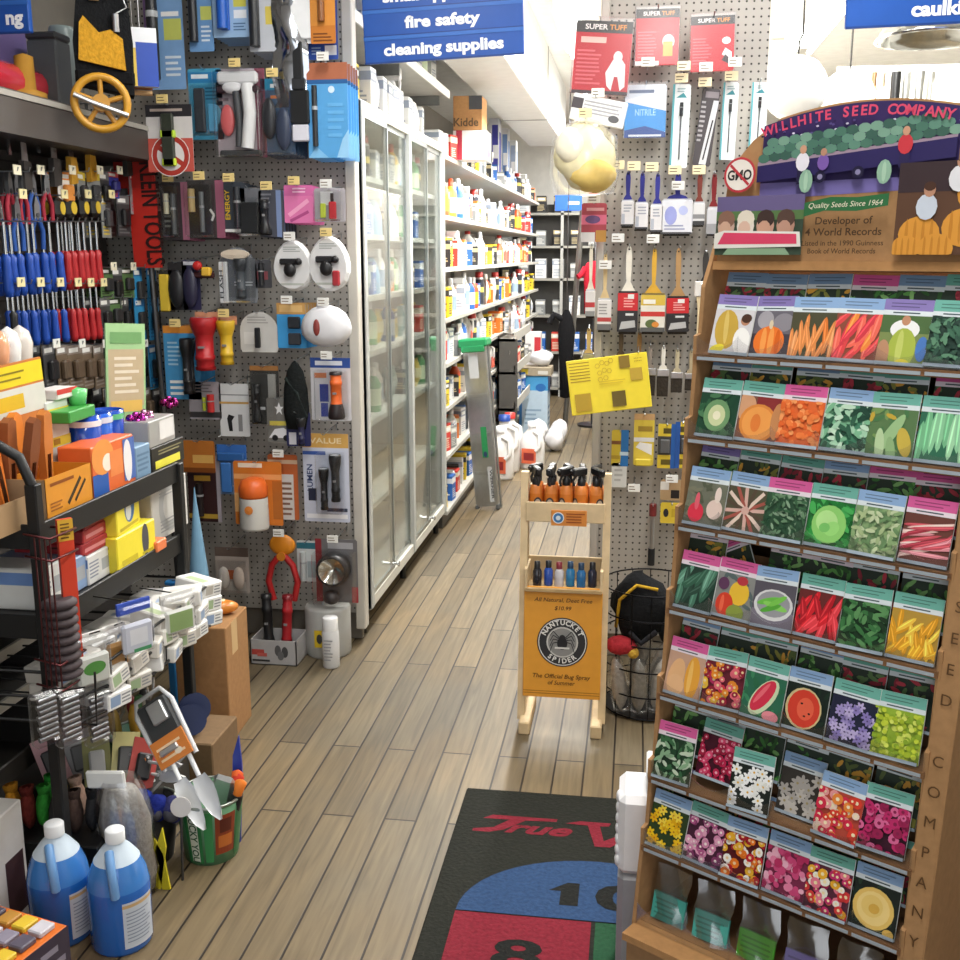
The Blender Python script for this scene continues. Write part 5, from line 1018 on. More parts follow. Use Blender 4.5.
t = thing('garment_rail', 'dark steel pole standing near the red jacket at the far aisle end', 'pole', (a.x + .02, 9.84, 0)); m = MB('metal'); m.tube([(0, 0, 1.7), (0, -.14, 1.7), (0, -.14, 1.48)], .006, '6a6a6c', 5); m.cyl((0, 0, 0), (0, 0, 1.72), .018, '6a6a6c', seg=8); m.cyl((0, 0, 0), (0, 0, .02), .14, '4a4a4c', seg=16); m.build('pole', t)
t = thing('pole', 'long grey pole leaning at the far end of the aisle', 'pole', (-.64, 9.9, 0), (rad(5), rad(4), 0)); m = MB('metal'); m.cyl((0, 0, 0), (0, 0, 1.95), .025, '8a8a88', seg=10); m.build('pole', t)
a, b = at(555, 211, y=9.8), at(582, 195, y=9.8)
t = thing('blue_sign', 'small blue sign with white bar hanging at the far end of the aisle', 'sign', ((a.x + b.x) / 2, 9.8, a.z)); m = MB('print'); w, h = b.x - a.x, b.z - a.z; m.box(-w / 2, -.01, 0, w / 2, .01, h, '1f55a8', .003); p = Pad(m, (0, -.01, 0)); p.rect(-w * .02, h * .4, w * .4, h * .6, 'e8eef4'); m.build('board', t); m = MB('metal'); [m.cyl((s * w * .4, 0, h), (s * w * .4, 0, 2.98 - a.z), .003, 'a0a0a0', seg=4) for s in (-1, 1)]; m.build('hanging_wire', t)

# ================================================================ on the floor below the left pegboard
a, b = at(250, 665, z=0), at(299, 664, z=0); w = b.x - a.x
t = thing('flashlight_bin', 'grey printed carton bin on the floor holding two long flashlights', 'box', ((a.x + b.x) / 2, 3.80, 0)); h = .10; m = MB('print')
for x0, y0, x1, y1 in ((-w / 2, -.07, w / 2, -.066), (-w / 2, .066, w / 2, .07), (-w / 2, -.07, -w / 2 + .004, .07), (w / 2 - .004, -.07, w / 2, .07)): m.box(x0, y0, 0, x1, y1, h, 'b0aeae')
m.box(-w / 2, -.07, 0, w / 2, .07, .004, '8a8888'); p = Pad(m, (0, -.07, 0)); prints(p, w, h, [('r', .03, .4, .3, .62, 'b84a44'), ('r', .15, .34, .36, .48, 'c86058'), ('e', .6, .6, .07, .12, '5a5a5c'), ('e', .75, .55, .07, .12, '4a4a4c'), ('e', .66, .4, .07, .1, '6a6a6c'), ('r', .04, .14, .42, .22, '3a3a3c')]); m.build('carton', t)
for i, (dx, c, l) in enumerate(((-.035, '1c1c1e', 'black'), (.03, 'a82028', 'red'))):
    m = MB('plastic'); torch(m, 0, 0, .26, .026, c, '1c1c1e' if i == 0 else '7a1820', down=True); one(m, 'flashlight', f'long {l} flashlight standing in the grey floor bin', 'flashlight', (t.location.x + dx, 3.79, .0045), (rad(-4), rad(-3 + 5 * i), 0))
a = at(322, 664, z=0); t = thing('plastic_drum', 'translucent white drum on the floor behind the white spray can', 'drum', (a.x - .01, 3.90, 0)); m = MB('milky'); m.lathe([(.001, 0), (.085, 0), (.09, .01), (.09, .19), (.085, .2), (.001, .2)], 'd8d8d4', 20); m.build('drum', t); m = MB('print'); p = Pad(m, (-.01, -.09, .0)); p.rect(-.02, .05, .02, .12, 'd8b82a'); p.ell(0, .085, .012, .02, '3a3a38'); m.build('label', t); m = MB('plastic'); m.lathe([(.022, .2), (.022, .225), (.001, .226)], 'dcdcd8', 12); m.build('cap', t)
a = at(330, 668, z=0); t = thing('aerosol_can', 'white aerosol spray can on the floor in front of the white drum', 'spray can', (a.x, a.y + .02, 0)); m = MB('print'); m.lathe([(.001, 0), (.031, 0), (.033, .004), (.033, .14), (.028, .15)], 'd4d4d4', 16); p = Pad(m, (0, -.0332, 0)); p.lines(-.018, .03, .018, .12, 7, '9a9ca0', .4); m.build('can', t); m = MB('plastic'); m.lathe([(.030, .148), (.030, .195), (.027, .2), (.001, .201)], 'e8e8e8', 16); m.build('cap', t)

# ================================================================ left wall of hand tools
WX = -2.06
t = thing('tool_wall_display', 'dark slotted tool wall along the left side behind the wire rack', 'display wall', (-2.118, 1.4, 0))
m = MB('paint'); m.box(0, 0, .1, .055, 2.62, 2.0, '4b4845'); [m.box(.055, 0, z, .0575, 2.62, z + .006, '2c2a28') for z in [.2 + .075 * i for i in range(24)]]; m.build('slotted_panel', t)
m = MB('paint'); m.box(0, 0, 0, .34, 2.62, .1, '3a3734', .004); m.build('base_deck', t)
t = thing('overhead_shelf', 'dark steel shelf with pale edge strip running above the hanging hand tools', 'shelf', (-2.118, 1.4, 1.985))
m = MB('paint'); m.box(0, 0, 0, .36, 2.60, .022, '5a5550', .003); m.box(0, 0, -.10, .35, 2.60, -.012, '2e2a27'); m.build('board', t); m = MB('print'); m.box(.36, 0, .0, .366, 2.60, .016, 'a8a49c'); m.build('edge_strip', t); m = MB('paint'); m.box(.35, 0, -.10, .362, 2.60, -.002, '4a4440'); m.build('front_lip', t)

XT = -1.86
def wallrod(y, z, x1, label):
    t = thing('peg_hook', label, 'hook', (WX, y, z), group='wall hooks'); m = MB('metal'); m.tube([(0, 0, 0), (x1 - WX, 0, -.002), (x1 - WX + .004, 0, .01)], .0025, 'aaaeb2', 5); m.build('wire', t); return t
def dtag(t, c='e8e2c8'): m = MB('print'); L = XT + .03 - WX; m.box(L - .002, -.02, -.012, L + .001, .02, .016, c); m.build('price_tag', t)
# kinds of hand tool; front faces +x, hang point at z = 0
def w_driver(hc, flip=False, L=.11):
    s = -1; m = MB('plastic'); m.lathe([(.001, s * (.09 + L)), (.011, s * (.088 + L)), (.015, s * (.07 + L)), (.011, s * (.10 + L * .1)), (.013, s * .095), (.006, s * .085)], hc, 8); m2 = MB('chrome'); m2.cyl((0, 0, s * .09), (0, 0, 0), .0045, 'b8bcc0', seg=6); return [('handle', m), ('shaft', m2)]
def w_pliers(hc):
    m = MB('rubber')
    m.tube([(0, -.008, -.07), (.0, -.026, -.11), (0, -.022, -.17)], .008, hc, 6); m.tube([(0, .008, -.07), (.0, .026, -.11), (0, .022, -.17)], .008, hc, 6); m2 = MB('metal'); m2.prism([(-.016, -.075), (.016, -.075), (.014, -.03), (.004, 0), (-.004, 0), (-.014, -.03)], -.006, .006, '7c7e80', plane='yz'); m2.cyl((-.008, 0, -.06), (.008, 0, -.06), .008, '5a5c5e', seg=8); return [('handle', m), ('jaw', m2)]
def w_card(c, c2, w=.085, h=.15, obj='2a2a2c'):
    m = MB('print'); m.box(-.001, -w / 2, -h, .001, w / 2, 0, c); p = Pad(m, (.001, 0, -h), (0, 1, 0)); prints(p, w, h, [('r', 0, .8, 1, 1, c2), ('l', .1, .05, .9, .3, 3, c2), ('r', .1, .84, .7, .94, 'e8e8e4')]); m2 = MB('plastic'); m2.box(.001, -w * .26, -h * .75, .022, w * .26, -h * .32, obj, .006); return [('card', m), ('tool', m2)]
def w_tape(c):
    m = MB('plastic'); m.box(-.02, -.032, -.075, .02, .032, -.005, c, .014); m2 = MB('print'); m2.cyl((.0195, 0, -.04), (.0215, 0, -.04), .022, 'd8b83a', seg=14); return [('case', m), ('badge', m2)]
def w_saw(hc, bc='a8aaac'):
    m = MB('metal'); m.prism([(-.02, -.20), (.03, -.20), (.012, 0), (-.012, 0)], -.0012, .0012, bc, plane='yz'); m2 = MB('wood'); m2.prism([(-.03, -.30), (.035, -.29), (.045, -.24), (.032, -.195), (-.026, -.195), (-.03, -.24)], -.010, .010, hc, plane='yz'); return [('blade', m), ('handle', m2)]
def w_wrench():
    m = MB('chrome'); m.prism([(-.009, -.17), (.009, -.17), (.007, -.03), (.02, -.012), (.016, .012), (.004, .004), (-.004, .004), (-.016, .012), (-.02, -.012), (-.007, -.03)], -.004, .004, '9a9c9e', plane='yz'); return [('wrench', m)]
for key, nm, wd, cw, parts in (('dB', 'screwdriver', 'screwdriver', 'blue handled screwdriver', w_driver('1c4aa8')), ('dR', 'screwdriver', 'screwdriver', 'red handled screwdriver', w_driver('b0242a')), ('dK', 'screwdriver', 'screwdriver', 'black handled screwdriver', w_driver('242426')),
    ('pR', 'pliers', 'pliers', 'red handled pliers', w_pliers('a0283a')), ('pB', 'pliers', 'pliers', 'blue handled pliers', w_pliers('26509a')), ('pK', 'pliers', 'pliers', 'black handled pliers', w_pliers('2a2a2c')),
    ('cO', 'tool_card', 'pack', 'orange and white card pack', w_card('e4e0da', 'd8822e', .1, .14, 'd88a3a')), ('cG', 'tool_card', 'pack', 'green card pack', w_card('5a7a4a', '2c3a28', .09, .12)), ('cB', 'tool_card', 'pack', 'sky blue card pack', w_card('3a96cc', '2a6ea8', .085, .17)), ('cK', 'tool_card', 'pack', 'dark card pack', w_card('3a3a3c', '6a6a6c', .085, .15, '1c1c1e')),
    ('cY', 'tool_card', 'pack', 'grey and yellow card pack', w_card('8a8c8a', 'd0b83a', .08, .15, '3a3a3c')), ('cP', 'tool_card', 'pack', 'grey and pink card pack', w_card('8c888a', 'b05a68', .085, .17, '5a5c60')), ('cV', 'tool_card', 'pack', 'blue and red card pack', w_card('3a3f9a', 'c04a4a', .08, .10, '2a2a6a')), ('tK', 'tape_measure', 'tape measure', 'black tape measure', w_tape('18181a')), ('sY', 'hand_saw', 'saw', 'yellow handled saw', w_saw('c8962e', '6a6a6a')), ('sK', 'hand_saw', 'saw', 'dark handled saw', w_saw('3a3634')), ('wr', 'wrench', 'wrench', 'steel wrench', w_wrench()), ('br', 'brush_set', 'pack', 'brown bristle pack', w_card('6a5a48', '8a8078', .09, .15, '5a4a3a'))):
    proto(key, nm, wd, parts); CW[key] = cw
RN = {}
def wrow(rowname, py, keys, pxs, depth=2, sc=1.0, tagc=None, tp=None):
    """one row on the tool wall; hooks run out from the wall, tools stacked along them"""
    n = 0
    for i, px in enumerate(pxs):
        k = keys[i % len(keys)]; p = at(px, py, x=XT)
        h = wallrod(p.y, p.z + .004, XT + .03, f'steel wall hook, {ORD[i + 1]} from the near end of the {rowname}')
        if tagc and i % 2 == 0: dtag(h, tagc)
        for dd in range(depth):
            put(k, (XT - .055 * dd, p.y + q.uniform(-.006, .006), p.z), q.uniform(-.15, .15), f'{CW[k]}, {ORD[i + 1]} along the {rowname} ' + ('' if dd == 0 else f', {ORD[dd + 1]} on its hook'), 'tools on the ' + rowname, (sc, sc, sc))
rg = lambda a, b, n: [a + (b - a) * i / (n - 1) for i in range(n)]
wrow('saw row', 104, 'wr sK wr sK sY sY wr sK'.split(), [6, 20, 34, 50, 66, 86, 104, 124], 1, .85)
wrow('pliers row', 172, 'pR pR pB pR cO cY cY cK cV cP'.split(), [8, 20, 32, 44, 64, 80, 92, 102, 112, 134], 2, .9, 'e8e2c8')
wrow('tape measure row', 196, 'pB pB tK tK tK tK cY cK'.split(), [14, 34, 56, 68, 80, 92, 104, 122], 2, .95, 'e8dca8')
wrow('upper screwdriver row', 222, 'dB dB dB dB dB dB dB dB dR dR dR dR dR dR'.split(), rg(2, 56, 8) + rg(64, 96, 6), 2, 1.1)
wrow('middle tool row', 268, 'cG cK cG cB cB'.split(), [106, 116, 126, 137, 150], 2, .9, 'e8e2c8')
wrow('lower screwdriver row', 284, 'dK dB dB dB dB dB dR dR dR dR dR'.split(), rg(12, 62, 6) + rg(70, 96, 5), 2, .95, 'e8dca8')
wrow('dark card row', 298, 'cK cG cK cB cB'.split(), [104, 114, 124, 138, 152], 2, .95)
wrow('brown pack row', 345, 'cK br br br br cG cG cB'.split(), [48, 62, 74, 86, 98, 126, 138, 152], 2, 1.0, 'e8e8e0')
wrow('lowest tool row', 388, 'cK br cY br cK'.split(), [110, 122, 134, 146, 158], 2, 1.0, 'e8e8e0')
# tall red lettered board
a, b = at(134, 268, y=3.86), at(164, 148, y=3.86)
t = thing('lettered_sign', 'tall red sign with black lettering reading upward between the tool walls', 'sign', ((a.x + b.x) / 2, 3.86, 0.0), (0, rad(-1.5), 0)); w = b.x - a.x
m = MB('print'); m.box(-w * .18, -.01, a.z, w * .55, .0, b.z, 'b82a20'); m.box(-w * .5, -.012, b.z - .14, w * .5, -.002, b.z, 'a8261e'); p = Pad(m, (w * .2, -.0125, 0)); p.text('KLEIN TOOLS', -.0, (a.z + b.z) / 2 - .02, w * .46, '2a1412', .02, width=(b.z - a.z) * .86, rot=rad(-90)); m.build('board', t)
m = MB('metal'); m.cyl((w * .2, .012, 0), (w * .2, .012, b.z), .012, '5a5a5c', seg=8); m.cyl((w * .2, .012, 0), (w * .2, .012, .02), .09, '4a4a4c', seg=14); m.build('post', t)

# ---- stock on the overhead shelf
zs = 2.0075
def on_top(name, label, cat, px, pyb, mbf, x=-1.86):
    p = at(px, pyb, x=x); o = thing(name, label, cat, (x, p.y, zs)); mbf(o); return o
def f_red(o): m = MB('gloss'); m.cyl((0, -.16, .055), (0, .16, .055), .055, 'c0303e', seg=18); m.build('roll', o)
def f_brass(o): m = MB('wood'); m.lathe([(.001, 0), (.06, 0), (.06, .025), (.03, .035), (.028, .13), (.001, .14)], 'b0802e', 14); m.build('body', o)
def f_white(o): m = MB('print'); m.lathe([(.001, 0), (.034, 0), (.034, .16), (.001, .165)], 'dcdcdc', 14); [m.lathe([(.0345, z), (.0345, z + .008)], '9a9a9a', 14) for z in (.03, .05)]; m.build('roll', o)
def f_dark(o): m = MB('paint'); m.box(-.05, -.045, 0, .05, .045, .2, '55585a', .006); m.build('case', o); m = MB('paint'); m.box(-.052, -.047, .2, .052, .047, .222, '3e4042', .006); m.build('lid', o)
def f_tube(o): m = MB('plastic'); m.lathe([(.001, 0), (.04, 0), (.04, .25), (.036, .26), (.001, .262)], '8a9898', 14); m.build('tube', o)
def f_purple(o): m = MB('fabric'); sack(m, (0, 0, .07), .07, .09, .07, '7a6aa0', 70); m.build('bundle', o)
on_top('wrapped_roll', 'shiny red roll lying on the overhead shelf below the blue sign', 'roll', 2, 62, f_red, -1.9)
on_top('brass_fitting', 'golden brown turned fitting on the overhead shelf beside the red roll', 'fitting', 24, 66, f_brass)
on_top('paper_roll', 'white ribbed roll standing on the overhead shelf', 'roll', 37, 62, f_white, -1.9)
on_top('steel_case', 'dark grey upright case on the overhead shelf beside the white roll', 'case', 51, 80, f_dark)
on_top('storage_tube', 'grey-green tube standing on the overhead shelf left of the tool bag', 'tube', 65, 82, f_tube)
for i, (px, c) in enumerate(((12, '3a3a3c'), (30, '6a5a7a'), (70, '7a6aa0'))):
    p = at(px, 30, x=-2.0); t = thing('tool_case', ['black', 'plum', 'lilac'][i] + ' case stacked at the back of the overhead shelf', 'case', (-2.02, (2.66, 2.93, 3.30)[i], zs)); m = MB('plastic'); m.box(-.05, -.11, 0, .05, .11, .34, c, .012); m.build('case_body', t); m = MB('plastic'); m.box(.05, -.03, .3, .062, .03, .315, 'c8c8c8', .004); m.build('latch', t)
# hanging tool bag and reel
p = at(105, 86, x=-1.64)
t = thing('tool_pouch', 'black and yellow tool pouch hanging in front of the overhead shelf', 'tool bag', (-1.64, p.y, p.z), (0, 0, rad(28))); t.scale = (.84, .9, 1); m = MB('fabric'); m.prism([(-.095, 0), (.10, -.03), (.105, .12), (.09, .30), (-.07, .30), (-.10, .12)], -.045, .045, '191a1c'); m.box(-.10, -.05, -.005, .105, .05, .045, '141416', .01); m.build('body', t)
m = MB('fabric'); m.prism([(-.085, .065), (.075, .04), (.07, .13), (.03, .155), (-.01, .145), (-.06, .19), (-.075, .17)], -.058, -.046, 'c8942c'); m.build('yellow_pocket', t); m = MB('plastic'); m.box(-.04, -.06, .235, .0, -.046, .275, 'd8b078', .004); m.build('tan_label', t)
m = MB('metal'); m.tube([(.02, -.055, .24), (.06, -.07, .28), (.09, -.06, .22), (.05, -.06, .20)], .003, 'a8aaac', 5); m.cyl((.05, -.055, .15), (.05, -.062, .20), .012, 'c0c0c0', seg=10); m.build('buckle', t); m = MB('fabric'); m.tube([(-.05, 0, .29), (-.03, 0, .5), (0, 0, 2.99 - p.z)], .012, '222224', 6); m.build('strap', t)
p2 = at(101, 103, x=-1.62)
t = thing('tape_reel', 'yellow spoked reel wheel hanging just below the tool pouch', 'reel', (-1.62, p2.y, p2.z), (0, 0, rad(28))); r = .076; m = MB('plastic'); m.tube([(r * math.cos(a), 0, r * math.sin(a)) for a in [i * math.pi / 14 for i in range(28)]], .012, 'c8922a', 8, True); m.build('rim', t)
m = MB('plastic'); m.cyl((0, -.014, 0), (0, .014, 0), .026, 'b8842a', seg=14); [m.tube([(.02 * math.cos(a), 0, .02 * math.sin(a)), (r * math.cos(a), 0, r * math.sin(a))], .008, 'b8842a', 6) for a in (.3, 1.56, 2.8, 4.1, 5.3)]; m.build('spokes', t); m = MB('metal'); m.tube([(-r, -.016, .02), (-.03, -.02, .0), (r, -.016, -.035)], .008, 'd8d8d8', 6); m.build('crank_handle', t)
m = MB('fabric'); m.tube([(0, 0, r), (.0, 0.0, p.z - p2.z + .02)], .006, '1c1c1e', 5); m.build('loop', t)
a, b = at(122, 82, x=-1.6), at(146, 34, x=-1.6)
t = thing('boxed_tool', 'yellow, white and blue pack hanging right of the tool pouch', 'pack', (-1.58, a.y + .10, a.z), (0, 0, rad(30))); m = MB('print'); m.box(-.05, -.012, 0, .05, .012, b.z - a.z, 'e4e6ea'); pd = Pad(m, (0, -.012, 0)); prints(pd, .1, b.z - a.z, [('r', 0, 0, .35, .65, 'e0c050'), ('r', .35, 0, 1, .75, '2448a8')]); m.build('pack', t); m = MB('metal'); m.tube([(0, 0, b.z - a.z), (0, 0, 2.99 - a.z)], .003, 'a0a0a0', 5); m.build('hanging_wire', t)
a = at(142, 90, x=-1.6); o = thing('wood_rods', 'short bundle of striped wooden rods below the blue and yellow pack', 'rods', (-1.62, a.y, a.z - .02), (0, 0, rad(30)))
m = MB('wood'); [m.cyl((-.05, 0, .012 + .018 * i), (.05, 0, .012 + .018 * i), .008, ['d8b080', '8a5a3a', 'c89a68'][i], seg=8) for i in range(3)]; m.build('rods', o); m = MB('metal'); m.tube([(0, .01, .0), (0, .01, 3.0 - a.z)], .002, '8a8a8a', 4); m.build('hanging_wire', o)

# ================================================================ black wire rack in the left foreground
Y0, Y1, XF, XB = 2.12, 2.86, -1.30, -1.66
t = thing('wire_rack', 'black steel rack crowded with packaged goods in the left foreground', 'rack', (XF, Y0, 0)); BKM = '101011'
for x in (0, XB - XF):
    for y in (0, Y1 - Y0):
        m = MB('paint'); m.box(x - .014, y - .014, 0, x + .014, y + .014, 1.06 if y == 0 else .965, BKM, .003); m.build('post', t)
m = MB('paint'); m.tube([(0, 0, 1.05), (-.02, -.01, 1.12), (-.10, -.02, 1.17), (-.30, -.02, 1.2)], .012, BKM, 7); m.build('curved_rail', t)
for z, nm in ((.955, 'upper_shelf'), (.745, 'middle_shelf')):
    m = MB('paint'); m.box(XB - XF, 0, z - .012, 0, Y1 - Y0, z, '161617'); m.box(-.005, 0, z - .045, .004, Y1 - Y0, z + .012, BKM, .002); m.box(XB - XF, -.004, z - .045, 0, .004, z + .012, BKM, .002); m.build(nm, t)
m = MB('paint')
for z in (.50, .56, .62): m.tube([(XB - XF, 0, z), (.06, 0, z), (.10, .1, z), (.10, Y1 - Y0, z), (XB - XF, Y1 - Y0, z)], .004, BKM, 5)
for i in range(10): y = .02 + i * .075; m.tube([(XB - XF, y, .49), (.095, y, .49), (.10, y, .62)], .003, BKM, 4)
m.build('wire_basket_shelf', t)
m = MB('metal'); [m.tube([(-.02, -.02, z), (.06, -.05, z), (.065, .05, z), (.0, .05, z)], .003, '6a3a3c', 5) for z in (.95, .90, .66, .60)]; [m.cyl((.02 + .012 * k, -.045, .60), (.02 + .012 * k, -.045, .95), .002, '6a3a3c', seg=4) for k in range(4)]; m.build('wire_side_frame', t)

def rbox(name, label, cat, px0, px1, z, h, col, pr=[], prs=[], x=-1.32, d=.12, rot=0, mt='print', group=None, tilt=0, open_=False):
    """carton on the rack: front faces the aisle, near end faces the entrance"""
    y0, y1 = at(px0, 480, x=x).y, at(px1, 480, x=x).y; w = y1 - y0
    t = thing(name, label, cat, (x - d / 2, (y0 + y1) / 2, z), (0, tilt, rad(90) + rot), group)
    m = MB(mt)
    if open_: m.box(-w / 2, -d / 2, 0, w / 2, d / 2, .004, col); [m.box(*b, col) for b in ((-w / 2, -d / 2, 0, w / 2, -d / 2 + .003, h), (-w / 2, d / 2 - .003, 0, w / 2, d / 2, h), (-w / 2, -d / 2, 0, -w / 2 + .003, d / 2, h), (w / 2 - .003, -d / 2, 0, w / 2, d / 2, h))]
    else: m.box(-w / 2, -d / 2, 0, w / 2, d / 2, h, col, .003)
    p = Pad(m, (0, -d / 2, 0)); prints(p, w, h, pr); p = Pad(m, (-w / 2, 0, 0), (0, -1, 0)); prints(p, d, h, prs); m.build('carton', t); return t
z1 = .9555
rbox('display_carton', 'orange display carton printed with black tools at front of the top rack shelf', 'box', 44, 92, z1, .095, 'd8902e', [('d', .45, .2, .75, .75, .05, '3a2c1c'), ('d', .6, .2, .85, .65, .04, '3a2c1c'), ('r', .1, .78, .6, .86, '8a4a18'), ('l', .08, .15, .35, .4, 3, '9a5a1c')], [('r', 0, 0, 1, 1, 'a58a6a')], d=.10, open_=True)
rbox('display_carton', 'orange and blue carton with white arc beside the orange display carton', 'box', 93, 136, z1, .13, 'e06a34', [('r', .0, .0, .35, .45, '2a5aa8'), ('e', .25, .75, .25, .2, 'e8964a'), ('e', .35, .62, .12, .1, 'f0e4d4'), ('r', .4, .3, .7, .8, 'e8884a'), ('r', .72, .1, 1, .95, '4a6ab0'), ('e', .82, .5, .1, .25, 'e8e4e4')], d=.09)
rbox('display_carton', 'blue-grey carton end beside the sparkly bows', 'box', 137, 152, z1, .09, '7a98b4', [('l', .1, .2, .9, .8, 4, '5a7894')], d=.09)
rbox('display_carton', 'black tray with bright yellow label strip at the far end of top rack shelf', 'box', 153, 186, z1, .07, '26241f', [('r', .1, .1, .85, .42, 'e4dc4a'), ('l', .2, .6, .9, .85, 2, '8a8460')], d=.12)
rbox('clear_box', 'clear plastic box leaning on the black tray', 'box', 152, 178, z1 + .0705, .075, 'c8c6c2', [('r', .4, .2, .95, .9, 'e0dedc')], d=.09, mt='milky')
rbox('tall_carton', 'tall white carton with yellow bands behind the orange display carton', 'box', 52, 74, z1, .24, 'd0d2cc', [('r', 0, .8, 1, .92, 'e4c83c'), ('r', 0, .52, 1, .62, 'e4c83c'), ('r', 0, .1, 1, .25, 'e0c43a'), ('r', .5, .3, .8, .5, '9a8a86'), ('r', .2, .54, .5, .6, 'a87a20'), ('r', .2, .83, .6, .89, 'a87a20')], [('r', 0, .8, 1, .92, 'e4c83c'), ('r', .2, .3, .8, .6, '8aa888')], x=-1.43, d=.09)
y0, y1 = at(-8, 360, x=-1.42).y, at(52, 360, x=-1.42).y
t = thing('header_card', 'bright yellow header card above the orange handled tools', 'display card', (-1.455, (y0 + y1) / 2, z1), (0, rad(-4), rad(80))); m = MB('print'); w = y1 - y0; m.box(-w / 2, -.003, 0, w / 2, .003, .345, 'c87a38'); p = Pad(m, (0, -.003, .0)); p.rect(-w / 2, .29, w / 2, .34, 'e8d020'); p.rect(-w / 2, .22, w / 2, .285, 'd4d6cc'); p.rect(-w * .2, .235, w * .2, .27, 'd8b424'); p.lines(-w * .4, .30, w * .4, .33, 2, '8a7a10', .3); m.build('card', t)
for i, (px, c) in enumerate(((4, 'e0a078'), (16, 'e8e8e6'), (28, 'd8d0c8'))):
    p = at(px, 345, x=-1.5); t = thing('light_bulb', ['peach', 'white', 'pale grey'][i] + ' bulb shape standing behind the yellow header card', 'bulb', (-1.52, p.y, z1 + .0)); m = MB('gloss'); m.lathe([(.001, .30), (.016, .305), (.026, .34), (.03, .38), (.022, .41), (.001, .425)], c, 12); m.build('bulb', t); m = MB('plastic'); m.lathe([(.02, 0), (.018, .305)], 'b8b4b0', 10); m.build('stem', t)
p = at(4, 330, x=-1.5); t = thing('white_bottle', 'plain white bottle at the left edge above the yellow header card', 'bottle', (-1.58, p.y - .02, z1)); m = MB('plastic'); m.lathe([(.001, 0), (.035, 0), (.036, .38), (.03, .41), (.018, .43), (.018, .46), (.001, .462)], 'e4e4e2', 14); m.build('bottle', t)
for i, (px, c, ty) in enumerate(((2, 'd8742a', -8), (14, '9a5a34', 4), (22, '8a5030', 10), (34, 'dc8030', -5), (44, 'c87a3a', 3))):
    p = at(px, 470, x=-1.40); t = thing('garden_lopper', ['bright orange', 'brown', 'dark brown', 'light orange', 'tan orange'][i] + f' tool handle, {ORD[i + 1]} from the near end under the yellow card', 'tool', (-1.40 - .02 * (i % 2), p.y, z1), (rad(ty), 0, rad(90))); m = MB('plastic'); m.prism([(-.010, 0), (.010, 0), (.014, .08), (.020, .16), (.016, .225), (0, .235), (-.016, .225), (-.02, .16), (-.012, .08)], -.010, .010, c); m.build('handle', t); m = MB('metal'); m.box(-.006, -.012, .02, .006, -.009, .13, '5a3a28'); m.build('inlay', t)
rbox('cardboard_tray', 'open brown cardboard tray holding the orange handled tools', 'box', -10, 43, z1, .07, 'a98a66', x=-1.335, d=.13, open_=True)
for i, (px, c, c2) in enumerate(((84, '1c4cb8', 'e8eef4'), (96, '2460cc', 'd8e4f4'), (108, '1a48b0', '6ac88a'))):
    p = at(px, 430, x=-1.42); t = thing('plastic_cup', f'glossy blue cup, {ORD[i + 1]} of three beside the white and yellow carton', 'cup', (-1.42, p.y, z1)); m = MB('gloss'); m.lathe([(.001, 0), (.036, 0), (.042, .12), (.044, .185), (.040, .185), (.038, .12), (.001, .1)], c, 16); m.build('cup', t); m = MB('gloss'); m.lathe([(.045, .16), (.046, .175)], c2, 16); m.build('rim_band', t)
rbox('lidded_tray', 'green lidded tray lying across the blue cups', 'tray', 72, 102, z1 + .187, .03, '3f9a44', x=-1.38, d=.09, mt='plastic', rot=rad(4))
rbox('small_carton', 'red and white carton on the green tray', 'box', 64, 84, z1 + .2405, .026, 'e4e0dc', [('r', 0, .5, 1, 1, 'c83a34')], x=-1.42, d=.06)
p = at(93, 392, x=-1.36); t = thing('plastic_cup', 'small mint green cup top on the green tray', 'cup', (-1.42, p.y + .03, z1 + .2175)); m = MB('gloss'); m.lathe([(.001, 0), (.02, 0), (.026, .04), (.001, .045)], '6ad07a', 12); m.build('cup', t)
a, b = at(110, 402, x=-1.45), at(130, 322, x=-1.45)
t = thing('display_card', 'tall green and tan card standing above the blue cups', 'display card', (-1.45, (a.y + b.y) / 2, z1), (0, rad(4), rad(72))); w = abs(b.y - a.y); H = b.z - z1; m = MB('print'); m.box(-w / 2, -.002, 0, w / 2, .002, H, '9ac08a'); p = Pad(m, (0, -.002, 0)); prints(p, w, H, [('r', .05, .42, .95, .82, 'b8a484'), ('l', .2, .5, .85, .78, 6, 'd8ccb8'), ('r', .1, .38, .9, .46, 'd8b058'), ('r', 0, 0, 1, .3, 'c4d8c0'), ('r', .1, .86, .9, .94, '6a9a60')]); m.build('card', t)
for i in range(12):
    px = 122 + (i % 6) * 9; p = at(px, 0, x=-1.33); c = ['b03a9a', 'd8a0c8', '5a2a8a', 'e8d8e4', '8a2a6a', 'a878c0'][i % 6]
    t = thing('gift_bow', f"{['magenta', 'pale pink', 'violet', 'white', 'plum', 'lilac'][i % 6]} shiny bow in the {'front' if i < 6 else 'back'} row of bows on the rack", 'bow', (-1.37 - .06 * (i // 6), p.y, z1 + (.0 if px < 150 and i < 6 and px > 134 else .0)), group='shiny bows on the rack')
    t.location.z = z1 + (.1305 if px < 137 and i < 6 else .0905 if px < 152 and i < 6 else .1465 if i < 6 else 0); m = MB('chrome'); [m.ell((.018 * math.cos(a), .018 * math.sin(a), .018 + .006 * math.sin(2 * a)), .013, .007, .011, c, 8, 5) for a in [k * math.pi / 3 for k in range(6)]]; m.build('loops', t); m = MB('chrome'); m.ell((0, 0, .03), .010, .010, .010, c, 8, 5); m.build('knot', t)
    if i == 5: [bpy.data.objects.remove(o_) for o_ in [*t.children, t]]; continue
    if i >= 6: m = MB('plastic'); m.box(-.02, -.02, 0, .02, .02, .012, '8a8a8c'); m.build('base', t); t.scale = (1.2, 1.2, 2.2)
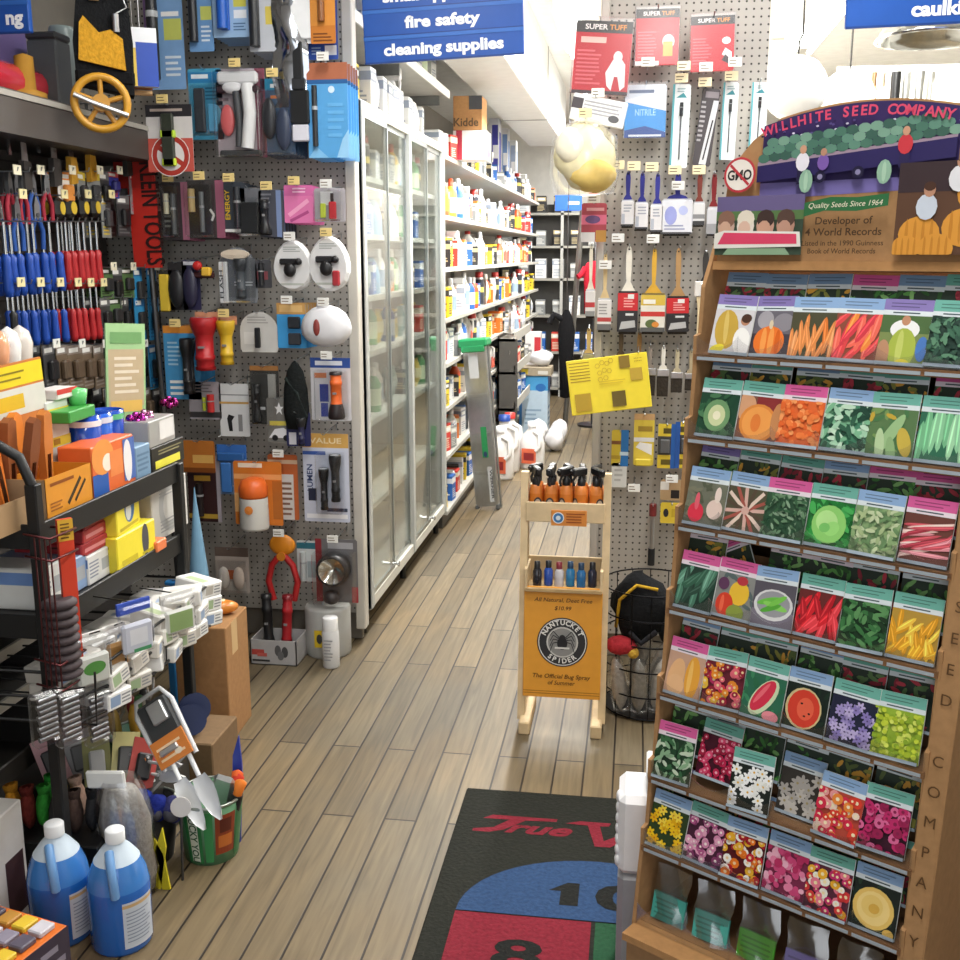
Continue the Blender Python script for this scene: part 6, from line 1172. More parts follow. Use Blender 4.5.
# middle shelf
z2 = .7455
for i, (p0, p1, h, c, x) in enumerate(((34, 56, .10, 'd8d8d4', -1.33), (57, 80, .085, '8aa4c8', -1.33), (81, 109, .075, 'dcdcda', -1.325))):
    rbox('boxed_goods', ['white', 'pale blue', 'white and grey'][i] + ' flat box at the near end of the middle rack shelf'.replace('near end', ['near end', 'second place', 'third place'][i]), 'box', p0, p1, z2, h, c, [('r', .5, .3, .9, .7, 'a8acb0'), ('l', .05, .2, .4, .8, 5, '8a90a0')], [('r', 0, .6, 1, .9, '6a8ac0')], x=x, d=.2)
for i in range(3): rbox('boxed_goods', f'dark red box, {ORD[i + 1]} up in the stack on the middle rack shelf', 'box', 76 + i, 107 - i * 2, z2 + .0755 + .0335 * i, .033, ['a83038', 'b83a3e', '9a2830'][i], [('r', .1, .3, .8, .6, 'd8888a')], x=-1.33, d=.18, rot=rad(2 * i))
rbox('yellow_carton', 'yellow carton with small picture at the front of the middle rack shelf', 'box', 112, 152, z2, .095, 'ead83a', [('e', .72, .55, .09, .2, '4a4a50'), ('r', .1, .15, .5, .3, 'c8b428'), ('r', .62, .15, .9, .22, 'b8a424')], [('l', .2, .2, .8, .8, 4, 'b8a424')], x=-1.30, d=.10)
rbox('yellow_carton', 'yellow carton with blue panel stacked on top of the other yellow carton', 'box', 110, 140, z2 + .0955, .10, 'ecda40', [('e', .55, .6, .22, .25, '3a6aa0'), ('e', .5, .5, .12, .15, 'd8d8d0'), ('r', .1, .08, .9, .16, 'b8a424')], x=-1.31, d=.08, tilt=0, rot=rad(6))
rbox('blue_card', 'blue card pack right of the stacked yellow cartons', 'pack', 138, 150, z2 + .0, .17, '3a7ab8', [('r', .1, .5, .9, .8, '5a9ad0')], x=-1.42, d=.02)
rbox('paper_bag', 'white paper bag with grey print right of the yellow cartons', 'bag', 150, 186, z2, .16, 'd4d2cc', [('o', .5, .55, .2, .32, 'b0b0ae'), ('l', .2, .1, .8, .35, 4, 'a0a0a0'), ('l', .2, .75, .8, .92, 3, 'a8a8a8')], x=-1.34, d=.07)
rbox('orange_pack', 'small orange pack poking out beside the front yellow carton', 'pack', 153, 163, z2, .03, 'e07a4a', x=-1.29, d=.06)
# basket shelf of small white packages
bz = [.4945, .5405, .5865, .6325]
n = 0
for r in range(3):
    for i in range(1, 8):
        for k in range(2 if r < 2 else 1):
            if r == 2 and i < 4: continue
            y = Y0 + .045 + i * .094 + q.uniform(-.012, .012); c = ['e4e2de', 'd0ccc4', 'e8e8e6', 'c8c4bc', 'dcdad4'][q.randrange(5)]; n += 1
            t = thing('small_box', f"white packet, {ORD[i + 1]} from near end, {['bottom', 'middle', 'top'][r]} layer, {['front', 'rear'][k]} line of the rack basket", 'packet', (XF + .055 - k * .13, y, bz[r] + .0005), (q.uniform(-.12, .12), q.uniform(-.14, .14), rad(90) + q.uniform(-.4, .4)), 'white packets in the wire basket')
            m = MB('print'); m.box(-.040, -.055, 0, .040, .055, .044, c, .004); p = Pad(m, (0, -.055, 0)); prints(p, .08, .044, [('r', .1, .2, .5, .8, ['9ab08a', '8aa0c0', 'b8b4ac'][n % 3]), ('l', .55, .2, .95, .8, 3, '8a8c90')]); p = Pad(m, (0, 0, .044), (1, 0, 0), (0, 1, 0)); p.rect(-.03, -.04, .0, .03, ['b8c8a0', 'a8b8d0', 'd8d4cc'][(n + 1) % 3]); m.build('packet_body', t)
def clipbag(name, label, px, py0, py1, x, wd, mk):
    a, b = at(px, py1, x=x), at(px, py0, x=x); t = thing(name, label, 'pack', (x, a.y, a.z), (0, 0, rad(60))); mk(t, wd, b.z - a.z); hk = thing('peg_hook', 'wire hook on the rack holding the ' + label.split(' hanging')[0], 'hook', (x, a.y, b.z - .004)); m = MB('metal'); m.tube([(.0, 0, 0), (XF + .1 - x if abs(XF + .1 - x) > .02 else -.1, 0, .01)], .002, '3a3a3c', 4); m.build('wire', hk); return t
def pouch(c, c2, top, pr=[]):
    def f(t, w, h):
        m = MB('film'); m.box(-w / 2, -.022, 0, w / 2, .004, h * .96, 'ffffff', .006); m.build('clear_pouch', t); m = MB('print'); m.box(-w * .46, -.018, .004, w * .46, 0, h * .6, c, .006); p = Pad(m, (0, -.0182, 0)); prints(p, w * .9, h, pr); m.build('contents', t); m = MB('print'); m.box(-w / 2, -.004, h * .78, w / 2, .003, h, top); m.build('header', t)
    return f
clipbag('zip_pouch', 'blue and white zip pouch hanging from the basket rail', 136, 598, 652, XF + .115, .09, pouch('d4d8e4', '3a5ab0', '3a56b8', [('r', .2, .2, .8, .5, 'eceef2'), ('r', .3, .05, .9, .12, '4aa06a')]))
clipbag('seed_pouch', 'white and green pouch hanging at the far end of the basket', 178, 590, 632, XF + .115, .10, pouch('e0e2dc', '8ab06a', 'e8e8e4', [('r', .1, .1, .9, .55, '9ab878')]))
clipbag('green_pouch', 'white pack with green disc hanging beside the red strip', 92, 630, 684, XF + .07, .09, pouch('dfe2da', '4a9a4a', 'dcdcd8', [('e', .5, .35, .35, .2, '5aa04a')]))
clipbag('tan_pouch', 'tan and white pack hanging right of the green disc pack', 116, 622, 668, XF + .075, .06, pouch('b88a4a', 'e8e4dc', 'e4e2de'))
for i, (px, dx) in enumerate(((46, .03), (69, .05), (97, .06))):
    def silverpack(t, w, h):
        m = MB('film'); m.box(-w / 2, -.03, 0, w / 2, .0, h, 'ffffff', .008); m.build('clear_pouch', t)
        m = MB('metal'); [m.cyl((-w * .30 + .004 * (k % 2), -.015, h * (.12 + .1 * k)), (w * .30, -.015, h * (.14 + .1 * k)), .0065, 'a4a8ac', seg=6) for k in range(8)]; m.build('metal_parts', t)
    clipbag('hardware_pack', f'{ORD[i + 1]} clear pack of silver hardware hanging low on the rack', px, 685, 742, XF + .04 + .01 * i, .075, silverpack)
# red strip and ribbed roll by the corner post
a, b = at(76, 668, x=XF + .05), at(70, 516, x=XF + .05)
t = thing('level', 'long red strip with yellow top hanging by the rack corner post', 'tool', (XF + .05, a.y, a.z), (0, 0, rad(50))); m = MB('print'); H = b.z - a.z; m.box(-.017, -.006, 0, .017, .006, H, 'd0432c'); p = Pad(m, (0, -.006, 0)); p.rect(-.017, H * .86, .017, H, 'd8a83a'); p.lines(-.012, H * .87, .012, H * .98, 5, '6a4a1c'); m.build('strip', t)
a, b = at(48, 684, x=XF + .02), at(48, 600, x=XF + .02)
t = thing('ribbed_hose', 'dark ribbed roll standing behind the red strip at the rack corner', 'hose', (XF + .035, a.y + .045, a.z)); m = MB('rubber'); H = b.z - a.z
for k in range(9): m.lathe([(.030, H * k / 9), (.040, H * (k + .25) / 9), (.040, H * (k + .7) / 9), (.030, H * (k + 1) / 9)], '4a4043', 14)
m.lathe([(.030, H), (.001, H)], '4a4043', 14); m.build('ribs', t)

# ================================================================ floor clutter, left foreground
t = carton('cardboard_carton', 'tall brown cardboard carton on the floor below the left pegboard', 'box', -1.435, 3.05, 0, -1.265, 3.27, .395, 'a37a52', [], [('r', .25, .72, .5, 1, 'c8a878')], rz=rad(3))
a = at(232, 598, x=-1.33)
t = thing('orange_case', 'glossy orange rounded case on top of the tall brown carton', 'case', (-1.33, 3.18, .3955), (0, 0, rad(20))); m = MB('gloss'); m.ell((0, 0, .025), .065, .035, .025, 'd08030', 16, 8); m.build('shell', t); m = MB('gloss'); m.lathe([(.001, .052), (.012, .05), (.014, .044)], 'f0d8b0', 12, (.01, 0, 0)); m.build('lens', t)
m = MB('print'); m.box(-.06, -.06, 0, .02, .08, .003, 'e4e4e0'); one(m, 'paper_sheet', 'white paper sheet lying on the tall brown carton', 'paper', (-1.355, 3.12, .3955), (0, 0, .2))
a, b = at(186, 565, x=-1.45), at(182, 500, x=-1.45)
t = thing('caulk_nozzle', 'pale blue tapered cone standing up behind the tall brown carton', 'cone', (-1.47, 3.36, 0)); m = MB('plastic'); m.lathe([(.001, 0), (.05, 0), (.05, .28), (.044, .3), (.036, .44), (.001, .78)], '7aa8c8', 14); m.build('cone', t)
for i, (px, py, c) in enumerate(((198, 590, '2a78b8'), (192, 612, '2f82c0'))):
    a = at(px, py, y=3.30); t = thing('blue_bracket', ['upper', 'lower'][i] + ' blue plastic bracket beside the pale blue cone', 'bracket', (-1.55 + .0 * i, 3.33 - .05 * i, .0)); m = MB('plastic'); m.box(-.012, -.01, 0, .012, .01, a.z + .02, c, .003); m.box(-.05, -.02, a.z - .03, .05, .02, a.z - .01, c, .004); m.box(-.03, -.015, a.z + .005, .03, .015, a.z + .02, c, .004); m.build('bracket', t)

# ---- metal pails packed with garden hand tools
def pail(name, label, x, y, r, h, col, deco, rz=0):
    t = thing(name, label, 'pail', (x, y, 0), (0, 0, rz)); m = MB('paint'); m.lathe([(.001, .002), (r * .78, .0), (r, h), (r * .97, h), (r * .76, .008), (.001, .01)], col, 26); m.build('pail_body', t)
    m = MB('metal'); m.tube([(r * math.cos(a), r * math.sin(a), h) for a in [i * math.pi / 13 for i in range(26)]], .004, 'a8b0a8', 6, True); m.build('rim', t)
    if deco: deco(t, r, h)
    return t
def lucky(t, r, h):
    m = MB('print')
    def cyl_pt(a, z, o=.0012): rr = (r * .78 + r * .22 * z / h) + o; return (rr * math.sin(a), -rr * math.cos(a), z)
    def patch(a0, a1, z0, z1, c, o=.0012, n=6): m.add([cyl_pt(a0 + (a1 - a0) * i / n, z, o) for z in (z0, z1) for i in range(n + 1)], [(i, i + 1, n + 2 + i, n + 1 + i) for i in range(n)], c)
    patch(-.95, -.38, .008, h * .94, '2f7a44'); patch(-.80, -.50, .012, h * .9, 'd8dccc', .0016); patch(.05, .75, .03, h * .85, '8a3a20', .0012); patch(.15, .65, .05, h * .5, 'c06a2e', .0018); patch(.2, .6, h * .55, h * .78, '5a2418', .0018); patch(-.30, -.02, .01, h * .93, '3a8a50'); patch(.8, 1.3, .01, h * .9, '2c6a3c')
    vs, fs, x0, x1, y0, y1 = text_geo('LUCKY YOU', .02, 0); H = h * .84; out = []
    for x, y in vs: out.append(cyl_pt(-.78 + .26 * (y - y0) / (y1 - y0), h * .06 + H * (1 - (x - x0) / (x1 - x0)), .0022))
    m.add(out, [tuple(reversed(f)) for f in fs], '2f5a38'); m.build('printed_band', t)
pb = pail('garden_pail', 'green and cream printed pail lettered lucky you, packed with garden trowels', -1.075, 2.44, .088, .17, '5a8a64', lucky, rad(28))
pg = pail('garden_pail', 'dark green pail of tools in the clutter behind the trowel sets', -1.37, 2.66, .085, .22, '2f6a4a', None)
pk = pail('garden_pail', 'black pail behind the clear bag full of blue gloves', -1.235, 2.40, .085, .15, '1e1e20', None)
def trowel_set(label, loc, rot, s=1.0):
    t = thing('trowel_set', label, 'garden tools', loc, rot); t.scale = (s, s, s)
    m = MB('gloss'); m.tube([(-.045, 0, .16), (-.05, 0, .30), (-.035, 0, .335), (.035, 0, .335), (.05, 0, .30), (.045, 0, .16)], .006, 'd4d6d8', 6); m.build('wire_frame', t)
    m = MB('plastic'); m.box(-.042, -.008, .17, .042, .004, .32, '3a3c3e', .006); m.build('holder', t); m = MB('metal'); m.box(-.012, -.018, .26, .03, -.006, .31, 'e0e2e4', .003); m.build('clip', t); m = MB('metal'); m.box(-.03, -.018, .19, .02, -.006, .205, 'd8d8da', .003); m.build('clip', t)
    m = MB('print'); m.box(-.045, -.012, .165, .045, -.008, .23, 'd8823c'); p = Pad(m, (0, -.012, .165)); p.lines(-.035, .01, .035, .05, 3, 'f0d0a8'); p.ell(.015, .02, .01, .008, 'f0e0c8'); m.build('orange_card', t)
    for sx, L, c in ((-.018, .165, 'f2f4f4'), (.028, .15, 'dcdee0')):
        m = MB('gloss'); m.tube([(sx, -.002, .18), (sx, -.006, L - .04)], .006, c, 6)
        vs = [(sx + w * (.5 if k == 0 else -.5 if k == 2 else 0), -.008 + (.0 if k != 1 else .012), z) for z, w in ((L - .04, .034), (L - .07, .05), (.06, .046), (.02, .028), (.0, .004)) for k in range(3)]
        m.add(vs, [(j * 3 + k, j * 3 + k + 1, j * 3 + k + 4, j * 3 + k + 3) for j in range(4) for k in range(2)], c, True); m.build('trowel', t)
    return t
trowel_set('chrome trowel set with orange card leaning out over the lettered pail', (-1.025, 2.335, .140), (rad(-24), rad(-34), rad(8)), 1.12)
trowel_set('second chrome trowel set with orange card lying behind the leaning set', (-1.13, 2.42, .235), (rad(-20), rad(-100), rad(0)), .75)
m = MB('metal'); m.box(-.03, -.01, 0, .03, .01, .12, 'b4b6b8', .01); one(m, 'hand_tool', 'grey metal tool standing at the right in the lettered pail', 'garden tool', (-1.06, 2.45, .10), (0, .25, 0))
for i, (x, y, c, l) in enumerate(((-1.055, 2.46, 'd8602a', 'red-orange'), (-1.04, 2.43, 'e07a2a', 'orange'), (-1.07, 2.48, 'c83a28', 'red'))):
    t = thing('hand_tool', f'{l} gripped hand tool standing in the lettered pail', 'garden tool', (x, y, .02), (rad(-4 + 4 * i), rad(14 + 3 * i), 0)); m = MB('metal'); m.cyl((0, 0, 0), (0, 0, .14), .006, 'b0b2b4', seg=6); m.build('shank', t); m = MB('rubber'); m.lathe([(.008, .10), (.014, .12), (.012, .17), (.016, .20), (.001, .21)], c, 10); m.cyl((0, 0, .12), (0, 0, .165), .0155, '202022', seg=8); m.build('grip', t)
t = thing('plastic_tag', 'upright dark blue blade shaped tag behind the lettered pail', 'tag', (-1.03, 2.50, .0), (0, .05, 0)); m = MB('plastic'); m.prism([(-.012, 0), (.012, 0), (.016, .22), (.006, .31), (-.01, .25)], -.003, .003, '24389a'); m.build('blade', t)
m = MB('card'); m.box(-.09, -.10, 0, .06, .10, .165, '7a6248', .004); one(m, 'low_carton', 'low brown carton under the navy spools behind the lettered pail', 'box', (-1.24, 2.82, 0))
# spools, gloves, discs
for i, (x, y, z, c, l) in enumerate(((-1.27, 2.78, .21, '26366a', 'navy'), (-1.29, 2.86, .21, '223060', 'dark navy'))):
    t = thing('cord_spool', f'{l} spool of cord on the clutter beside the tall brown carton', 'spool', (x, y, z), (rad(70), 0, .5)); m = MB('fabric'); m.cyl((0, 0, -.025), (0, 0, .025), .035, c, seg=16); m.build('cord', t); m = MB('plastic'); [m.cyl((0, 0, s * .025), (0, 0, s * .029), .046, '1c2a54', seg=18) for s in (-1, 1)]; m.build('flanges', t)
for i, (x, y, z, c, l, rz) in enumerate(((-1.40, 2.64, .30, 'b89a4a', 'brass', .5), (-1.36, 2.66, .32, '4a7a4a', 'green', 1.2), (-1.36, 2.62, .30, 'c89a3a', 'gold', 0), (-1.33, 2.65, .33, '3a3a3c', 'black', 2), (-1.38, 2.69, .31, 'b8b8ba', 'silver', 1), (-1.34, 2.69, .30, 'a83a3a', 'red', 2.5))):
    t = thing('hand_tool', f'{l} hand tool sticking out of the dark green pail', 'garden tool', (x, y, z - .24), (rad(6 - 3 * i), rad(-8 + 4 * i), rz)); m = MB('plastic'); m.lathe([(.008, 0), (.010, .16), (.016, .19), (.018, .23), (.010, .26), (.001, .262)], c, 10); m.build('handle', t); m = MB('metal'); m.tube([(0, 0, .2), (.03, 0, .24), (.03, 0, .28)], .005, 'c0c0c0', 6); m.build('hook', t)
for i, (x, y, z, l) in enumerate(((-1.20, 2.36, .16, 'left'), (-1.155, 2.35, .155, 'middle'), (-1.115, 2.36, .15, 'right'))):
    t = thing('work_glove', f'rolled navy blue glove, {l} of three beside the lettered pail', 'gloves', (x - .02, y, z - .02)); m = MB('fabric'); sack(m, (0, 0, .035), .030, .032, .035, ['24348c', '1e2a78', '3a3c6a'][i], 80 + i); m.build('glove', t); m = MB('rubber'); m.ell((.0, -.022, .028), .022, .014, .02, '4a4a54', 10, 6); m.build('palm', t)
p = at(178, 812, y=2.3); t = thing('sanding_disc', 'pale round disc leaning between the clear bag and the lettered pail', 'disc', (p.x, 2.30, 0), (rad(-8), 0, rad(10))); m = MB('print'); m.cyl((0, 0, p.z), (0, .004, p.z), .026, 'd8d4d0', seg=22); m.build('disc', t); m = MB('metal'); m.cyl((0, .004, 0), (0, .004, p.z - .01), .004, '5a5a5c', seg=6); m.build('stake', t)
t = thing('clear_bag', 'large clear plastic bag of grey pieces standing behind the blue jugs', 'bag', (-1.20, 2.25, 0), (0, rad(-4), 0)); t.scale = (1, 1, 1.12); m = MB('film'); m.lathe([(.001, 0), (.062, .0), (.076, .06), (.070, .13), (.075, .18), (.062, .24), (.05, .27)], 'ffffff', 16, sq=(1, .72), m='cellophane'); m.build('plastic', t); m = MB('fabric'); m.lathe([(.001, .004), (.055, .006), (.066, .05), (.062, .12), (.066, .17), (.052, .22), (.04, .245), (.001, .25)], 'b4b0a8', 14, sq=(1, .7)); m.build('grey_contents', t); m = MB('print'); m.box(-.07, -.03, .255, .03, -.018, .295, 'e4e4e0', .004); m.build('white_header', t)
for i, (dx, h, rt) in enumerate(((0, .17, 8), (.025, .14, -10))):
    t = thing('yellow_stake', ['tall', 'short'][i] + ' bright yellow plastic stake between the clear bag and pails', 'stake', (-1.145 + dx, 2.26, 0), (0, rad(rt), 0)); m = MB('plastic'); m.prism([(-.010, 0), (.010, 0), (.014, h * .7), (.0, h), (-.014, h * .6)], -.003, .003, 'd8c82a'); m.build('stake', t)
m = MB('print'); m.box(-.16, -.09, 0, .16, .09, .15, '1c1c1d', .004); p = Pad(m, (0, -.09, 0)); p.lines(.02, .03, .14, .10, 3, '8a8a8c', .15); t = thing('black_crate', 'black crate of gloves on the floor below the wire rack', 'crate', (-1.41, 2.27, 0)); m.build('crate', t)
for i, (x, y, c, l) in enumerate(((-1.50, 2.25, 'd8962e', 'orange'), (-1.46, 2.24, '8a3a34', 'maroon'), (-1.43, 2.25, '3a9a3a', 'bright green'), (-1.395, 2.24, '3a3a38', 'charcoal'), (-1.365, 2.25, 'c8b43a', 'yellow'), (-1.335, 2.24, '4a3a34', 'brown'), (-1.30, 2.25, '2c2c2e', 'black'), (-1.45, 2.30, '2fa03a', 'lime'), (-1.36, 2.31, 'b89a8a', 'beige'))):
    t = thing('work_glove', f'{l} cuffed glove stacked upright on the black crate', 'gloves', (x, y, .1505), (rad(-10), rad(-8 + 5 * (i % 4)), rad(20)), 'gloves on the black crate'); m = MB('fabric'); sack(m, (0, 0, .05), .018, .035, .05, c, 100 + i, amp=.08); m.build('glove', t); m = MB('fabric'); m.lathe([(.014, .085), (.018, .105), (.012, .106)], tuple(v * .6 for v in lin(c)), 10, sq=(1, 1.5)); m.build('cuff', t)
for i in range(5): t = thing('packaged_tool', f"{['pink', 'grey', 'olive', 'pale yellow', 'red'][i]} carded tool lying under the hanging silver packs", 'pack', (-1.48 + .055 * i, 2.42 + .03 * (i % 2), .2), (rad(-35), rad(10 * i - 20), rad(30))); m = MB('print'); m.box(-.035, -.003, 0, .035, .003, .13, ['c89aa0', '9a9a9c', '8a8a5a', 'd0c88a', 'b84a44'][i]); m.build('card', t); m = MB('plastic'); m.box(-.02, -.016, .02, .02, -.003, .09, ['3a3a3c', '6a6a6c', 'b8b8b8', '4a4a4a', '2c2c2e'][i], .005); m.build('tool', t); t.location.z = .292 if False else .18
m = MB('paint'); m.box(-.2, -.13, 0, .2, .13, .175, '2a2826', .005); one(m, 'black_crate', 'dark low bin under the hanging silver hardware packs', 'bin', (-1.42, 2.52, 0))

# ---- blue fluid jugs
def jug(label, x, y, rz, lab):
    t = thing('fluid_jug', label, 'jug', (x, y, 0), (0, 0, rz)); t.scale = (.93, .93, .98)
    prof = [(.001, 0), (.070, 0), (.074, .008), (.075, .15)]
    m = MB('milky'); m.lathe(prof + [(.074, .155)], '1f62b8', 24, m='gloss'); m.lathe([(.074, .155), (.068, .185), (.055, .215)], '3f7cc4', 24, m='gloss'); m.lathe([(.055, .215), (.036, .24), (.021, .255), (.020, .262)], 'c4d2de', 24, m='plastic'); m.build('bottle', t)
    m = MB('plastic'); m.tube([(-.015, -.030, .245), (-.012, -.062, .225), (-.008, -.078, .19), (-.006, -.077, .155)], .011, '6a98cc', 8); m.build('handle', t)
    m = MB('plastic'); m.lathe([(.0235, .258), (.0235, .285), (.020, .288), (.001, .288)], 'e4e6e8', 18); m.build('cap', t)
    if lab:
        m = MB('print'); n = 9; a0, a1 = lab; vs = [(.0762 * math.sin(a0 + (a1 - a0) * i / n), -.0762 * math.cos(a0 + (a1 - a0) * i / n), z) for z in (.02, .135) for i in range(n + 1)]; m.add(vs, [(i, i + 1, n + 2 + i, n + 1 + i) for i in range(n)], 'c4ccd8', True)
        for k in range(9):
            z = .035 + k * .009; e = a1 - (a1 - a0) * (.1 + .25 * q.random()); vs = [(.0766 * math.sin(a), -.0766 * math.cos(a), zz) for zz in (z, z + .003) for a in [a0 + .1 + (e - a0 - .1) * i / n for i in range(n + 1)]]; m.add(vs, [(i, i + 1, n + 2 + i, n + 1 + i) for i in range(n)], '8a94a8')
        vs = [(.0766 * math.sin(a), -.0766 * math.cos(a), zz) for zz in (.122, .130) for a in [a0 + (a1 - a0) * i / n for i in range(n + 1)]]; m.add(vs, [(i, i + 1, n + 2 + i, n + 1 + i) for i in range(n)], 'c8a878'); m.build('label', t)
    return t
jug('nearer gallon jug of bright blue fluid with white label, on the floor', -1.135, 2.055, rad(26), (.1, 1.25))
jug('gallon jug of blue fluid half hidden at the left of the nearer jug', -1.285, 2.06, rad(30), (.3, 1.3))
# ---- cartons at the lower left corner
t = carton('orange_carton', 'orange and black carton with rows of yellow packs printed, lower left corner', 'box', -1.38, 1.72, 0, -1.175, 1.90, .16, 'd8702a', [('r', 0, 0, 1, .2, '3a2418'), ('e', .4, .25, .3, .3, '6a3018'), ('r', .55, .3, 1, 1, '3a3040'), ('r', .7, .4, .95, .7, 'b8b4b8')], [('r', 0, 0, 1, 1, '3c3444'), ('r', .1, .2, .5, .5, 'c4c0c8'), ('l', .55, .1, .95, .9, 4, '8a8494')], rz=rad(-14), matn='print')
m = MB('print')
for i in range(4):
    for k in range(3): m.box(-.085 + i * .045, -.075 + k * .052, 0, -.048 + i * .045, -.032 + k * .052, .014, ['8a8494', 'd8b83a', '5a5462', 'c8c4cc', 'b8863a'][(i * 2 + k) % 5], .003)
m.build('packs_on_top', t).location = (0, 0, .16)
carton('white_carton', 'white carton printed with a red picture at the left edge', 'box', -1.62, 2.00, 0, -1.40, 2.12, .30, 'e0dcd8', [('r', .55, .08, .95, .55, 'a83a44'), ('e', .75, .3, .12, .2, '3a2024'), ('e', .35, .9, .2, .05, 'b83a3e'), ('l', .05, .2, .45, .7, 5, 'b0a8a8')], [('r', .3, .1, .9, .6, '4a3438')], matn='print')
for i, (z, c, c2, l) in enumerate(((.50, '3a5a9a', '2a2c34', 'blue and white'), (.62, 'd8d4cc', '6a8ab8', 'white'), (.36, 'b8b4a4', '4a4a4c', 'stone coloured'))):
    carton('shelf_carton', f'{l} carton in shadow on the low wall shelf at left edge', 'box', -1.98, 2.0 + .0 * i, z, -1.74, 2.3, z + .10, c, [('r', .1, .2, .9, .8, c2)], [('l', .1, .1, .9, .9, 4, c2)], matn='print')
t = thing('low_shelf', 'dark low shelf against the left wall behind the wire rack', 'shelf', (-2.05, 1.5, 0))
for z in (.355, .495, .615): m = MB('paint'); m.box(0, 0, z - .015, .36, 1.3, z - .0005, '3a3836'); m.box(.355, 0, z - .03, .365, 1.3, z, 'a8a49a'); m.build('board', t)
m = MB('paint'); m.box(0, 0, 0, .02, 1.3, .62, '2c2a28'); m.box(.0, 1.28, 0, .36, 1.3, .62, '2c2a28'); m.build('frame', t)

# ================================================================ right-hand aisle behind the rack
t = thing('light_reflector', 'shiny chrome bowl-shaped light reflector hanging under the caulking sign', 'reflector', (.96, 4.0, 2.27)); m = MB('chrome'); m.lathe([(.001, .11), (.05, .11), (.09, .09), (.17, .03), (.185, 0), (.19, -.012), (.18, -.012), (.16, .02), (.08, .08), (.001, .095)], 'c8cac8', 28); m.build('bowl', t); m = MB('metal'); m.cyl((0, 0, .11), (0, 0, .9), .004, '9a9a9a', seg=5); m.build('hanging_wire', t)
t = thing('paint_tray', 'white round-ended tray hanging beside the pegboard under the bright lights', 'tray', (.56, 4.3, 2.16)); m = MB('gloss'); m.lathe([(.001, -.01), (.10, -.01), (.115, .03), (.12, .03), (.105, -.016), (.001, -.016)], 'e8e6e0', 24, axis='y'); m.build('tray', t); m = MB('metal'); m.tube([(0, 0, .115), (0, 0, .16), (.01, -.02, .18), (0, .0, .95)], .004, '4a4846', 5); m.build('hanger', t)
t = thing('paint_tray', 'second white round tray hanging left of the chrome reflector', 'tray', (.80, 4.6, 2.16)); m = MB('gloss'); m.lathe([(.001, -.01), (.09, -.01), (.105, .03), (.11, .03), (.095, -.016), (.001, -.016)], 'dcd8cc', 24, axis='y'); m.build('tray', t); m = MB('metal'); m.tube([(0, 0, .105), (0, 0, .92)], .004, '4a4846', 5); m.build('hanger', t)
t = thing('right_shelving', 'white steel shelving of long goods in the bright right-hand aisle', 'shelving', (.88, 5.0, 0))
for z in (.2, .8, 1.4, 1.9): m = MB('paint'); m.box(0, 0, z - .02, 1.5, .4, z, 'd8d6ce'); m.build('shelf', t)
m = MB('paint'); m.box(0, .39, 0, 1.5, .41, 2.4, 'c8c6be'); m.build('back_panel', t)
for i, (x, c, l, r) in enumerate(((.98, '8a6a50', 'brown', .012), (1.02, 'b8a890', 'tan', .014), (1.07, '3a3a3a', 'black', .022), (1.12, 'a8a8a4', 'silver', .02), (1.17, '9a9a94', 'grey', .02), (1.22, 'b0b0aa', 'pale grey', .018))):
    t = thing('tube_stock', f'{l} tube standing upright on the right-hand aisle shelf', 'tube', (x, 5.05 + .03 * (i % 2), 1.9005)); m = MB('metal'); m.cyl((0, 0, 0), (0, 0, .42), r, c, seg=10); m.build('tube', t)
    if i in (0, 1): m = MB('print'); m.cyl((0, 0, .18), (0, 0, .36), r + .004, ['d89a50', 'e4e0d8'][i], seg=10); m.build('label', t)
carton('boxed_fixture', 'white carton with two black windows at right end of the bright aisle shelf', 'box', 1.27, 5.02, 1.9005, 1.43, 5.3, 2.28, 'e8e6e0', [('r', .15, .55, .5, .75, '3a3a3c'), ('r', .15, .25, .5, .42, '3a3a3c')], matn='print')
for i in range(6):
    put(['wx', 'rb', 'wb', 'wx', 'ox', 'wx'][i], (.92 + .07 * i, 5.02, 1.4006 if i > 2 else 1.9006), rad(-90), f"{CW[['wx', 'rb', 'wb', 'wx', 'ox', 'wx'][i]]}, {ORD[i + 1]} from left on the right-hand aisle shelf", 'stock in the right-hand aisle')
# ---- beside the rack
t = thing('white_bin', 'white plastic bin with ribbed rim standing on the mat at left side of rack', 'bin', (.036, 2.115, .0095)); m = MB('plastic'); m.box(-.042, -.06, 0, .042, .06, .26, '9a9ca2', .012); m.box(-.044, -.066, .26, .044, .066, .44, 'e8e8ea', .014); m.build('bin_body', t); m = MB('plastic'); [m.ell((-.044, -.05 + .004 * k, .29 + .022 * k), .006, .012, .014, 'e4e4e6', 8, 6) for k in range(7)]; m.build('ribbed_rim', t); m = MB('print'); m.box(.012, -.05, .44, .046, .05, .495, 'ececec', .004); m.build('paper_flap', t)
t = thing('counter_panel', 'pale grey curved counter side at the right edge beside the rack', 'counter', (.735, 1.62, 0), (0, 0, rad(-20))); m = MB('paint'); m.prism([(0, 0), (.5, 0), (.5, .92), (.03, .92), (.0, .85), (-.02, .5)], 0, .6, 'b8b6b4'); m.build('side', t); m = MB('paint'); m.box(-.01, -.02, .92, .52, .62, .95, '8a8884', .006); m.build('top', t)

for k_, (t, used) in KINDS.items():       # a kind of stock that found no place is not left lying about
    if not used:
        for o in [*t.children, t]: bpy.data.objects.remove(o)

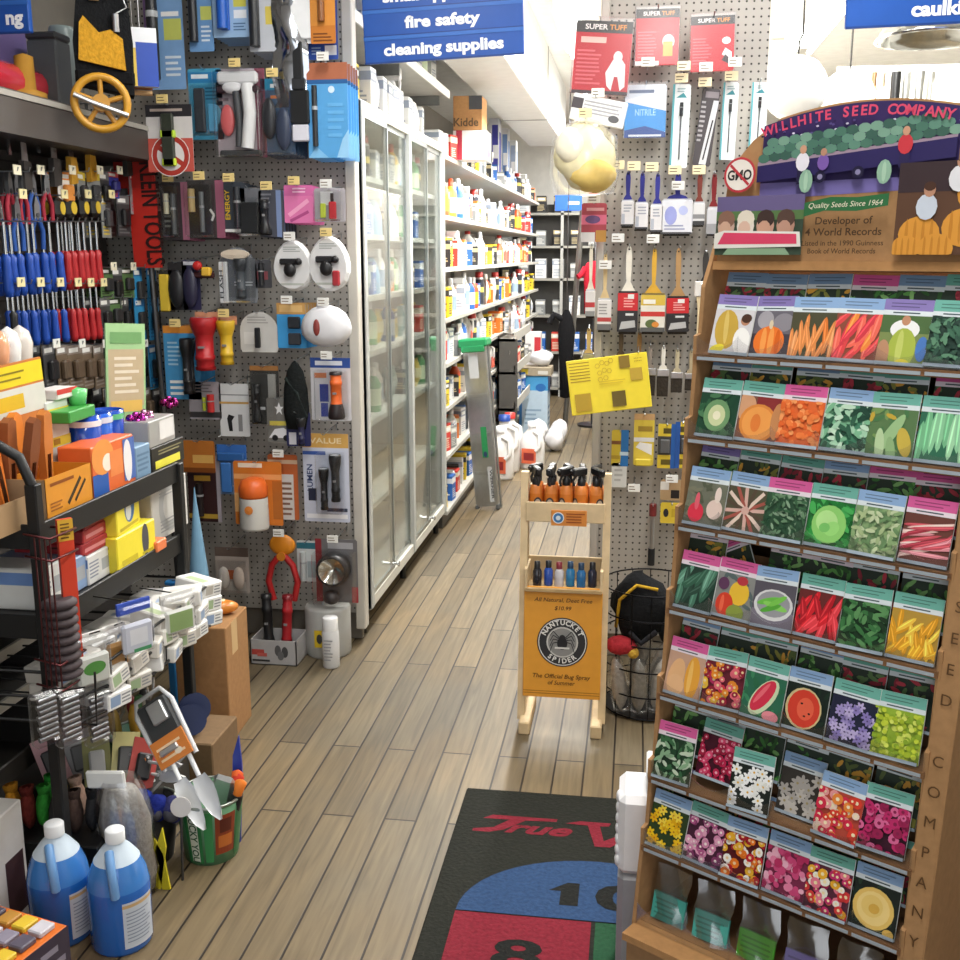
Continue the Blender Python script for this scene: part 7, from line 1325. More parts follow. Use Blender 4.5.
# ================================================================ seed rack
GREENS = ['2f5a2c', '3f7a3a', '5c9a4c', '1f3f22', '7fb26a']
def picture(p, x0, y0, x1, y1, kind, cs, bg, seed):
    """the printed photo on a seed packet"""
    q = random.Random(seed); p.rect(x0, y0, x1, y1, bg); p.clip = (x0, y0, x1, y1); w, h = x1 - x0, y1 - y0
    if kind == 'blobs':      # crowded flowers or vegetables with a paler or darker middle
        n, r, mid = cs[0]; n = int(n * 1.7); r *= .8
        for i in range(n):
            a, b = q.uniform(x0, x1), q.uniform(y0, y1); rr = r * q.uniform(0.7, 1.25); c = q.choice(cs[1:])
            p.ell(a, b, rr, rr * q.uniform(0.8, 1), c, q.random() * 3, 9)
            if mid: p.ell(a, b, rr * 0.35, rr * 0.35, mid, 0, 6)
    elif kind == 'petals':
        n, r, mid = cs[0]; n = int(n * 1.9); r *= .85
        for i in range(n):
            a, b = q.uniform(x0 + r * .5, x1 - r * .5), q.uniform(y0 + r * .5, y1 - r * .5); c = q.choice(cs[1:]); o = q.random()
            for k in range(6):
                t = o + k * math.pi / 3; p.ell(a + r * .55 * math.cos(t), b + r * .55 * math.sin(t), r * .5, r * .27, c, t, 7, False)
            p.k += 1; p.ell(a, b, r * 0.2, r * 0.2, mid, 0, 6)
    elif kind == 'sticks':   # roots, pods, stalks
        n, L, wd, ang, spread = cs[0]; n = int(n * 1.7); L *= 1.1; wd *= .85
        for i in range(n):
            a, b = x0 + w * (i + .5) / n * 1.0 + q.uniform(-.1, .1) * w / n, q.uniform(y0 + h * .18, y1 - h * .18); t = ang + q.uniform(-spread, spread); c = q.choice(cs[1:])
            p.ell(a, b, L, wd, c, t, 10); p.ell(a - wd * .25 * math.sin(t), b + wd * .25, L * .8, wd * .25, tuple(min(1, v * 1.5 + .03) for v in lin(c)), t, 8)
    elif kind == 'leafy':
        n, r = cs[0]; n = int(n * 1.7); r *= .85
        for i in range(n):
            a, b = q.uniform(x0, x1), q.uniform(y0, y1); t = q.random() * 6.3
            p.ell(a, b, r * q.uniform(.7, 1.3), r * .38, q.choice(cs[1:]), t, 7)
    elif kind == 'one':      # one big round fruit with ribs
        fx, fy, rx, ry, c, c2 = cs
        p.ell(x0 + w * fx, y0 + h * fy, w * rx, h * ry, c, 0, 20)
        for k in (-.6, -.2, .2, .6):
            p.ell(x0 + w * (fx + rx * k * .9), y0 + h * fy, w * rx * .10, h * ry * math.sqrt(1 - k * k) * .9, c2, 0, 10)
    elif kind == 'star':
        for k in range(16):
            t = k * math.pi / 8 + .1; p.line(x0 + w / 2, y0 + h / 2, x0 + w / 2 + w * .6 * math.cos(t), y0 + h / 2 + w * .6 * math.sin(t), w * .085, cs[k % len(cs)])
        p.ell(x0 + w / 2, y0 + h / 2, w * .1, w * .1, cs[0])
    elif kind == 'shapes':
        for (s, *a) in cs:
            if s == 'e': fx, fy, rx, ry, c, ro = a; p.ell(x0 + w * fx, y0 + h * fy, w * rx, h * ry, c, ro, 18)
            elif s == 'l': n, r, c = a; [p.ell(q.uniform(x0, x1), q.uniform(y0, y1), w * r * 1.3, w * r * .5, q.choice(c), q.random() * 6, 7) for _ in range(n)]
            elif s == 'r': fx, fy, gx, gy, c = a; p.rect(x0 + w * fx, y0 + h * fy, x0 + w * gx, y0 + h * gy, c)
    p.clip = None

HD = {'p': '8a7bb8', 'b': '8fb0d8', 't': '6fb3a4', 'k': 'd85f9c', 'd': '7a98b8'}
PW, PH = 0.080, 0.112
def packet_mb(hd, kind, cs, bg, seed):
    m = MB('print')
    # a paper pouch: slightly swollen in the middle, flat at its edges
    nx, nz = 4, 5; vs = []
    for sgn in (-1, 1):
        for j in range(nz + 1):
            for i in range(nx + 1):
                a, b = i / nx, j / nz; vs.append((-PW / 2 + PW * a, sgn * (0.0006 + 0.0022 * math.sin(math.pi * a) * math.sin(math.pi * b)), PH * b))
    fs = []; o = (nx + 1) * (nz + 1)
    for j in range(nz):
        for i in range(nx):
            k = j * (nx + 1) + i; fs.append((k, k + 1, k + nx + 2, k + nx + 1)); fs.append((o + k, o + k + nx + 1, o + k + nx + 2, o + k + 1))
    m.add(vs, fs, 'e9e9e4')
    m.box(-PW / 2, -0.0006, 0, PW / 2, 0.0006, PH, 'e4e4de')
    p = Pad(m, (0, -0.0030, 0), step=0.00006); hc = HD[hd]
    p.rect(-PW / 2, 0, PW / 2, PH, 'dfe6e6')
    p.rect(-PW / 2, PH * .83, PW / 2, PH, hc); p.rect(-PW / 2, PH * .76, PW / 2, PH * .83, 'dfe8ec' if hd != 'k' else 'eedfe8')
    for k in range(2):
        a = -PW * .36; wd = PW * (.7 - .12 * k); p.rect(a, PH * (.93 - .05 * k), a + wd, PH * (.945 - .05 * k), tuple(v * .45 for v in lin(hc)))
    p.rect(-PW * .3, PH * .785, PW * .25, PH * .805, '4a5a60')
    picture(p, -PW / 2, PH * .0, PW / 2, PH * .755, kind, cs, bg, seed)
    p.rect(-PW / 2, 0, PW / 2, PH * .05, 'a9b8c4')
    return m

G = ['2c5528', '3c7a34', '68a458', '1c3a1e']
ROWS = [
 [('p', 'shapes', [('e', .36, .55, .30, .44, 'c9a545', .1), ('e', .34, .6, .06, .38, 'dcc06a', .1), ('e', .80, .78, .12, .12, 'b98568', 0), ('e', .82, .82, .13, .1, '4a2f22', 0), ('e', .80, .3, .22, .32, 'f4f2ee', .2), ('e', .2, .1, .2, .1, 'e2d23e', .4)], 'd6d3d6', 'yellow gourd and a grower'),
  ('p', 'shapes', [('r', 0, .5, 1, 1, '6a6670'), ('e', .3, .8, .2, .2, 'a7a3aa', 0), ('e', .75, .75, .25, .2, '8c8890', 0), ('e', .45, .33, .38, .34, 'ee7a2e', 0), ('e', .32, .33, .07, .3, 'f7a050', 0), ('e', .5, .33, .07, .32, 'f7a050', 0), ('e', .66, .33, .06, .27, 'd9631c', 0), ('e', .46, .7, .05, .1, 'd9c9a8', 0)], '433f48', 'big orange pumpkin'),
  ('b', 'sticks', [(8, .030, .0055, 1.45, .35), 'e08a4a', 'd8752f', 'e69a62'], '4b4a34', 'bunched orange carrots'),
  ('b', 'sticks', [(9, .030, .0075, 1.1, .45), 'e2474a', 'f06a58', 'ee8a3c', 'd93a48'], '8a4a38', 'red and orange carrots'),
  ('p', 'shapes', [('r', 0, .65, 1, 1, '4c6a3c'), ('e', .5, .72, .3, .2, 'f0f0f0', 0), ('e', .5, .9, .09, .1, 'c08a6a', 0), ('e', .5, .33, .28, .42, 'a8b84a', 0), ('e', .45, .35, .07, .36, 'c2cc6a', 0), ('e', .9, .35, .12, .25, '4a7ac0', 0), ('e', .12, .2, .14, .3, 'b98a6a', 0), ('e', .55, .05, .15, .08, 'e2d23e', 0)], '7a8a50', 'man holding a giant green melon'),
  ('t', 'leafy', [(70, .012), '2c5040', '3d6a52', '5c8a6c', '1c3a30'], '1f3a30', 'dark green leaves')],
 [('t', 'shapes', [('l', 40, .12, ['2f5f40', '204a34', '4a7a54']), ('e', .5, .5, .34, .36, '6f9a6a', 0), ('e', .5, .5, .22, .24, 'cdd6a4', 0), ('e', .5, .5, .1, .1, 'eeeacb', 0)], '1f4632', 'pale headed cauliflower in leaves'),
  ('t', 'shapes', [('r', .4, .7, 1, 1, '8a2f30'), ('e', .15, .75, .25, .3, 'd6a07a', 0), ('e', .5, .42, .45, .42, 'e08a3e', 0), ('e', .5, .42, .38, .36, 'f0a050', 0), ('e', .45, .42, .12, .2, 'e57f38', 0), ('e', .95, .5, .15, .4, 'c98a58', 0)], '7c5040', 'halved orange melon'),
  ('k', 'blobs', [(60, .007, None), 'f08040', 'e86a30', 'f8a060'], 'e06a34', 'sliced orange carrots'),
  ('b', 'leafy', [(60, .014), 'a4d0b0', '7cb890', '2f5f48', 'c4e2c8', '1e4636'], '4a8a6a', 'curly pale green leaves'),
  ('t', 'shapes', [('l', 25, .1, ['4a7a4c', '7a9a5a', 'c6a83e']), ('e', .5, .5, .12, .46, '9cc08a', -.5), ('e', .3, .25, .1, .35, 'b6cfa0', .1), ('e', .8, .35, .14, .3, 'c9b04a', .3), ('e', .55, .15, .1, .3, '8fb27c', .2)], '5a7a4e', 'mixed squash and zucchini'),
  ('t', 'sticks', [(5, .038, .0075, 1.57, .06), '8cc89a', '74b888', 'a0d4a8'], '2c6a50', 'straight green cucumbers')],
 [('b', 'shapes', [('l', 30, .1, ['5a5f4c', '7a7a66']), ('e', .3, .3, .2, .22, 'd8344a', 0), ('e', .3, .55, .06, .2, 'e06070', 0), ('e', .76, .42, .2, .22, 'e4ccc0', 0), ('e', .8, .75, .08, .18, 'ead8cc', 0)], '6f7262', 'red and cream radishes'),
  ('b', 'star', ['d9b0a4', 'a8584c', 'e6cfc0', '5a4a3c'], '56523e', 'roots fanned in a circle'),
  ('k', 'leafy', [(80, .008), '3f6a48', '2c5038', '6a8f6c', '8aa88a'], '34563e', 'fine green herb foliage'),
  ('t', 'shapes', [('l', 50, .12, ['2f9a44', '1f7a34', '48b058']), ('e', .5, .5, .38, .4, '8fd070', 0), ('l', 0, .1, ['aee08a']), ('e', .45, .55, .24, .24, 'b4e492', .4), ('e', .58, .42, .18, .14, '9cdc7c', .8), ('e', .42, .42, .12, .1, '78c468', .3)], '1e6a30', 'bright green lettuce head'),
  ('b', 'leafy', [(70, .011), 'a8bc8a', '8aa874', 'c4d2a8', '6c8f60'], '7a9a6c', 'pale frilled endive leaves'),
  ('k', 'sticks', [(11, .042, .0042, .2, .22), 'c8505c', 'e0909a', 'a83444', 'e8c0b8'], '6a3c34', 'pink rhubarb stalks')],
 [('k', 'sticks', [(9, .024, .0075, 1.1, .6), '4a7a64', '35604c', '6a9a84', '2a4a3c'], '223a30', 'dark green zucchini'),
  ('k', 'shapes', [('l', 20, .1, ['5a6a6a', '8a8a84']), ('e', .62, .6, .25, .27, 'eec03a', 0), ('e', .3, .3, .22, .26, 'd8402a', 0), ('e', .6, .16, .22, .18, '8a9a44', 0), ('e', .24, .3, .05, .2, 'ee6a4a', 0), ('e', .65, .88, .14, .1, 'c03a44', 0), ('e', .2, .75, .14, .14, '603a5a', 0)], '8a8c88', 'yellow and red tomatoes'),
  ('b', 'shapes', [('r', 0, 0, 1, .4, '7c7684'), ('e', .5, .52, .47, .34, 'dcdcdc', 0), ('e', .5, .54, .4, .28, '9a9aa0', 0), ('e', .4, .6, .3, .07, '6ec04a', .3), ('e', .55, .5, .3, .07, '8ad060', -.2), ('e', .45, .45, .26, .06, '58ac3c', .4), ('e', .6, .62, .24, .06, '7ac850', .6)], '58545e', 'green peas in a white bowl'),
  ('t', 'sticks', [(9, .027, .0075, 1.4, .7), 'd8222e', 'b81826', 'e8404a'], '6a2a2a', 'red hot peppers'),
  ('t', 'leafy', [(60, .013), '24502c', '3a7440', '16341c', '5a9058'], '1a3a20', 'deep green pods and leaves'),
  ('t', 'sticks', [(14, .018, .0055, 1.2, .9), 'eeb02a', 'f6c848', 'dc9a1e'], 'b8923a', 'yellow banana peppers')],
 [('k', 'shapes', [('e', .28, .45, .22, .42, 'e6b482', -.15), ('e', .3, .25, .24, .24, 'e8b888', 0), ('e', .72, .5, .2, .48, 'eaa63e', 0), ('e', .66, .5, .06, .4, 'f4c064', 0)], 'c9a088', 'tan and orange butternut squash'),
  ('t', 'blobs', [(34, .0095, 'f0d8a0'), 'd8344a', 'e88a2a', 'b02a5a', 'f0c040', 'e86a7a', '9a2038'], '6a2030', 'mixed bright zinnias'),
  ('t', 'shapes', [('l', 20, .1, ['2a6a48', '3f8a60']), ('e', .52, .52, .24, .48, 'cfe0b8', -.55), ('e', .5, .55, .18, .42, 'd8344e', -.55), ('e', .46, .6, .05, .3, 'ee6a78', -.55), ('e', .75, .15, .2, .12, 'e8909a', 0)], '2c6a50', 'red watermelon wedge'),
  ('b', 'shapes', [('l', 20, .1, ['1a3024', '0f2018']), ('e', .45, .5, .43, .44, 'd4c08c', 0), ('e', .46, .5, .38, .40, 'd8402e', 0), ('e', .5, .5, .2, .24, 'ec6448', 0), ('e', .4, .6, .03, .02, '1c1410', 0), ('e', .6, .42, .03, .02, '1c1410', 0), ('e', .5, .35, .03, .02, '1c1410', 0)], '16241e', 'halved round red watermelon'),
  ('t', 'petals', [(18, .0105, '5c4a80'), 'a99ad0', 'c4b6e0', '8f80c0'], '20243c', 'lavender phlox flowers'),
  ('t', 'blobs', [(90, .006, None), 'c8d840', 'aabf30', 'dce868', '8fae30'], '9ab83a', 'lime green foliage')],
 [('k', 'leafy', [(45, .012), '3a6a44', '8ab08a', '24482e', 'c4d4bc'], '1e3826', 'white-edged green leaves'),
  ('t', 'blobs', [(36, .009, 'f0b0c0'), 'c82452', 'a81a40', 'e04a74'], '4a1428', 'magenta flowers'),
  ('t', 'petals', [(13, .0135, 'e8b838'), 'f6f6f2', 'ffffff', 'eaeae4'], '16201c', 'white daisies on black'),
  ('b', 'petals', [(9, .015, 'a8986a'), 'cac4bc', 'b4aea8'], '3c3834', 'pale grey-white flowers'),
  ('b', 'blobs', [(30, .011, 'f8e8c0'), 'e0402e', 'f0a0a0', 'ee8a3a', 'f6dcc8', 'd82a4a'], 'b84a3a', 'red, orange and white zinnias'),
  ('t', 'blobs', [(36, .010, '8a1a4a'), 'c42a6a', 'e06a9c', '9c1c50'], '3a1026', 'crimson petunias')],
 [('b', 'petals', [(15, .012, 'c87a1a'), 'f4c81e', 'f8dc4a', 'e8b010'], '2c4020', 'yellow coreopsis flowers'),
  ('t', 'blobs', [(30, .0095, 'f4e8e0'), 'b85a8c', 'd88ab0', '8a3a6a', 'e8a8c4'], '4a2038', 'pink and mauve asters'),
  ('b', 'blobs', [(34, .010, 'f0d0a0'), 'c41e2e', 'ec7a1e', 'e8b030', 'a81826', 'f4f0e8'], '5a1018', 'red and orange dahlias'),
  ('b', 'blobs', [(40, .009, None), 'd04a7c', 'e884a8', 'b83060', 'f0b4c8'], '7a2a4a', 'dense pink asters'),
  ('t', 'blobs', [(30, .010, 'f4e4b0'), 'd83a3a', 'f0b030', 'e87a90', 'c82a6a', 'f0ece0'], '58283a', 'assorted zinnias'),
  ('b', 'shapes', [('l', 24, .1, ['1c2c24', '2c4030']), ('e', .48, .5, .45, .42, 'e8c268', 0), ('e', .48, .5, .36, .34, 'f2d488', .3), ('e', .45, .54, .24, .22, 'ecca74', .8), ('e', .5, .5, .12, .1, 'dcae4c', .3), ('e', .86, .1, .12, .1, 'e0b85c', 0)], '1c2420', 'one huge cream-yellow marigold')],
]
# headers of the packets standing behind, row by row
BACK = ['dddkdt', 'dtdttk', 'pttbkk', 'kkkkbb', 'bttbtt', 'tttbtt', 'ptbttt']
ZROW = [1.371, 1.216, 1.048, 0.886, 0.716, 0.548, 0.409]
RK = Matrix.Translation((0.371, 2.009, 0)) @ Matrix.Rotation(rad(-32), 4, 'Z')
def yfront(z): return -0.20 + (z - 0.41) * 0.136
BR, BRD, BRI = 'aa8259', '8a6444', '8e6a4b'

rack = thing('seed_rack', 'tall brown cardboard display rack full of seed packets standing at right', 'display rack', (0.371, 2.009, 0), (0, 0, rad(-32)))
XL, XR = -0.251, 0.258
for s, nm in ((XL, 'left'), (XR, 'right')):
    m = MB('card'); o = [(yfront(0.0) - .012, 0.0), (0.16, 0.0), (0.16, 1.60), (0.0, 1.56)]
    # front edge steps in under each tray
    fr = []
    for z in reversed(ZROW): fr += [(yfront(z) - .022, z - .004), (yfront(z) - .022, z + .03), (yfront(z) - .006, z + .034), (yfront(z) + .0, z + .12)]
    pts = [(0.16, 0.0), (0.16, 1.58), (yfront(1.56) + .02, 1.58)] + list(reversed(fr)) + [(yfront(0.0) - .02, 0.0)]
    m.prism(pts, s - .004, s + .004, BR, plane='yz')
    if nm == 'right':
        m.prism([(yfront(0) - .018, 0), (.16, 0), (.16, 1.52), (yfront(1.52) - .012, 1.52)], s - .002, s + .034, BR, plane='yz')
        # outward turned flap that faces the front, lettered down its length
        vs = []
        for z in (0.05, 1.53): vs += [(s, yfront(z) - .020, z), (s + .036, yfront(z) - .014, z)]
        m.add(vs, [(0, 1, 3, 2)], BR, m='card')
        p = Pad(m, (s, yfront(0) - .021, 0), (1, 0, 0), Vector((0, 0.136, 1)).normalized())
        for i, ch in enumerate('WILLHITE SEED COMPANY'):
            if ch != ' ': p.text(ch, .018, 1.46 - i * .052, .019, '5f4226', 0.0); p.k = 2
    m.build('side_panel', rack)
m = MB('card'); m.box(XL, 0.155, 0, XR, 0.163, 1.60, BRI); m.build('back_panel', rack)
m = MB('card'); m.box(XL, yfront(0) - .012, 0, XR, yfront(0) - .004, 0.235, BR); m.box(XL, yfront(0) - .03, 0.225, XR, yfront(0.2) + .002, 0.24, 'b98a5a')
m.build('base_front', rack)
m = MB('card'); m.box(XL, yfront(0.24), 0.232, XR, 0.155, 0.24, BRI); m.build('base_floor', rack)
for i, z in enumerate(ZROW):
    yf = yfront(z); m = MB('card')
    m.add([(XL, yf, z - .004), (XR, yf, z - .004), (XR, 0.154, z + .035), (XL, 0.154, z + .035), (XL, yf, z - .010), (XR, yf, z - .010), (XR, 0.154, z + .029), (XL, 0.154, z + .029)],
          [(0, 1, 2, 3), (4, 7, 6, 5), (0, 4, 5, 1)], BRI)
    m.box(XL, yf - .026, z - .016, XR, yf, z - .004, BRD)
    # the riser that holds the packets from behind
    m.add([(XL, yf + .055, z - .002), (XR, yf + .055, z - .002), (XR, yf + .085, z + .10), (XL, yf + .085, z + .10)], [(0, 1, 2, 3)], BRI)
    sh = m.build('shelf', rack)
    m = MB('film')   # clear front lip, cut in a shallow curve in front of each pocket
    for k in range(6):
        a0 = XL + .005 + k * .0837; pts = [(a0, z - .012), (a0 + .085, z - .012), (a0 + .085, z + .034)]
        pts += [(a0 + .085 * u, z + .034 - .022 * math.sin(math.pi * u) ** .7) for u in (.9, .7, .5, .3, .1)] + [(a0, z + .034)]
        m.prism(pts, yf - .026, yf - .0245, 'ffffff')
        m.prism([(a0 + .003, z - .014), (a0 + .080, z - .014), (a0 + .080, z - .008), (a0 + .003, z - .008)], yf - .0275, yf - .0262, 'aab4bc', m='plastic')
    m.build('clear_lip', sh)
# header board
m = MB('card'); hz = 1.535
arch = [(XR + .01, hz), (XR + .01, 1.775)] + [(XR - (XR - XL) * u, 1.742 + .080 * math.sin(math.pi * (.12 + .80 * u)) ** .8) for u in [i / 14 for i in range(1, 12)]] + [(XL + .055, 1.765), (XL + .01, 1.715), (XL - .006, hz)]
m.prism(arch, 0.0, 0.006, BR); m.box(XL - .006, -.012, hz - .012, XR + .03, .05, hz + .004, 'b98a5a')
p = Pad(m, (0, 0, 0))
def arc_z(x): u = (XR - x) / (XR - XL); return 1.742 + .080 * math.sin(math.pi * (.12 + .80 * u)) ** .8
xs = [-.175 + .0295 * i for i in range(13)]
x0p, x1p = -.175, .185
p.poly([(x0p, 1.655)] + [(x1p, 1.665)] + [(x, arc_z(x) - .004) for x in [x1p - (x1p - x0p) * i / 14 for i in range(15)]], '35295c')
p.poly([(x0p, 1.655), (x1p, 1.665), (x1p, 1.685), (x0p, 1.685)], '7a6fae')
for i in range(60): p.ell(R.uniform(x0p, x1p), R.uniform(1.76, 1.79), .003, .002, R.choice(['1a1640', '5a4f8a', 'e0dcf0', '241c48']), 0, 6)
p.poly([(x0p, 1.715), (x1p, 1.745), (x1p, 1.750), (x0p, 1.722)], 'a08a9c'); p.poly([(x0p, 1.685), (x1p, 1.712), (x1p, 1.745), (x0p, 1.715)], '2c2458')
for rw in range(3):
    for i in range(17 - rw):
        x = x0p + .012 + i * .0215 + rw * .008; z = 1.727 + (x - x0p) * .085 + rw * .0135
        p.ell(x, z, .012, .0085, R.choice(['5f8a78', '4a7464', '7aa08c', '3c5f54']), 0, 10, False)
    p.k += 1
for x, z in ((-.05, 1.69), (0.02, 1.695)): p.ell(x, z, .011, .011, '1c1838'); p.ell(x, z, .005, .005, '8a84a8')
for x, z, c, t in ((-.085, 1.69, 'e6e2ea', '221c40'), (.10, 1.71, 'c83a44', '2a2450')):     # growers beside the lorry
    p.rect(x - .009, z - .012, x + .009, z + .018, t); p.ell(x, z + .028, .013, .017, c); p.ell(x, z + .050, .0065, .008, 'c8967a')
p.ell(-.045, 1.715, .011, .014, '7a5aa8'); p.ell(-.045, 1.733, .006, .007, 'b98a72')
for x, z in ((-.075, 1.683), (.068, 1.693)): p.ell(x, z, .013, .021, '8fb49c', 0, 12); p.ell(x, z, .004, .018, 'a8c8b0', 0, 8)
word = 'WILLHITE SEED COMPANY'
for i, ch in enumerate(word):
    if ch != ' ':
        x = -.155 + i * .0162; sl = (arc_z(x + .01) - arc_z(x - .01)) / .02; p.text(ch, x, arc_z(x) - .030, .017, 'd84a6a', .025, rot=math.atan(sl)); p.k -= 1
p.k += 1
# struck-out round mark
p.ell(-.208, 1.700, .033, .033, 'c23a44', 0, 28); p.ell(-.208, 1.700, .0285, .0285, 'eee6dc', 0, 28); p.text('GMO', -.208, 1.691, .018, '33302e', .03, width=.05); p.line(-.228, 1.719, -.188, 1.681, .005, 'c23a44')
# children eating watermelon
a0, a1, b0, b1 = -.250, -.072, 1.550, 1.660; p.rect(a0, b0, a1, b1, '3a4a3c'); p.rect(a0, b1 - .03, a1, b1, '6a5f8a'); p.rect(a0, b1 - .045, a1, b1 - .028, '5a7a4a')
for i in range(4):
    x = a0 + .022 + i * .041; p.ell(x, b0 + .054, .018, .026, ['c9a898', 'e8dcd0', 'c89a88', 'b88a78'][i], 0, 12); p.ell(x, b0 + .067, .018, .017, ['8a6656', 'e4dac8', '43322e', '58423a'][i], 0, 12); p.ell(x - .002, b0 + .049, .013, .015, ['d0a890', 'dcb8a4', 'd0a088', 'c09480'][i], 0, 10)
p.poly([(a0, b0 + .012), (a1, b0 + .015), (a1 - .004, b0 + .042), (a0 + .02, b0 + .046), (a0, b0 + .04)], 'e8e4dc'); p.poly([(a0 + .008, b0 + .02), (a1 - .008, b0 + .02), (a1 - .01, b0 + .038), (a0 + .02, b0 + .042)], 'dc4668'); p.poly([(a0 + .02, b0), (a1 - .02, b0), (a1 - .03, b0 + .012), (a0 + .03, b0 + .012)], '8aa888')
# pumpkins at the right
a0, a1, b0, b1 = .098, .276, 1.550, 1.705; p.rect(a0, b0, a1, b1, '5c4030'); p.rect(a0, b1 - .05, a1, b1, '3a2c30')
p.clip = (a0, b0, a1, b1)
for x, z, r in ((.14, 1.585, .035), (.215, 1.595, .038), (.265, 1.575, .034), (.24, 1.65, .042), (.17, 1.56, .03), (.12, 1.56, .026)):
    p.ell(x, z, r, r * .85, 'd8963c', 0, 18)
    for k in (-.6, -.2, .2, .6): p.ell(x + r * k, z, r * .08, r * .75, 'c4822f', 0, 8, False)
    p.k += 1
for x, z, c in ((.15, 1.63, 'c8d0dc'), (.20, 1.675, 'dcdce0')): p.ell(x, z, .018, .022, c, 0, 12); p.ell(x + .003, z + .028, .010, .012, 'b98a70', 0, 12); p.ell(x + .003, z + .034, .010, .008, '4a3024', 0, 10)
p.clip = None
# ribbon and claim
p.poly([(-.068, 1.618), (-.03, 1.628), (.03, 1.626), (.085, 1.634), (.085, 1.655), (.03, 1.650), (-.02, 1.652), (-.068, 1.643)], '2f6a40')
p.text('Quality Seeds Since 1964', .008, 1.634, .0095, 'e8e0c8', .0, .25, width=.135, rot=.02)
p.text('Developer of', .008, 1.604, .013, '4c3420', .015, width=.105); p.text('4 World Records', .008, 1.584, .013, '4c3420', .015, width=.14)
p.text('Listed in the 1990 Guinness', .008, 1.566, .009, '4c3420', .01, width=.15); p.text('Book of World Records', .008, 1.552, .009, '4c3420', .01, width=.125)
_k = .95
for i, v in enumerate(m.V): m.V[i] = Vector((v.x * .95 + .006, v.y, hz + (v.z - hz) * _k if v.z > hz else v.z))
hb = m.build('header_board', rack); hb.location = (0, yfront(1.535) - .0, 0); hb.rotation_euler = (rad(-3), 0, 0); hb.location.z = 1.535 - 1.535 * math.cos(rad(3)); hb.location.y += -1.535 * math.sin(rad(3)) + 0.0

PLACE = ['top row', 'second row', 'third row', 'fourth row', 'fifth row', 'sixth row', 'bottom row']
HN = {'p': 'purple', 'b': 'blue', 't': 'teal', 'k': 'pink', 'd': 'slate blue'}
for i, row in enumerate(ROWS):
    z = ZROW[i]; yf = yfront(z); n = len(row)
    for k, (hd, kind, cs, bg, what) in enumerate(row):
        x = -.252 + (.028, .018, .012, .011, .009, .007, .009)[i] + (.0785, .0815, .0815, .0815, .0815, .0815, .0815)[i] * k + PW / 2; lean = rad(-16); dz = 0; dy = 0
        if i == 5: dz = (0, .02, -.004, .002, 0, .004)[k]; dy = (0, .02, -.004, .022, 0, 0)[k]
        o = one(packet_mb(hd, kind, cs, bg, i * 31 + k + 5), 'seed_packet', f'{HN[hd]}-topped seed packet picturing {what}, {PLACE[i]} of rack', 'seed packet', group='seed packets in the rack')
        loc = RK @ Vector((x + R.uniform(-.002, .002), yf - .018 + dy + .0035 * (k % 2), z - .002 + dz)); o.location = loc; o.rotation_euler = (lean, R.uniform(-.03, .03), rad(-32) + R.uniform(-.05, .05))
        # one standing behind
        h2 = BACK[i][k]; q = R.randrange(3); extra = ('one', (.5, .5, .4, .4, R.choice(['c85a3a', '7a9a4a', 'd8a84a']), '8a4a3a'), '3c4438')
        o = one(packet_mb(h2, 'leafy', [(24, .012), *R.choice([GREENS, ['b83a4a', '8a2a38', '5a7a4a'], ['d8a040', '8a8a40', '5a6a3a']])], '2c3a30', i * 77 + k), 'seed_packet',
                f'{HN[h2]}-topped seed packet half hidden behind the {what} packet', 'seed packet', group='seed packets in the rack')
        o.location = RK @ Vector((x + R.uniform(-.006, .004), yf + .028, z + .036 + R.uniform(0, .006))); o.rotation_euler = (lean, (-.5 if (i, k) == (3, 1) else R.uniform(-.03, .03)), rad(-32))
# sachets in the lowest tray
for k, (c, nm) in enumerate((('4aa89c', 'teal'), ('52b4a8', 'pale teal'), ('58b83c', 'green'), ('8c80c8', 'lavender'), ('9288d0', 'violet'))):
    t = thing('seed_bag', f'clear cellophane bag with {nm} card, {ORD[k + 1]} from the left in the lowest tray', 'seed bag', RK @ Vector((XL + .055 + k * .094, yfront(.25) + .012, .2425)), (rad(-14), 0, rad(-32) + .06 * (k % 2)), 'cellophane seed bags')
    m = MB('print'); m.box(-.036, -.003, 0.004, .036, .003, .058, c); p = Pad(m, (0, -.003, 0)); p.lines(-.03, .012, .03, .05, 4, tuple(v * .6 for v in lin(c)), .4); m.build('paper_card', t)
    m = MB('cellophane'); nx, nz = 5, 6; vs = []
    for sg in (-1, 1):
        for j in range(nz + 1):
            for i in range(nx + 1):
                a, b = i / nx, j / nz; vs.append((-.038 + .076 * a + .004 * math.sin(9 * b + k), sg * (.001 + .012 * math.sin(math.pi * a) * (1 - b * .8)) + .004 * math.sin(7 * a + 5 * b + k), .115 * b))
    fs = []; o = (nx + 1) * (nz + 1)
    for j in range(nz):
        for i in range(nx):
            q = j * (nx + 1) + i; fs += [(q, q + 1, q + nx + 2, q + nx + 1), (o + q, o + q + nx + 1, o + q + nx + 2, o + q + 1)]
    m.add(vs, fs, 'ffffff', True); m.build('cellophane', t)
m = MB('film')
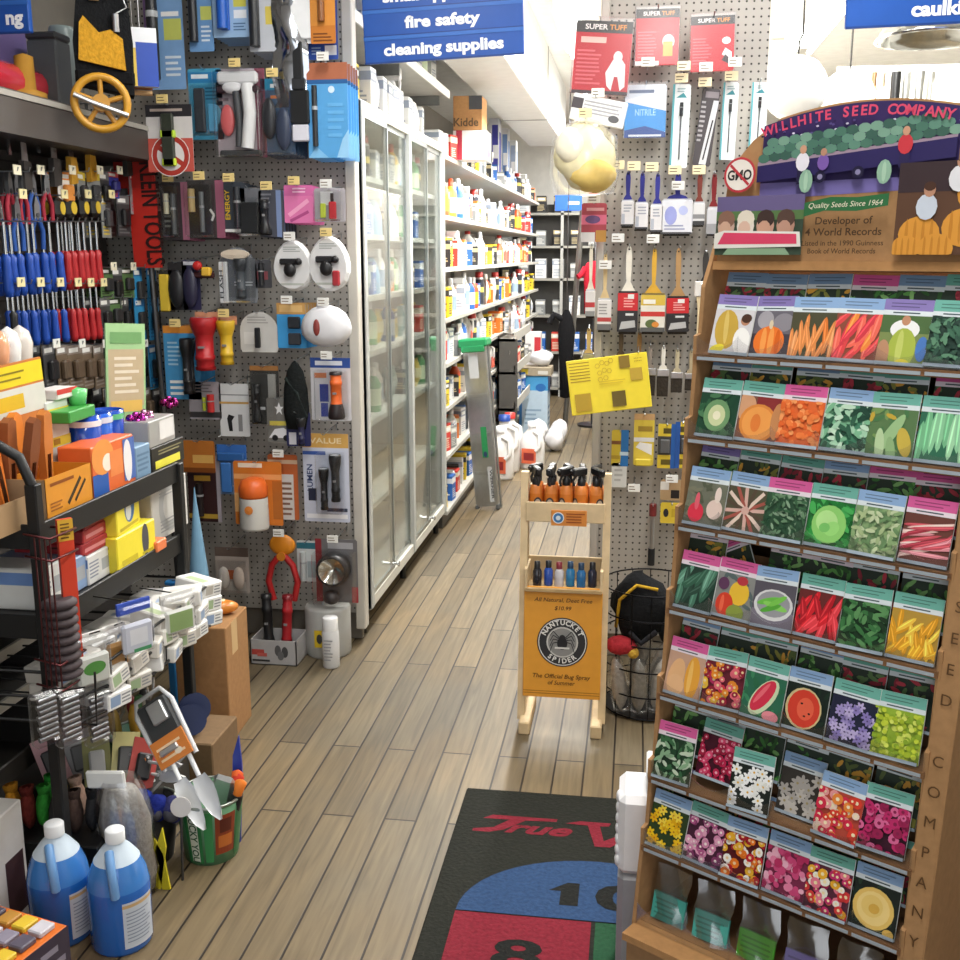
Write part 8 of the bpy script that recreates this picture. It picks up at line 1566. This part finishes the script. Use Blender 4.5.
for k in range(5):
    a0 = XL + .006 + k * .101; z = .242; yf = yfront(.24); pts = [(a0, z), (a0 + .1, z), (a0 + .1, z + .045)] + [(a0 + .1 * u, z + .045 - .02 * math.sin(math.pi * u) ** .7) for u in (.9, .7, .5, .3, .1)] + [(a0, z + .045)]
    m.prism(pts, yf - .02, yf - .0185, 'ffffff')
m.build('clear_lip', rack)

# ---------------------------------------------------------------- the entrance mat
t = thing('floor_mat', 'black rubber-backed entrance mat with red script and coloured number squares', 'mat', (-0.06, 2.867, 0.0))
m = MB('fabric'); m.box(-.397, -1.75, 0, .397, 0, 0.009, '23241f', 0.004); p = Pad(m, (0, 0, 0.009), (1, 0, 0), (0, 1, 0), m='fabric', step=.00035)
RD, BL, GN, BK = '72202c', '2b4264', '244a32', '1d1e1c'
def script(s, x, y, w):
    p.text(s, x, y, .075, RD, .028, .35, width=w)
TX = [(-.345, -.238), (-.300, -.238), (-.262, -.222), (-.205, -.165), (-.120, -.160), (-.118, -.146), (-.30, -.146), (-.325, -.168), (-.25, -.166), (-.29, -.212), (-.345, -.225)]
p.poly(TX, RD); p.text('rue', -.165, -.232, .058, RD, .035, .4, width=.185)
p.poly([(a - .045, b) for a, b in [(-.05, -.165), (-.01, -.148), (.075, -.148), (.07, -.165), (.045, -.168), (.058, -.243), (.165, -.148), (.195, -.148), (.075, -.272), (.035, -.272), (.012, -.168)]], RD); p.text('alue', .20, -.232, .058, RD, .035, .4, width=.19)
p.poly([(.33 * math.cos(a), -.601 + .255 * math.sin(a)) for a in [math.pi * i / 24 for i in range(25)]], BL)
p.poly([(-.115, -.490), (-.07, -.452), (-.04, -.452), (-.04, -.548), (-.085, -.548), (-.085, -.490)], BK); p.text('0', .06, -.548, .096, BK, .045, width=.12)
p.rect(-.33, -1.0, -.005, -.607, RD); p.rect(.005, -1.0, .33, -.607, GN); p.text('8', -.165, -.80, .10, BK, .03, width=.115); p.text('9', .165, -.80, .10, BK, .03, width=.115)
p.rect(-.33, -1.35, .33, -1.01, BL)
m.build('pile', t)
